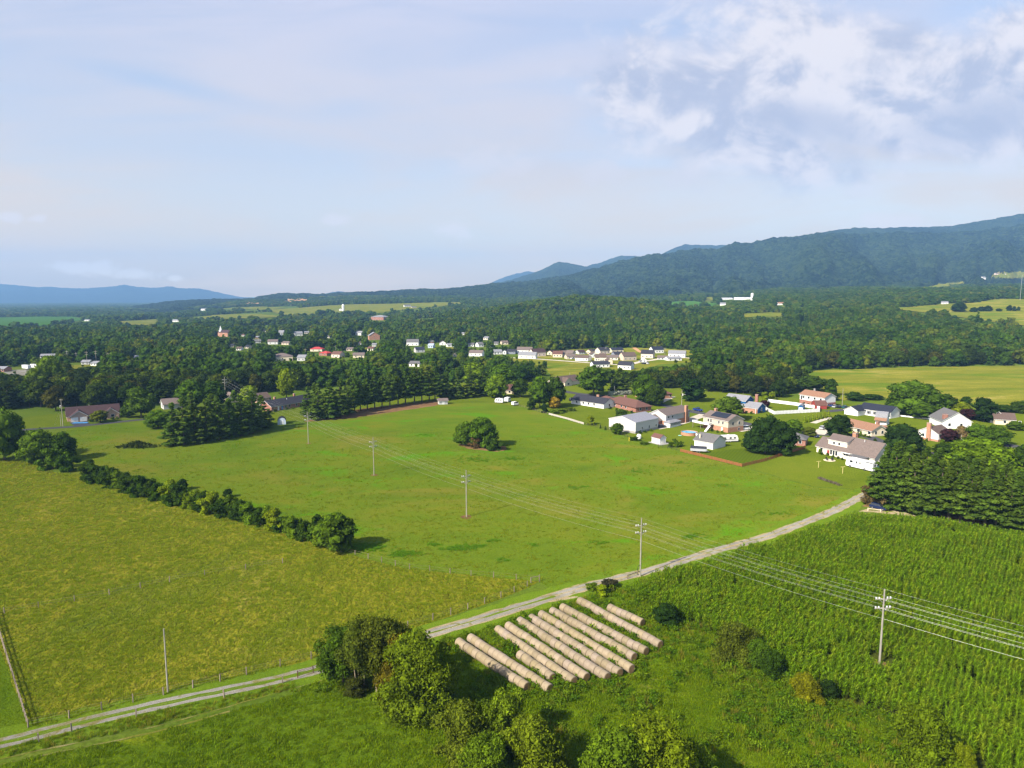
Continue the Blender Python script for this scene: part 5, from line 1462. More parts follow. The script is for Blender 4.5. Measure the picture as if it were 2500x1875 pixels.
def power_pole(p, ang, label, H=HP, arms=True, group=None, name='utility_pole', small=False):
    e = empty(name, p, ang, label, 'utility pole', group)
    MB().tube([(0, 0, -.3), (0, 0, H * .5), (0, 0, H)], [.19, .16, .12], 8).build('pole', POLEW, e)
    if arms:
        for k, z in enumerate((H - 1.7, H - 3.3)):
            a = MB().box(-1.45, 1.45, .10, .22, z - .14, z).build('crossarm', POLEW if not small else METAL, e)
            for x in (-1.25, -.72, .72, 1.25):
                MB().lathe([(.06, z), (.13, z + .05), (.09, z + .12), (.15, z + .19), (.08, z + .30)], x, .16, 8).build('insulator', PORC, a)
            MB().tube([(-.8, .16, z - .1), (0, .12, z - .7)], .03, 4).tube([(.8, .16, z - .1), (0, .12, z - .7)], .03, 4).build('brace', METAL, e)
    return e
dirs = []
chain = [P0] + PP + [P6]
for i in range(1, 6):
    d = (chain[i + 1] - chain[i - 1])
    dirs.append(R((38, 35, 34, 23, 6)[i - 1]))          # crossarm bearing of each pole
for p, a, l in zip(PP, dirs, plabel):
    power_pole(p, a, l, group='poles of the line across the meadow')
eq = empty('cable_coil', (PP[3].x - .32, PP[3].y - .25, 0), .5, 'coil of cable hung low on the tall pole by the lane', 'cable coil')
MB().tube([(.45 * math.cos(t), 0, 1.9 + .75 * math.sin(t)) for t in np.linspace(0, 6.28, 18)], .05, 5, False).build('coil', BLACK, eq)
P0o = power_pole(P0, dirs[0], 'pole rising above the left pine clump, where the line leaves the meadow', 14.5)
# wires: (offset along the crossarm, height)
WIR = [(0, HP - .02, 'thin earth wire on the pole tops', .008), (-1.25, ARMZ[0] + .22, 'upper outer wire on the left arm end', .0095), (-.72, ARMZ[0] + .22, 'upper inner wire left of the pole', .0095), (1.25, ARMZ[0] + .22, 'upper outer wire on the right arm end', .0095),
       (-1.25, ARMZ[1] + .22, 'lower outer wire on the left arm end', .0095), (1.25, ARMZ[1] + .22, 'lower outer wire on the right arm end', .0095), (-.72, ARMZ[1] + .22, 'lower inner wire left of the pole', .0095), (.2, HP - 5.2, 'lowest heavy cable clamped to the pole below both arms', .014)]
al = [dirs[0]] + dirs + [dirs[-1]]
for off, z, lab, r in WIR:
    pts = []
    for i in range(len(chain) - 1):
        a = chain[i] + Vector((math.cos(al[i]) * off, math.sin(al[i]) * off, z + (1.6 if i == 0 else 0)))
        b = chain[i + 1] + Vector((math.cos(al[i + 1]) * off, math.sin(al[i + 1]) * off, z))
        sag = .011 * (b - a).length
        for k in range(14):
            f = k / 14
            q = a.lerp(b, f)
            q.z -= 4 * sag * f * (1 - f)
            pts.append(q)
    pts.append(b)
    w = MB().tube(pts, r, 5).build('power_cable', WIRE)
    tag(w, lab + ', running over meadow and corn', 'power cable', 'cables of the pole line')
def bare_pole(px, base, top, label, r=.15, mat=None, name='wooden_pole', extra=None, cat='pole', group=None):
    p = at(px, base)
    b = ray(px, top)
    H = p.y / b[1] * b[2] + CAM_H - p.z
    e = empty(name, p, 0, label, cat, group)
    MB().tube([(0, 0, -.3), (0, 0, H)], [r, r * .75], 8).build('pole', mat or POLEW, e)
    return e, H
e, H = bare_pole(410, 1690, 1535, 'lone bare grey pole without arms beside the gravel lane, lower left', .14)
e, H = bare_pole(154, 1041, 974, 'pole with a transformer can in front of the garage ranch', .17)
MB().lathe([(.28, H - 4.2), (.30, H - 4.1), (.30, H - 3.2), (.24, H - 3.1)], -.5, 0, 10).build('transformer', METAL, e)
MB().tube([(0, 0, H - 3), (-6, 3, 0)], .03, 4).build('guy_wire', METAL, e)
MB().box(-.8, .8, -.06, .06, H - .5, H - .35).build('crossarm', POLEW, e)
e, H = bare_pole(149, 1041, 1012, 'short pale post beside the transformer pole, left', .12)
e, H = bare_pole(1492, 960, 925, 'pale pole left of two behind the brick hip-roof ranch', .16)
e, H = bare_pole(1500, 965, 942, 'shorter pole right of two behind the brick hip-roof ranch', .12, METAL)
e, H = bare_pole(1664, 992, 953, 'pole with white transformer behind the two-storey grey house', .16)
MB().lathe([(.26, H - 3), (.28, H - 2.9), (.28, H - 1.9), (.2, H - 1.8)], .5, 0, 10).build('transformer', PORC, e)
MB().tube([(0, 0, H - 2.6), (1.6, -.3, H - 2.2)], .05, 5).box(1.5, 2.1, -.4, -.2, H - 2.3, H - 2.15).build('lamp_arm', METAL, e)
e, H = bare_pole(2056, 990, 948, 'bare pale pole between orange-roofed and black-roofed houses', .16)
e, H = bare_pole(2447, 1083, 1045, 'bare brown pole by the road bend at the right', .17)
e, H = bare_pole(1391, 923, 910, 'short pole with a white cap behind the cream-gabled brown house', .16)
e, H = bare_pole(2344, 1108, 1062, 'street lamp pole with a transformer rising over the trees by the grove', .16)
MB().lathe([(.28, H - 3), (.30, H - 2.9), (.30, H - 1.8), (.2, H - 1.7)], .5, 0, 10).build('transformer', PORC, e)
MB().tube([(0, 0, H - 3.2), (-2.4, -.3, H - 2.4)], .06, 5).box(-2.9, -2.3, -.45, -.2, H - 2.5, H - 2.3).build('lamp_arm', METAL, e)
for i, (px, b, t_) in enumerate(((213, 893, 857), (165, 886, 856), (265, 892, 861), (187, 884, 860), (143, 876, 856), (323, 908, 882), (235, 884, 855), (382, 874, 856), (1317, 862, 845), (1479, 864, 847), (1623, 866, 848), (1198, 862, 846), (820, 866, 843), (632, 862, 826), (746, 868, 850))):
    e, H = bare_pole(px, b, t_, 'town pole with crossarm, thin against the ' + ('dark woods at the far left' if i < 8 else 'trees and roofs of the town'), .2, METAL if i % 2 else POLEW, 'utility_pole', None, 'utility pole', 'poles at the far left' if i < 8 else 'poles in the town')
    MB().box(-1.5, 1.5, -.08, .08, H - 1.2, H - 1.0).build('crossarm', POLEW, e)
    if i < 8:
        MB().box(-1.3, 1.3, -.08, .08, H - 3.0, H - 2.8).build('crossarm', POLEW, e)
e, H = bare_pole(2490, 735, 672, 'thin pale radio mast on the hillside at the right edge', .35, METAL, 'radio_mast', None, 'mast')
# ---------------------------------------------------------------- fences
def fence(name, label, pts, spacing, h, rails, post=.07, mat=WOOD, railmat=None, board=None, cat='fence', px=True, wob=.04):
    P = poly_xy(pts) if px else pts
    P = [Vector((*p, 0)) for p in P]
    e = empty(name, P[0], 0, label, cat)
    o = P[0]
    segs, pos = [], []
    for a, b in zip(P, P[1:]):
        n = max(1, round((b - a).length / spacing))
        pos += [a + (b - a) * (k / n) for k in range(n)]
    pos.append(P[-1])
    pm = MB().box(-post, post, -post, post, -.2, h).mesh('post', mat)
    for i, p in enumerate(pos[:100]):
        q = place('post', pm, e, p - o, random.uniform(0, 3), (1, 1, random.uniform(.93, 1.07)))
        q.rotation_euler[0] = random.uniform(-wob, wob)
    for z, r in rails:
        mb = MB()
        if board:
            for a, b in zip(pos, pos[1:]):
                d = (b - a).normalized()
                nn = Vector((-d.y, d.x, 0)) * .03
                A, B_ = a - o, b - o
                mb.add([A + nn + Vector((0, 0, z - r)), B_ + nn + Vector((0, 0, z - r)), B_ + nn + Vector((0, 0, z + r)), A + nn + Vector((0, 0, z + r)), A - nn + Vector((0, 0, z - r)), B_ - nn + Vector((0, 0, z - r)), B_ - nn + Vector((0, 0, z + r)), A - nn + Vector((0, 0, z + r))],
                       [(0, 1, 2, 3), (7, 6, 5, 4), (3, 2, 6, 7), (0, 4, 5, 1), (0, 3, 7, 4), (1, 5, 6, 2)])
        else:
            mb.tube([p - o + Vector((0, 0, z)) for p in pos], r, 4)
        mb.build('rail' if board else 'strand', railmat or mat, e)
    return e
fence('wire_fence', 'post and wire fence along the upper side of the gravel lane', [(69, 1776), (169, 1754), (325, 1715), (471, 1680), (602, 1648), (684, 1628), (760, 1609), (900, 1566), (996, 1532), (1057, 1515), (1142, 1488), (1223, 1459), (1317, 1420)], 3.6, 1.35, [(.5, .0095), (.9, .0095), (1.25, .0095)], .075)
fence('wire_fence', 'post and wire fence from the hedgerow end across to the lane corner', [(800, 1340), (867, 1356), (1000, 1390), (1150, 1406), (1317, 1420)], 4.5, 1.3, [(.6, .0095), (1.2, .0095)], .07)
fence('wire_fence', 'thin cross fence dividing the hayfield', [(-60, 1516), (11, 1498), (94, 1484), (182, 1468), (267, 1452), (343, 1436), (414, 1421), (500, 1405), (600, 1390), (690, 1375)], 8.5, 1.25, [(.6, .012), (1.1, .012)], .07)
fence('board_fence', 'weathered close-set fence running down the left edge to the lane corner', [(-14, 1500), (10, 1585), (40, 1680), (69, 1776)], 1.6, 1.3, [(.5, .07), (1.0, .07)], .07, board=True)
fence('wire_fence', 'post and wire fence on the lower side of the gravel lane', [(-60, 1842), (95, 1812), (175, 1787), (333, 1750), (547, 1704), (690, 1668)], 8.0, 1.35, [(.6, .012), (1.15, .012)], .085)
fence('brace_gate', 'wooden H-brace at the fence corner by the lane', [(1296, 1424), (1317, 1420)], 2.6, 1.5, [(1.3, .06)], .09, board=True)
fence('pipe_gate', 'rusty dark red pipe gate beside the lane, left of the near clump', [(727, 1656), (765, 1643), (808, 1625)], 2.6, 1.3, [(.35, .03), (.65, .03), (.95, .03), (1.2, .035)], .05, M('rusty_pipe', (.13, .05, .035), (.08, .035, .03), 3, .7), cat='gate')
fence('low_rail', 'short grey rail beside the lane near the tall pole', [(1532, 1413), (1556, 1404)], 3.0, .9, [(.75, .08)], .09, board=True)
fence('board_fence', 'reddish stained board fence round the yard with the white garage', [(1661, 1103), (1735, 1121), (1811, 1140), (1870, 1126), (1966, 1095)], 2.4, 1.25, [(.30, .13), (.66, .13), (1.05, .13)], .07, REDWOOD, board=True)
fence('vinyl_fence', 'tall white board fence round the yard beside the blue house', [(1868, 1001), (1890, 1012), (2001, 1006), (2001, 1000), (1940, 990), (1876, 982), (1868, 1001)], 2.2, 1.9, [(.95, .86)], .08, TRIM, board=True)
fence('picket_fence', 'pale low board fence along the meadow below the brick hip-roof house', [(1340, 1013), (1382, 1024), (1425, 1037)], 2.4, 1.15, [(.35, .14), (.7, .14), (1.0, .12)], .06, M('silver_wood', (.48, .45, .39), (.38, .35, .30), 2, .85), board=True)
fence('wire_fence', 'dark mesh fence from the pale fence to the metal barn', [(1425, 1037), (1475, 1046), (1510, 1060), (1540, 1070)], 2.4, 1.2, [(.4, .02), (.8, .02), (1.15, .02)], .05, M('dark_post', (.05, .05, .045), None, 2, .8))
fence('wire_fence', 'thin wire fence left of the golden bush up to the campers', [(1262, 990), (1300, 1001), (1340, 1013)], 3.0, 1.1, [(.5, .02), (1.0, .02)], .05)
fence('wire_fence', 'dark mesh fence behind the small white shed', [(1607, 1012 + 80), (1630, 1095), (1661, 1101)], 2.2, 1.2, [(.4, .02), (.8, .02), (1.15, .02)], .05, MATS['dark_post'])
fence('rail_fence', 'brown split-rail fence behind the dark blue car at the grove', [(2130, 1226), (2150, 1231), (2172, 1238)], 3.0, 1.15, [(.4, .07), (.75, .07), (1.05, .07)], .08, REDWOOD, board=True)
fence('low_rail', 'pale low rail in front of the dark blue car at the grove', [(2119, 1247), (2150, 1250)], 5.0, .9, [(.7, .07)], .10, CREAM, board=True)
fence('white_fence', 'low white fence below the enormous spreading tree', [(2196, 1017), (2240, 1022), (2290, 1027)], 2.4, 1.0, [(.5, .35)], .06, TRIM, board=True)
# ---------------------------------------------------------------- vehicles
def paint(n, c):
    return M('paint_' + n, c, tuple(x * .92 for x in c), .5, .28, .5)
P_NAVY, P_BLUE, P_BLACK, P_WHITE, P_SILVER, P_TEAL, P_RED, P_GREY = paint('navy', (.012, .022, .075)), paint('blue', (.01, .03, .20)), paint('black', (.012, .012, .015)), paint('white', (.72, .72, .72)), paint('silver', (.42, .43, .45)), paint('teal', (.02, .09, .10)), paint('red', (.25, .02, .02)), paint('grey', (.16, .17, .19))
HUB = M('wheel_rim', (.45, .45, .46), None, 3, .35, .5, .7)
def wheel_pair(e, xs, y, r=.34, w=.22):
    for x in xs:
        for s in (-1, 1):
            y0 = s * y
            t = MB().lathe([(r * .6, -w / 2), (r, -w * .42), (r, w * .42), (r * .6, w / 2)], 0, 0, 14, 'y').build('wheel', BLACK, e, (x, y0, r))
            MB().lathe([(r * .58, -.02), (r * .5, .03)], 0, 0, 10, 'y').build('rim', HUB, t, (0, s * (w / 2 + .0), 0), 0 if s > 0 else math.pi)
def car(label, px, py, head, body, kind='suv', name='parked_car', cat='car', group=None):
    p = at(px, py)
    e = empty(name, p, head, label, cat, group)
    if kind == 'suv':
        L, W_, low, prof, gl = 4.7, .92, .38, [(-2.3, .38), (2.3, .38), (2.34, .80), (2.15, .98), (1.15, 1.08), (-2.25, 1.10), (-2.34, .75)], [(1.05, 1.06), (.35, 1.62), (-1.85, 1.64), (-2.2, 1.08)]
    elif kind == 'sedan':
        L, W_, low, prof, gl = 4.6, .88, .32, [(-2.3, .34), (2.28, .34), (2.3, .68), (2.0, .82), (1.0, .92), (-1.6, .95), (-2.28, .90)], [(.95, .90), (.2, 1.40), (-1.0, 1.42), (-1.8, .93)]
    elif kind == 'pickup':
        L, W_, low, prof, gl = 5.6, .98, .45, [(-2.8, .48), (2.75, .48), (2.8, .98), (2.6, 1.12), (1.3, 1.18), (-2.78, 1.18)], [(1.2, 1.15), (.6, 1.82), (-.7, 1.84), (-.95, 1.16)]
    else:
        L, W_, low, prof, gl = 5.4, .98, .4, [(-2.7, .4), (2.6, .4), (2.68, .95), (2.2, 1.2), (-2.7, 1.25)], [(2.15, 1.16), (1.6, 2.02), (-2.55, 2.05), (-2.68, 1.2)]
    MB().prism(prof, -W_, W_, 'y').build('body', body, e)
    g_ = MB()
    n = len(gl)
    vs = [(x, -W_ * (.97 if z < gl[1][1] - .2 else .80), z) for x, z in gl] + [(x, W_ * (.97 if z < gl[1][1] - .2 else .80), z) for x, z in gl]
    g_.add(vs, [(3, 2, 1, 0), (4, 5, 6, 7), (0, 1, 5, 4), (2, 3, 7, 6), (0, 4, 7, 3)])
    g_.build('window', GLASS, e)
    a, b = gl[1], gl[2]
    MB().box(b[0] - .02, a[0] + .02, -W_ * .81, W_ * .81, a[1] - .02, a[1] + .07).build('roof', body, e)
    wheel_pair(e, (L * .31, -L * .31), W_ - .1, .36)
    for s in (-1, 1):
        MB().box(prof[2][0] - .12, prof[2][0] + .02, s * W_ * .8 - .16, s * W_ * .8 + .16, .62, .78).build('headlight', PORC, e)
    return e
def carpx(label, a, b, body, kind='suv', **k):
    """car heading from pixel a (rear) to pixel b (front)"""
    A, B_ = at(*a), at(*b)
    d = B_ - A
    return car(label, (a[0] + b[0]) / 2, (a[1] + b[1]) / 2, math.atan2(d.y, d.x), body, kind, **k)
carpx('dark blue car with shiny roof parked at the corn corner below the pine grove', (2128, 1239), (2163, 1247), P_NAVY, 'suv')
carpx('bright blue pickup parked on the street behind the two-storey grey house', (1691, 1001), (1716, 1006), P_BLUE, 'pickup', name='pickup_truck', cat='pickup')
carpx('white van-like car at the right end of the tan deck house', (1808, 1050), (1826, 1049), P_WHITE, 'van', name='white_van', cat='van')
carpx('dark blue car beside the right end of the metal barn', (1606, 1046), (1624, 1043), P_NAVY, 'suv')
carpx('grey pickup parked before the white sunroom', (1626, 1041), (1645, 1039), P_SILVER, 'pickup', name='pickup_truck', cat='pickup')
carpx('dark car in the drive left of the dormer house', (1975, 1064), (1999, 1070), P_NAVY, 'sedan')
carpx('silver car on the drive left of the dark round tree', (2002, 1050), (2018, 1046), P_SILVER, 'suv')
carpx('teal dark car on the drive beside the motorhome', (2142, 1146), (2160, 1140), P_TEAL, 'sedan')
for lab, a, b, pt in (('blue car, leftmost in the row of cars by the orange-roofed house', (2027, 994), (2033, 990), P_BLUE), ('silver car in the row of cars by the orange-roofed house', (2034, 996), (2042, 993), P_SILVER), ('black car in the row of cars by the orange-roofed house', (2045, 997), (2054, 994), P_BLACK), ('dark green car, rightmost in the row of cars by the orange-roofed house', (2058, 997), (2068, 995), P_TEAL)):
    carpx(lab, a, b, pt, 'sedan')
carpx('black car at the gable end of the black-roofed house', (2092, 996), (2104, 993), P_BLACK, 'sedan')
carpx('dark car half hidden behind the shed of the orange-brick ranch', (640, 990), (656, 987), P_NAVY, 'suv')
carpx('dark car standing between white shed and long white ranch', (1391, 981), (1398, 975), P_BLACK, 'suv')
for i, (x, y, pt, c) in enumerate(((75, 320, P_BLACK, 'black'), (125, 325, P_WHITE, 'white'), (1275, 372, P_SILVER, 'silver'), (1320, 408, P_BLACK, 'black'), (1370, 408, P_WHITE, 'white'), (1905, 285, P_BLACK, 'black'), (1775, 280, P_WHITE, 'white'))):
    px, py = S3(x, y)
    car(c + ' car parked ' + ['beside the low grey-roofed town house, left', 'beside the low grey-roofed town house, right', 'on the town parking next to the carport', 'on the town parking below the carport', 'on the town parking, right of the dark one', 'before the garage of the wide white town house', 'left of the drive of the wide white town house'][i], px, py, random.uniform(0, 3), pt, 'suv')
# motorhome
a, b = at(2072, 1138), at(2132, 1152)
d = b - a
e = empty('motorhome', (a + b) / 2, math.atan2(d.y, d.x) + math.pi, 'long white motorhome with dark swooshes parked before the dormer house', 'motorhome')
Lm = 10.4
MB().prism([(-Lm / 2, .45), (Lm / 2 - .2, .45), (Lm / 2, .9), (Lm / 2, 1.7), (Lm / 2 - .5, 3.2), (Lm / 2 - .9, 3.42), (-Lm / 2 + .12, 3.42), (-Lm / 2, 3.25)], -1.25, 1.25, 'y').build('body', paint('rv_white', (.78, .78, .77)), e)
for x, w in ((3.0, 1.1), (1.0, .5), (-.4, .45)):
    MB().box(x - w / 2, x + w / 2, 1.24, 1.28, 1.9, 2.7).build('window', GLASS, e)
    MB().box(x - w / 2, x + w / 2, -1.28, -1.24, 1.9, 2.7).build('window', GLASS, e)
MB().box(-Lm / 2 - .03, -Lm / 2 + .02, -.5, .3, 1.9, 2.7).build('rear_window', GLASS, e)
MB().add([(Lm / 2 - .02 + .03, -1.1, 1.75), (Lm / 2 + .03, 1.1, 1.75), (Lm / 2 - .40 + .03, 1.1, 2.9), (Lm / 2 - .40 + .03, -1.1, 2.9)], [(0, 1, 2, 3)]).build('windscreen', GLASS, e)
for y in (1.255, -1.255):
    mb = MB()
    for k, (x0, z0, x1, z1) in enumerate(((-4.6, 1.9, -1.0, 1.55), (-4.2, 1.5, .4, 1.25), (-3.6, 2.2, -1.6, 1.75))):
        s_ = .02 if y > 0 else -.02
        q = [(x0, y, z0), (x1, y, z1), (x1, y, z1 + .05), (x0, y, z0 + .16)]
        mb.add(q + [(p[0], p[1] + s_, p[2]) for p in q], [(0, 1, 2, 3), (7, 6, 5, 4), (0, 4, 5, 1), (1, 5, 6, 2), (2, 6, 7, 3), (3, 7, 4, 0)])
    mb.build('stripe', P_GREY, e)
MB().box(-2.6, -1.6, -.5, .5, 3.42, 3.72, .1).build('roof_unit', PLAST, e)
MB().box(1.6, 2.6, -.5, .5, 3.42, 3.72, .1).build('roof_unit', PLAST, e)
MB().box(-Lm / 2 + .1, -Lm / 2 + 2.6, 1.25, 1.5, 3.15, 3.35).build('awning', P_GREY, e)
wheel_pair(e, (3.4, -2.2), 1.12, .48, .3)
# travel trailer and others
def trailer(label, px, py, head, L, mat=None, stripes=True, name='travel_trailer', cat='trailer', W_=1.2, H=2.9, box=False, group=None):
    e = empty(name, at(px, py), head, label, cat, group)
    h = L / 2
    pr = [(-h, .55), (h, .55), (h + .1, 1.6), (h - .4, H), (-h + .3, H), (-h, H - .3)] if not box else [(-h, .95), (h, .95), (h, H + .9), (-h, H + .9)]
    MB().prism(pr, -W_, W_, 'y').build('body', mat or paint('rv_white', (.78, .78, .77)), e)
    if not box:
        for s in (-1, 1):
            for x in (-h * .55, h * .1, h * .6):
                MB().box(x - .4, x + .4, s * W_ - .03, s * W_ + .03, 1.6, 2.25).build('window', GLASS, e)
            if stripes:
                MB().add([(-h * .9, s * (W_ + .02), 1.1), (h * .2, s * (W_ + .02), 1.5), (h * .9, s * (W_ + .02), 1.05), (h * .2, s * (W_ + .02), 1.2)], [(0, 1, 2, 3)]).build('stripe', P_GREY, e)
        MB().box(-.5, .5, -.4, .4, H, H + .28, .08).build('roof_unit', PLAST, e)
        MB().tube([(h, -.6, .5), (h + 1.2, 0, .45), (h, .6, .5)], .06, 5).build('hitch', BLACK, e)
    wheel_pair(e, (-.45, .45) if not box else (-h * .6, -h * .6 + 1.1), W_ - .2, .36)
    return e
trailer('white travel trailer with dark swooshes behind the small white garage', 1778, 1079, .18, 7.6)
trailer('white rounded camper at the meadow edge, left of two by the trees', 1219, 984, 2.9, 4.6, stripes=False, H=2.7)
trailer('cream camper with dark front right behind the white rounded one', 1239, 981, 1.2, 4.2, stripes=False, H=2.6)
trailer('white utility trailer at the meadow edge, lowest of the campers', 1257, 990, .6, 3.2, stripes=False, H=2.1)
for i, (x0, x1, y) in enumerate(((55, 75, 902), (74, 97, 900), (96, 116, 899))):
    trailer(['left', 'middle', 'right'][i] + ' white box trailer of the three parked in the far-left clearing', (x0 + x1) / 2, y, 2.6 if i < 2 else 2.4, 9.5, P_WHITE, False, 'box_trailer', 'trailer', 1.3, 2.8, True, 'box trailers')
# pontoon boat under a dark cover
e = empty('pontoon_boat', at(1706, 1104), -.28, 'covered pontoon boat on a trailer at the corner of the board fence', 'boat')
for y in (-.9, .9):
    MB().tube([(-3.2, y, .85), (2.6, y, .85), (3.3, y, 1.05)], [.32, .32, .05], 10).build('pontoon', P_SILVER, e)
MB().box(-3.2, 3.0, -1.2, 1.2, 1.15, 1.75).build('hull_side', P_SILVER, e)
MB().prism([(-1.28, 1.7), (1.28, 1.7), (.8, 2.35), (0, 2.5), (-.8, 2.35)], -3.2, 3.0, 'x').build('cover', M('navy_canvas', (.018, .020, .030), (.03, .032, .045), 2, .8), e)
MB().box(-2.5, 3.9, -.12, .12, .42, .55).build('trailer_frame', METAL, e)
wheel_pair(e, (-.6, .3), 1.05, .34)
MB().tube([(-2.6, -.9, 2.3), (-2.9, -.9, 3.1), (-2.9, .9, 3.1), (-2.6, .9, 2.3)], .05, 5).build('frame_arch', BLACK, e)
# pool
e = empty('swimming_pool', at(1682, 1061), 0, 'round above-ground pool with orange-brown side and blue water', 'pool')
POOLW = M('pool_side', (.50, .26, .16), (.40, .19, .11), 2, .6, stretch=(6, 6, .3))
r0 = 3.5
vs, fs = [], []
n = 32
prof = [(r0, -.05), (r0, 1.25), (r0 + .12, 1.25), (r0 + .12, 1.33), (r0 - .16, 1.33), (r0 - .16, .2)]
for r_, z in prof:
    for k in range(n):
        vs.append((r_ * math.cos(2 * math.pi * k / n), r_ * math.sin(2 * math.pi * k / n), z))
for i in range(len(prof) - 1):
    for k in range(n):
        fs.append((i * n + k, i * n + (k + 1) % n, (i + 1) * n + (k + 1) % n, (i + 1) * n + k))
MB().add(vs, fs).build('wall', POOLW, e)
MB().lathe([(r0 - .15, .6), (r0 - .15, 1.08)], 0, 0, n).build('water', M('pool_water', (.06, .38, .62), (.10, .48, .70), 1.2, .08, .5), e)
MB().prism([(-1.6, .02), (-.2, 1.2), (0, 1.2), (0, 1.1), (-1.3, .02)], r0 * .55, r0 * .55 + .8, 'x').build('ladder', TRIM, e, (0, -r0, 0))
MB().prism([(3.4, 1.4), (4.6, 0), (4.4, 0), (3.2, 1.4)], -1.2, -.5, 'y').build('slide', TRIM, e)
# smaller yard things
e = empty('storage_tank', at(1560, 1071), 0, 'white rounded tank by the wire fence left of the small shed', 'tank')
MB().lathe([(.9, 0), (1.0, .3), (1.0, 1.4), (.7, 1.9), (.25, 2.1)], 0, 0, 14).build('tank', TRIM, e)
MB().lathe([(.25, 2.1), (.25, 2.25)], 0, 0, 10).build('lid', GLASS, e)
for lab, px, py in (('yellow clothesline post on the lawn, left of two', 1998, 1142), ('yellow clothesline post on the lawn, right of two', 2057, 1156)):
    e = empty('clothesline_post', at(px, py), .25, lab, 'clothesline')
    MB().box(-.07, .07, -.07, .07, -.2, 2.3).build('post', M('yellow_wood', (.62, .52, .22), (.5, .42, .18), 2, .8), e)
    MB().box(-.9, .9, -.06, .06, 2.3, 2.42).build('crossbar', MATS['yellow_wood'], e)
e = empty('fire_pit', at(2025, 1124), 0, 'pale gravel fire pit ring with dark chairs below the dormer house', 'fire pit')
MB().lathe([(2.1, 0), (2.1, .10), (1.9, .12)], 0, 0, 18).build('gravel_bed', CREAM, e)
for k in range(4):
    t = k * 1.57 + .5
    mb = MB().box(-.3, .3, -.3, .3, .35, .45).box(-.3, .3, .22, .3, .45, 1.0)
    for sx in (-.26, .2):
        for sy in (-.26, .2):
            mb.box(sx, sx + .06, sy, sy + .06, .1, .36)
    c = tag(mb.build('garden_chair', BLACK, None, at(2025, 1124) + Vector((1.2 * math.cos(t), 1.2 * math.sin(t), .02)), t - 1.57), 'dark garden chair round the gravel fire pit', 'chair', 'chairs round the fire pit')
rs = np.random.RandomState(5)
a, b = at(1998, 1168), at(2050, 1186)
C = np.array([a.lerp(b, f) + Vector((random.uniform(-.7, .7), random.uniform(-.7, .7), random.uniform(.1, .6))) for f in rs.rand(500)])
V_, Q_ = quads(C, rs.normal(size=(500, 3)) + [0, 0, .6], .28, rs)
o = tag(place('flower_bed', np_mesh('flower_bed', V_, Q_, leafmat('bed_leaves', [(.05, .09, .02), (.07, .11, .03), (.14, .12, .09)]))), 'narrow planted bed on the lawn right of the meadow, below the clothesline', 'flower bed')
bp = at(336, 1091)
rs = np.random.RandomState(6)
C = np.stack([rs.normal(0, 3.2, 900), rs.normal(0, 1.3, 900), np.zeros(900)], 1)
C[:, 2] = np.abs(rs.rand(900)) * 2.3 * np.exp(-(C[:, 0] / 4.6) ** 2 - (C[:, 1] / 2.0) ** 2)
V_, Q_ = quads(C + np.array(bp), rs.normal(size=(900, 3)), .8, rs, 2.6)
tag(place('brush_pile', np_mesh('brush_pile', V_, Q_, leafmat('brush', [(.07, .08, .03), (.10, .085, .045), (.05, .07, .02)]))), 'heap of cut brush lying in the meadow left of the pine clump', 'brush pile')
q = tag(MB().box(-3.4, 3.4, -1.1, 1.1, .05, .09).build('tarpaulin', M('blue_tarp', (.03, .22, .55), (.05, .30, .62), .6, .5), None, at(196, 1032.5), .1), 'bright blue tarpaulin spread on the drive before the two garage doors', 'tarpaulin')
q = tag(MB().lathe([(.4, 0), (.42, .75), (.3, .8)], 0, 0, 10).build('yellow_marker', M('marker_yellow', (.65, .5, .03), None, 1, .6), None, at(1536, 1077)), 'yellow marker post at the meadow edge below the metal barn', 'marker')
q.scale = (.35, .35, 2.2)
a, b = at(1484, 966), at(1541, 963)
rs = np.random.RandomState(8)
C = np.array([a.lerp(b, f) for f in rs.rand(1500)]) + np.stack([np.zeros(1500), rs.uniform(-1.1, 1.1, 1500), rs.uniform(0, 2.4, 1500)], 1)
V_, Q_ = quads(C, rs.normal(size=(1500, 3)) + [0, -.2, .5], .6, rs)
tag(place('clipped_hedge', np_mesh('clipped_hedge', V_, Q_, leafmat('hedge_leaf', [(.05, .085, .018)]))), 'long clipped hedge behind the charcoal-roofed white ranch', 'hedge')
e = empty('farm_silo', at(1836, 733), 0, 'pale tall silo at the right end of the very long dairy barn', 'silo')
MB().lathe([(4, 0), (4, 16), (3.6, 18), (1.5, 19.8)], 0, 0, 14).build('silo', PLAST, e)
e = empty('farm_silo', at(838, 760), 0, 'white silo beside the church-like farm building', 'silo')
MB().lathe([(4, 0), (4, 17), (3, 19.5), (.8, 21)], 0, 0, 14).build('silo', TRIM, e)
for lab, px, py, mt, w in (('white mini trampoline disc by the pool', 1660, 1064, TRIM, .8),):
    q = tag(MB().lathe([(w, .1), (w, .2), (w * .9, .22)], 0, 0, 12).build('paddling_pool', M('aqua_plastic', (.30, .62, .58), None, 1, .5), None, at(px, py)), 'small aqua paddling pool on the grass left of the round pool', 'paddling pool')

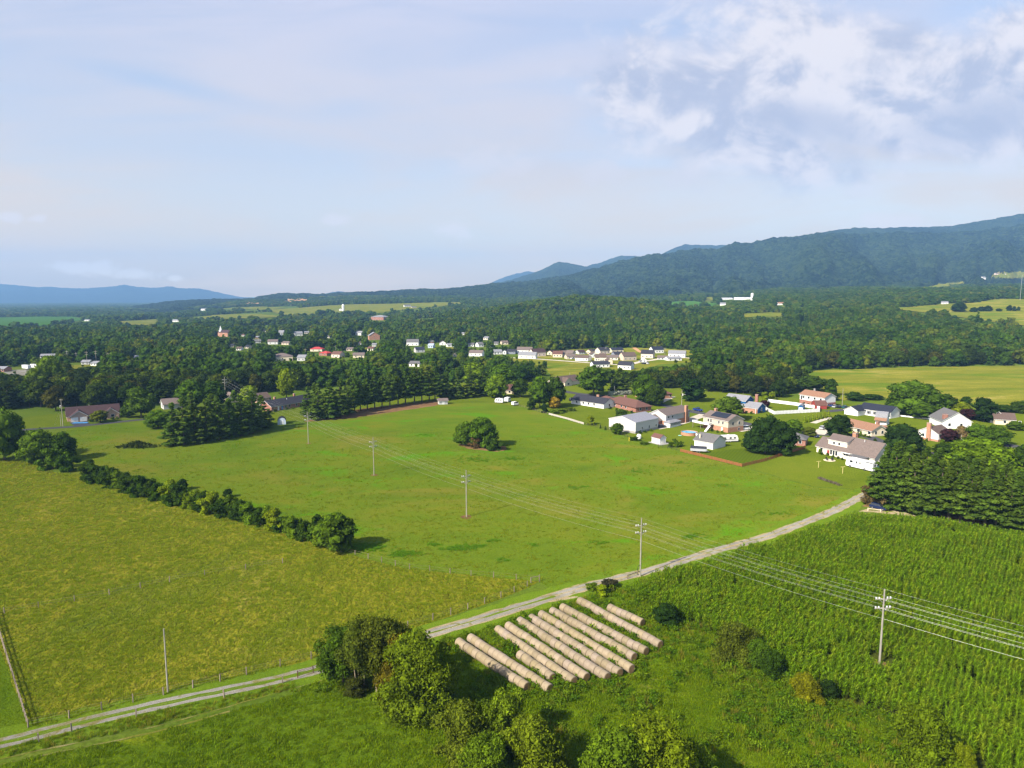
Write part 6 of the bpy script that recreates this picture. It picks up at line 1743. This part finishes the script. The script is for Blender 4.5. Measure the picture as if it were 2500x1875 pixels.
# foundation planting and small shrubs round the near houses
for lab, pts in (('along the front of the dormer house', ((2006, 1110), (2020, 1112), (2033, 1117), (2046, 1120), (2056, 1123))), ('before the brick garage ranch', ((236, 1029), (276, 1024), (286, 1023), (225, 1030))), ('under the tan deck house wall', ((1738, 1053), (1752, 1056), (1764, 1058), (1779, 1056))), ('along the front of the orange-brick ranch', ((672, 1006), (700, 1001), (716, 999), (735, 996))), ('before the hip-roof brick ranch', ((1490, 999), (1505, 1003), (1530, 1007), (1543, 1009))), ('along the low tan-orange roofed ranch', ((2084, 1060), (2094, 1062), (2112, 1067), (2122, 1069))), ('at the foot of the metal barn', ((1562, 1059), (1575, 1056), (1590, 1053))), ('before the blue house', ((1822, 1009), (1835, 1011), (1856, 1008))), ('under the white orange-roofed house', ((1962, 989), (1973, 991))), ('beside the white chimney house', ((2248, 1075), (2262, 1078), (2300, 1080)))):
    for k, (px, py) in enumerate(pts):
        T('bush', px, py, py - random.uniform(5, 8), random.uniform(6, 10), [DK, MID, LT, DK][k % 4], 'low garden shrub ' + lab, 'shrub', 'garden_shrub', 'garden shrubs ' + lab)
# ---------------------------------------------------------------- trees of the woods
HX = np.array([h[:2] for h in HOUSES_XY]); HR = np.array([h[2] for h in HOUSES_XY])
def clear_of_houses(X, Y, front=1.6, side=1.0):
    """true where no house stands close, and none just behind whose front the tree would stand before"""
    ok = np.ones(len(X), bool)
    for (hx, hy), r in zip(HX, HR):
        a = hx / hy
        dy = hy - Y
        dxx = X - a * Y
        ok &= ~((np.abs(dxx) < r * side + 2) & (dy > -14) & (dy < front * 26 + (18 if hy > 560 else 0)))
    return ok
VIEWS = [([(x0 - 2, b_ + 1), (x1 + 2, b_ + 1), (x1 + 2, t_), (x0 - 2, t_)], y_, 0) for x0, x1, b_, t_, y_ in FARBOX]
VIEWS += [(v, max(at(*q).y for q in v), 1) for k, v in FARF.items() if k in 'abcdefghik']
VIEWS += [([(1330, 882), (1425, 882), (1418, 926), (1345, 926)], 560, 0), ([(1620, 866), (1700, 866), (1690, 882), (1560, 896)], 640, 0), ([(20, 890), (125, 886), (118, 906), (30, 912)], 560, 0), ([(165, 886), (240, 882), (240, 892), (170, 896)], 600, 0), ([(1085, 884), (1128, 880), (1125, 894), (1088, 896)], 560, 0), ([(1540, 845), (1575, 858), (1530, 862), (1470, 850)], 690, 0), ([(1410, 848), (1460, 845), (1460, 856), (1410, 858)], 690, 0)]
def sight(X, Y, H):
    """clearings: which trees stay, and at what share of their height, so that the houses and fields beyond stay open"""
    keep, frac = np.ones(len(X), bool), np.ones(len(X))
    Z = np.where(Y > 650, terrain(X, Y), 0)
    for f in (1.0, .85, .7, .55, .4, .2):
        a, b = to_px(np.stack([X, Y, Z + H * f], 1))
        w = H * .38 / Y * F
        for poly, yd, few in VIEWS:
            xs = [p[0] for p in poly]
            cand = (a > min(xs) - 14) & (a < max(xs) + 14) & (Y < yd)
            if not cand.any():
                continue
            hit = np.zeros(len(X), bool)
            for s_ in (-.7, 0, .7):
                hit |= inside(a + s_ * w, b, poly)
            hit &= cand & ((vnoise(X / 23 + 3, Y / 31) < .76) | (few == 0))      # a few trees and hedges stay in the clearings
            frac = np.where(hit, np.minimum(frac, f - .15), frac)
    keep = frac > .38
    return keep, frac
def zone(pts): return poly_xy(pts)
BELT = [('left', zone([(-110, 1008), (60, 1000), (150, 1004), (305, 1000), (350, 992), (430, 985), (560, 965), (640, 962), (760, 950), (900, 942), (1060, 940), (1180, 925), (1245, 930), (1245, 905), (900, 905), (500, 905), (250, 912), (120, 918), (-110, 918)]), 9.0),
        ('mid', zone([(1250, 935), (1360, 928), (1445, 935), (1560, 942), (1610, 950), (1690, 952), (1800, 965), (1900, 972), (1958, 950), (1962, 906), (1850, 905), (1700, 915), (1600, 918), (1500, 922), (1430, 930), (1330, 915), (1250, 905)]), 8.5),
        ('right', zone([(1965, 905), (2150, 896), (2600, 888), (2600, 868), (1965, 878)]), 9.5)]
PAL = [(.022, .040, .009), (.027, .050, .010), (.034, .058, .011), (.040, .066, .012), (.050, .074, .014), (.056, .062, .018), (.075, .120, .013), (.026, .044, .014)]
cnt = 0
for zn, poly, sp in BELT:
    X, Y, rs = scatter_pts(poly, sp, 11)
    k = clear_of_houses(X, Y)
    X, Y = X[k], Y[k]
    k, fr_ = sight(X, Y, np.full(len(X), 14.0))
    X, Y, fr_ = X[k], Y[k], fr_[k]
    o = np.argsort(Y)
    lim = {'left': 170, 'mid': 70, 'right': 55}[zn]
    for i in o[:lim]:
        col = PAL[rs.randint(len(PAL))]
        H = min(rs.uniform(10.5, 16.5) if zn != 'mid' else rs.uniform(8.5, 13), 14 * fr_[i])
        tree_xy('broad' if rs.rand() < .88 else 'pine', Vector((X[i], Y[i], tz(X[i], Y[i]))), H, H * rs.uniform(.78, 1.0), col,
                {'left': 'dark woodland tree in the belt beyond the far left road and pine row', 'mid': 'woodland tree in the belt behind the middle houses', 'right': 'woodland tree in the edge behind the far right pasture'}[zn], 'tree', None, {'left': 'trees of the left belt', 'mid': 'trees of the middle belt', 'right': 'trees of the pasture edge'}[zn])
        cnt += 1
    BELT_REST = globals().setdefault('BELT_REST', [])
    BELT_REST.append((X[o[lim:]], Y[o[lim:]]))
T('dense', 124, 962, 868, 64, LT, 'tall bright green tree sticking out of the dark left belt')
T('dense', 92, 968, 895, 52, LT, 'bright green tree leaning against the tall one in the left belt')
T('broad', 700, 975, 898, 48, YG, 'yellow-green narrow tree in the dark belt above the orange-brick ranch')
T('broad', 1228, 945, 888, 70, MID, 'lush green tree at the right end of the dark belt, below the town')
T('broad', 1160, 945, 885, 60, LT, 'bright green tree in the belt above the bare end of the pine row')

# ---------------------------------------------------------------- instanced stuff
def hidden(name, me):
    return bpy.data.objects.new(name, me)
def instancer(name, P, rot, scl, idx, variants, label, cat):
    me = bpy.data.meshes.new(name)
    P = np.asarray(P, np.float32)
    me.vertices.add(len(P))
    me.vertices.foreach_set('co', P.ravel())
    for nm, typ, dat, key in (('rot', 'FLOAT_VECTOR', rot, 'vector'), ('scl', 'FLOAT_VECTOR', scl, 'vector'), ('idx', 'INT', idx, 'value')):
        at_ = me.attributes.new(nm, typ, 'POINT')
        at_.data.foreach_set(key, np.asarray(dat, np.int32 if typ == 'INT' else np.float32).ravel())
    o = bpy.data.objects.new(name, me)
    COL.objects.link(o)
    tag(o, label, cat, None, 'stuff')
    ng = bpy.data.node_groups.new(name, 'GeometryNodeTree')
    ng.interface.new_socket(name='Geometry', in_out='INPUT', socket_type='NodeSocketGeometry')
    ng.interface.new_socket(name='Geometry', in_out='OUTPUT', socket_type='NodeSocketGeometry')
    N, Lk = ng.nodes, ng.links
    gi, go = N.new('NodeGroupInput'), N.new('NodeGroupOutput')
    jn = N.new('GeometryNodeJoinGeometry')
    for v in reversed(variants):
        oi = N.new('GeometryNodeObjectInfo')
        oi.inputs['Object'].default_value = v
        oi.inputs['As Instance'].default_value = True
        Lk.new(oi.outputs['Geometry'], jn.inputs[0])
    ip = N.new('GeometryNodeInstanceOnPoints')
    ip.inputs['Pick Instance'].default_value = True
    Lk.new(gi.outputs[0], ip.inputs['Points'])
    Lk.new(jn.outputs[0], ip.inputs['Instance'])
    for nm, typ, sock in (('rot', 'FLOAT_VECTOR', 'Rotation'), ('scl', 'FLOAT_VECTOR', 'Scale'), ('idx', 'INT', 'Instance Index')):
        na = N.new('GeometryNodeInputNamedAttribute')
        na.data_type = typ
        na.inputs['Name'].default_value = nm
        src = [s for s in na.outputs if s.enabled and s.name == 'Attribute'][0]
        Lk.new(src, ip.inputs[sock])
    Lk.new(ip.outputs[0], go.inputs[0])
    md = o.modifiers.new('scatter', 'NODES')
    md.node_group = ng
    return o
WOODS = leafmat('woodland_leaf', [(.028, .062, .010), (.038, .080, .011), (.048, .096, .013), (.032, .066, .015), (.058, .108, .014), (.042, .082, .016), (.072, .120, .015), (.056, .090, .013), (.036, .072, .012), (.09, .115, .02)], .22, .24, .3, True)
far_v = [hidden('wood_tree', crown_mesh('wood_tree', crown_lobes(12, 11, .5, s + 120, 12, 1.0, .38) if s < 3 else (ragged_lobes(13, 12, .5, s + 120, 18) if s < 5 else pine_lobes(15, 8, 1, s, 7, 5, .4)), 520, 1.25, s + 120, .84, .35, WOODS, 1.5, 0.0, .22)) for s in range(6)]
vfar_v = [hidden('wood_tree', crown_mesh('wood_tree', crown_lobes(12, 12, .0, s + 140, 8, 1.0, .42), 120, 2.2, s + 140, .88, .35, WOODS, 1.5, 0.0, .22)) for s in range(3)]
def wood_points(y0, y1, a0, a1, spacing, seed, excl=(), extra=None):
    rs = np.random.RandomState(seed)
    out = []
    for yb in np.arange(y0, y1, spacing):
        n = int((a1 - a0) * yb / spacing)
        x = a0 * yb + (np.arange(n) + rs.uniform(-.45, .45, n)) * spacing
        y = yb + rs.uniform(-.5, .5, n) * spacing
        out.append(np.stack([x, y], 1))
    P = np.concatenate(out)
    k = np.ones(len(P), bool)
    for pl in excl:
        k &= ~inside(P[:, 0], P[:, 1], pl)
    P = P[k]
    return P, rs
TOWNP = poly_xy(TOWN)
P, rs = wood_points(480, 1250, -.86, .86, 10.2, 21, FPOLY + [TOWNP, poly_xy(PAST)])
near_b = np.zeros(len(P), bool)
for _, poly, _s in BELT:
    near_b |= inside(P[:, 0], P[:, 1], poly)
lim = np.where(P[:, 0] / P[:, 1] < -.02, 600, np.where(P[:, 0] / P[:, 1] < .42, 640, 615))
keep = (P[:, 1] > lim - 60) & ~near_b & clear_of_houses(P[:, 0], P[:, 1], 1.5, .95)
# clearing at the far left and the lane of fields behind the town
keep &= ~inside(P[:, 0], P[:, 1], poly_xy([(-60, 925), (130, 925), (130, 898), (165, 905), (255, 905), (255, 884), (160, 886), (120, 895), (-60, 898)]))
P = P[keep]
P = np.concatenate([P] + [np.stack(b, 1) for b in BELT_REST])
n = len(P)
H = rs.uniform(.60, 1.30, n)
H *= .75 + .5 * vnoise(P[:, 0] / 70, P[:, 1] / 70)
k, fr_ = sight(P[:, 0], P[:, 1], H * 12)
P, H = P[k], (H * fr_)[k]
n = len(P)
scl = np.stack([H * rs.uniform(.8, 1.1, n)] * 2 + [H], 1)
instancer('valley_woods', np.stack([P[:, 0], P[:, 1], terrain(P[:, 0], P[:, 1]) * (P[:, 1] > 650) - .3], 1), np.stack([np.zeros(n), np.zeros(n), rs.uniform(0, 6.28, n)], 1), scl, rs.randint(0, 6, n), far_v, 'broad green woods filling the valley round the town', 'woods')
n1_ = n
P, rs = wood_points(1250, 3300, -.86, .86, 13.0, 22, FPOLY + [poly_xy(FARF['l'])] * 0)
P = P[clear_of_houses(P[:, 0], P[:, 1], 2.2, 1.0)]
k, fr2 = sight(P[:, 0], P[:, 1], np.full(len(P), 13.0))
P, fr2 = P[k], fr2[k]
far_open = fbm(P[:, 0] / 420., P[:, 1] / 420., 3)
a_ = P[:, 0] / P[:, 1]
k = (rs.rand(len(P)) > np.where(a_ < -.1, .22, .04)) & ((far_open < .56) | (a_ > -.12))
P, fr2 = P[k], fr2[k]
n = len(P)
H = rs.uniform(.55, 1.2, n) * (.7 + .6 * vnoise(P[:, 0] / 150, P[:, 1] / 150)) * fr2
scl = np.stack([H * rs.uniform(.9, 1.25, n)] * 2 + [H], 1)
instancer('distant_woods', np.stack([P[:, 0], P[:, 1], terrain(P[:, 0], P[:, 1]) - .5], 1), np.stack([np.zeros(n), np.zeros(n), rs.uniform(0, 6.28, n)], 1), scl, rs.randint(0, 3, n), vfar_v, 'hazy far woods between the valley and the mountain', 'woods')
P, rs = wood_points(3300, 9000, -.86, -.05, 34.0, 23)
n = len(P)
H = rs.uniform(.9, 1.4, n)
scl = np.stack([H * rs.uniform(2.0, 3.0, n)] * 2 + [H * 1.1], 1)
instancer('plain_woods', np.stack([P[:, 0], P[:, 1], terrain(P[:, 0], P[:, 1]) - .5], 1), np.stack([np.zeros(n), np.zeros(n), rs.uniform(0, 6.28, n)], 1), scl, rs.randint(0, 3, n), vfar_v, 'blue-green woods fading on the far left plain', 'woods')
# single trees out on the hillside field
for i, (px, b, t_, w, lab) in enumerate(((2341, 763, 738, 34, 'lone round tree in the right hillside field'), (2377, 763, 750, 18, 'left round tree of the little row in the hillside field'), (2396, 762, 748, 18, 'second tree of the little row in the hillside field'), (2412, 762, 746, 18, 'third tree of the little row in the hillside field'), (2438, 762, 753, 14, 'low tree beside the little row in the hillside field'), (2464, 761, 744, 13, 'pointed tree at the right end of the hillside field'), (2476, 761, 747, 9, 'small pointed tree near the right end of the hillside field'), (2486, 760, 748, 8, 'smallest tree at the right end of the hillside field'))):
    T('dense' if i < 5 else 'egg', px, b, t_, w, BLK, lab)

# ---------------------------------------------------------------- corn
CORNM = leafmat('corn_leaf', [(.120, .220, .012), (.142, .255, .014), (.165, .272, .017), (.125, .228, .013), (.188, .266, .022)], .40, .30, .8)
def corn_clump(seed):
    """a short piece of a corn row: stalks with arching blades and pale tassels"""
    rs = np.random.RandomState(seed)
    V, Fc = [], []
    for k in range(6):
        bx, by = (k - 2.5) * .24 + rs.uniform(-.05, .05), rs.uniform(-.06, .06)
        H = rs.uniform(2.0, 2.5)
        o = len(V)
        V += [(bx - .03, by, 0), (bx + .03, by, 0), (bx + .012, by, H), (bx - .012, by, H)]
        Fc.append((o, o + 1, o + 2, o + 3))
        V += [(bx - .035, by, H), (bx + .035, by, H), (bx + .02, by + .03, H + .42), (bx - .02, by + .03, H + .42)]
        Fc.append((o + 4, o + 5, o + 6, o + 7))
        for j in range(11):
            t = rs.uniform(0, 6.28)
            z0 = H * rs.uniform(.25, .98)
            Lb = rs.uniform(.35, .68)
            c, s_ = math.cos(t), math.sin(t)
            w = rs.uniform(.04, .062)
            o = len(V)
            for f, zz, ww in ((.0, 0, .6), (.30, .42, 1), (.62, .62, .9), (.9, .50, .15)):
                V += [(bx + c * Lb * f - s_ * w * ww, by + s_ * Lb * f + c * w * ww, z0 + zz * Lb * 1.1), (bx + c * Lb * f + s_ * w * ww, by + s_ * Lb * f - c * w * ww, z0 + zz * Lb * 1.1)]
            for q in range(3):
                Fc.append((o + 2 * q, o + 2 * q + 1, o + 2 * q + 3, o + 2 * q + 2))
    return np_mesh('corn_clump', V, np.array(Fc), CORNM)
corn_v = [hidden('corn_clump', corn_clump(s)) for s in range(4)]
cpoly = poly_xy(CORN)
def rows_in(poly, du, dv, ang, seed, jit=.12):
    rs = np.random.RandomState(seed)
    P = np.array(poly)
    c = P.mean(0)
    R_ = np.hypot(*(P - c).T).max()
    u, v = np.meshgrid(np.arange(-R_, R_, du), np.arange(-R_, R_, dv))
    u = u + rs.uniform(-jit, jit, u.shape) * du
    v = v + rs.uniform(-jit, jit, u.shape) * dv
    X = c[0] + u * math.cos(ang) - v * math.sin(ang)
    Y = c[1] + u * math.sin(ang) + v * math.cos(ang)
    X, Y = X.ravel(), Y.ravel()
    k = inside(X, Y, poly)
    return X[k], Y[k], rs
CANG = R(52)
X, Y, rs = rows_in(cpoly, 1.35, .76, CANG, 31, .30)
gap = (np.hypot(X - PP[4].x, Y - PP[4].y) > 2.6)
gap &= rs.rand(len(X)) > .04
X, Y = X[gap], Y[gap]
n = len(X)
hs = .72 + .62 * vnoise(X / 7, Y / 7) + rs.uniform(-.08, .08, n)
hs *= np.where(vnoise(X / 16 + 40, Y / 16) < .16, .8, 1)
instancer('corn_crop', np.stack([X, Y, np.zeros(n)], 1), np.stack([rs.uniform(-.05, .05, n), rs.uniform(-.05, .05, n), CANG + rs.uniform(-.15, .15, n) + np.pi * rs.randint(0, 2, n)], 1), np.stack([np.ones(n), np.ones(n), hs], 1), rs.randint(0, 4, n), corn_v, 'dense green cornfield filling the lower right', 'corn')
# ---------------------------------------------------------------- grass and weeds
def tuft(name, mat, nb, h, spread, w, seed, lean=.5):
    rs = np.random.RandomState(seed)
    V, Fc = [], []
    for k in range(nb):
        t, r = rs.uniform(0, 6.28), spread * math.sqrt(rs.rand())
        x, y = r * math.cos(t), r * math.sin(t)
        q = rs.uniform(0, 6.28)
        H = h * rs.uniform(.55, 1.2)
        l = lean * H * rs.uniform(.2, 1)
        d = (math.cos(q) * l, math.sin(q) * l)
        px, py = -math.sin(q) * w, math.cos(q) * w
        o = len(V)
        V += [(x - px, y - py, -.03), (x + px, y + py, -.03), (x + d[0] * .4 + px * .7, y + d[1] * .4 + py * .7, H * .65), (x + d[0] * .4 - px * .7, y + d[1] * .4 - py * .7, H * .65), (x + d[0], y + d[1], H)]
        Fc += [(o, o + 1, o + 2, o + 3), (o + 3, o + 2, o + 4, o + 4)]
    me = bpy.data.meshes.new(name)
    me.from_pydata(V, [], [f if f[2] != f[3] else f[:3] for f in Fc])
    me.materials.append(mat)
    return hidden(name, me)
GM_HAY = leafmat('hay_blade', [(.195, .265, .020), (.215, .280, .024), (.240, .285, .032), (.180, .250, .018)], .15, .25, .5)
GM_LUSH = leafmat('lush_blade', [(.108, .190, .007), (.136, .215, .008), (.168, .230, .011), (.116, .194, .008)], .3, .3, .5)
GM_MEAD = leafmat('meadow_blade', [(.122, .190, .012), (.150, .212, .015), (.178, .210, .020)], .25, .25, .5)
GM_WEED = leafmat('weed_blade', [(.105, .195, .010), (.150, .235, .012), (.200, .255, .020), (.125, .210, .012), (.24, .23, .05)], .35, .3, .6)
GM_WEED2 = leafmat('weed_leaf', [(.070, .150, .012), (.095, .180, .012), (.130, .205, .016)], .35, .3, .6)
hay_v = [tuft('grass_tuft', GM_HAY, 20, .24, .40, .030, s, .9) for s in range(3)]
lush_v = [tuft('grass_tuft', GM_LUSH, 18, .26, .40, .032, s + 5, .7) for s in range(3)]
mead_v = [tuft('grass_tuft', GM_MEAD, 14, .28, .45, .035, s + 8, .7) for s in range(3)]
weed_v = [tuft('weed_clump', GM_WEED, 26, .75, .45, .030, s + 10, .7) for s in range(3)]
def leafy(seed, h=1.1):
    rs = np.random.RandomState(seed)
    n = 110
    C = np.stack([rs.normal(0, .33, n), rs.normal(0, .33, n), rs.rand(n) * h * .8], 1)
    V, Q = quads(C, rs.normal(size=(n, 3)) * .6 + [0, 0, .8], .13, rs, 2.6)
    return hidden('weed_clump', np_mesh('weed_clump', V, Q, GM_WEED2))
weed_v += [leafy(s + 50) for s in range(3)]
def grass(name, poly, dens0, ymax, seed, vars_, label, hmin=.7, hmax=1.3, mask=None, cat='grass', patch=None, clump=0):
    rs = np.random.RandomState(seed)
    P = np.array(poly)
    x0, x1 = P[:, 0].min(), P[:, 0].max()
    y0, y1 = max(P[:, 1].min(), 78), min(P[:, 1].max(), ymax)
    n = int((x1 - x0) * (y1 - y0) * dens0)
    X, Y = rs.uniform(x0, x1, n), y0 + (y1 - y0) * rs.rand(n)
    k = inside(X, Y, poly)
    if clump:
        k &= vnoise(X / clump + seed, Y / clump * 1.4) * .7 + vnoise(X / clump / 3, Y / clump / 3 + seed) * .3 > .46
    k &= (np.abs(X / Y) < .80) & (rs.rand(n) < np.clip((105 / Y) ** 1.3, 0, 1) * np.clip((ymax - Y) / (ymax - 105), 0, 1) ** .7)
    if patch is not None:
        k &= vnoise(X / patch[0] + seed, Y / patch[0]) > patch[1] + rs.uniform(-.1, .1, n)
    if mask is not None:
        k &= mask(X, Y)
    X, Y = X[k], Y[k]
    n = len(X)
    s = rs.uniform(hmin, hmax, n) * (.7 + .6 * vnoise(X / 4.0, Y / 4.0))
    grow = np.clip(Y / 115, 1, 2.2)
    instancer(name, np.stack([X, Y, np.full(n, .015)], 1), np.stack([np.zeros(n), np.zeros(n), rs.uniform(0, 6.28, n)], 1), np.stack([s * grow, s * grow, s * grow ** .3], 1), rs.randint(0, len(vars_), n), vars_, label, cat)
    return n
def off_lane(X, Y, w=2.6):
    L_ = np.array(poly_xy(LANE))
    d = np.full(len(X), 1e9)
    for a, b in zip(L_, L_[1:]):
        ab = b - a
        t = np.clip(((X - a[0]) * ab[0] + (Y - a[1]) * ab[1]) / (ab @ ab), 0, 1)
        d = np.minimum(d, np.hypot(X - a[0] - t * ab[0], Y - a[1] - t * ab[1]))
    return d > w
def off_bales(X, Y, w=.95):
    d = np.full(len(X), 1e9)
    for a, b in BALE_LINES:
        a, b = np.array(a), np.array(b)
        ab = b - a
        t = np.clip(((X - a[0]) * ab[0] + (Y - a[1]) * ab[1]) / (ab @ ab), 0, 1)
        d = np.minimum(d, np.hypot(X - a[0] - t * ab[0], Y - a[1] - t * ab[1]))
    return d
hayp, lushp, weedp, meadp = poly_xy(HAY), poly_xy([(-200, 1900), (0, 1868), (376, 1790), (640, 1716), (800, 1672), (930, 1690), (1040, 1745), (1120, 1840), (1180, 2100), (-300, 2100)]), poly_xy([(700, 1690), (800, 1660), (1000, 1590), (1100, 1548), (1260, 1500), (1420, 1452), (1503, 1425), (1640, 1490), (1740, 1545), (1880, 1625), (2000, 1695), (2225, 1765), (2370, 1865), (2480, 2000), (2480, 2150), (1190, 2100), (1120, 1840), (1040, 1745), (930, 1688)]), poly_xy(MEADOW)
cs = [grass('hayfield_tufts', hayp, 8.0, 300, 41, hay_v, 'rough olive hay grass of the left field', .6, 1.1, clump=.6),
      grass('front_field_tufts', lushp, 8.0, 150, 42, lush_v, 'lush green grass of the bottom left field', .6, 1.3, clump=.7),
      grass('meadow_tufts', meadp, 2.4, 330, 43, mead_v, 'fine bright grass of the big meadow', .5, .9, clump=1.2),
      grass('bale_lot_grass', weedp, 6.0, 160, 44, lush_v, 'green grass round the hay bales', .7, 1.4, lambda x, y: (off_bales(x, y) > .8) & off_lane(x, y, 3.5))]
# weeds: thick between the bale rows and along the corn edge, patchy elsewhere
cedge = np.array(poly_xy([(1503, 1425), (1616, 1490), (1730, 1545), (1865, 1625), (1990, 1693), (2225, 1763), (2400, 1880)]))
def weed_mask(X, Y):
    db = off_bales(X, Y)
    d = np.full(len(X), 1e9)
    for a, b in zip(cedge, cedge[1:]):
        ab = b - a
        t = np.clip(((X - a[0]) * ab[0] + (Y - a[1]) * ab[1]) / (ab @ ab), 0, 1)
        d = np.minimum(d, np.hypot(X - a[0] - t * ab[0], Y - a[1] - t * ab[1]))
    rs = np.random.RandomState(9)
    pr = np.where((db > .95) & (db < 1.9), .95, 0) + np.clip(1 - d / 16, 0, 1) * .6 + .30 * (vnoise(X / 3 + 5, Y / 3) > .52)
    pr = np.where(vnoise(X / 5 + 60, Y / 5) < .25, pr * .3, pr)
    return (rs.rand(len(X)) < pr) & (db > .98) & off_lane(X, Y, 3.8)
cs.append(grass('weed_growth', weedp, 4.5, 160, 45, weed_v, 'rank weeds between the bales and along the corn edge', .5, 1.35, weed_mask, 'weeds'))
# weedy strip between the lanes, along the fences, and green clumps in the meadow
strip_p = poly_xy([(-60, 1842), (0, 1828), (203, 1780), (405, 1732), (640, 1686), (720, 1664), (720, 1680), (560, 1722), (376, 1772), (188, 1812), (0, 1850), (-60, 1864)])
cs.append(grass('lane_weeds', strip_p, 6, 140, 46, weed_v[:3] + hay_v, 'brownish weeds between gravel lane and field lane', .4, .8, None, 'weeds'))
rs = np.random.RandomState(12)
CL = []
for px, py, w, hgt, n in ((900, 1338, 60, 14, 160), (985, 1352, 60, 12, 120), (1060, 1330, 24, 6, 30), (1115, 1340, 60, 7, 60), (1150, 1333, 60, 7, 60), (1200, 1320, 30, 5, 20), (1230, 1368, 30, 6, 20), (1160, 1122, 90, 12, 110), (1260, 1122, 60, 12, 60), (1045, 1062, 50, 8, 40), (930, 1092, 40, 8, 20), (1250, 1060 + 60, 40, 6, 20), (1690, 1310, 50, 10, 50), (1420, 1190, 60, 10, 40), (1570, 1150, 60, 12, 50), (1660, 1130, 50, 8, 30), (1600, 1195, 40, 6, 20), (700, 1110, 60, 14, 40), (860, 1030 + 20, 40, 6, 20), (560, 1090, 60, 10, 30), (1770, 1185, 40, 8, 24), (1890, 1255, 60, 8, 30), (1460, 1325, 40, 8, 20), (1305, 1330, 20, 6, 10)):
    for _ in range(n):
        q = at(px + rs.normal() * w * .35, py + rs.normal() * hgt * .35)
        CL.append((q.x, q.y, .02))
CL = np.array(CL)
clover_v = [tuft('weed_clump', leafmat('clover_blade', [(.10, .25, .010), (.13, .27, .012), (.09, .22, .010)], .25, .3, .5), 26, .75, .5, .04, s_ + 70, .9) for s_ in range(3)]
n = len(CL)
s = rs.uniform(.5, 1.1, n)
instancer('meadow_weeds', CL, np.stack([np.zeros(n), np.zeros(n), rs.uniform(0, 6.28, n)], 1), np.stack([s * 1.1, s * 1.1, s * .32], 1), rs.randint(0, 3, n), clover_v, 'scattered taller green weeds in the meadow', 'weeds')
print('counts', cnt, n1_, len(P), cs)
# ---------------------------------------------------------------- haze
hm, t = newmat('haze_air')
pv = t.n('ShaderNodeVolumePrincipled', {'Color': (.30, .57, 1.0, 1), 'Density': 8.8e-5, 'Anisotropy': 0.0})
t.n('ShaderNodeOutputMaterial', {1: pv.outputs[0]})
hz = MB().box(-16000, 16000, -300, 13000, -300, 760).build('haze', hm)
tag(hz, kind='stuff', label='thin blue summer haze over the valley', cat='haze')
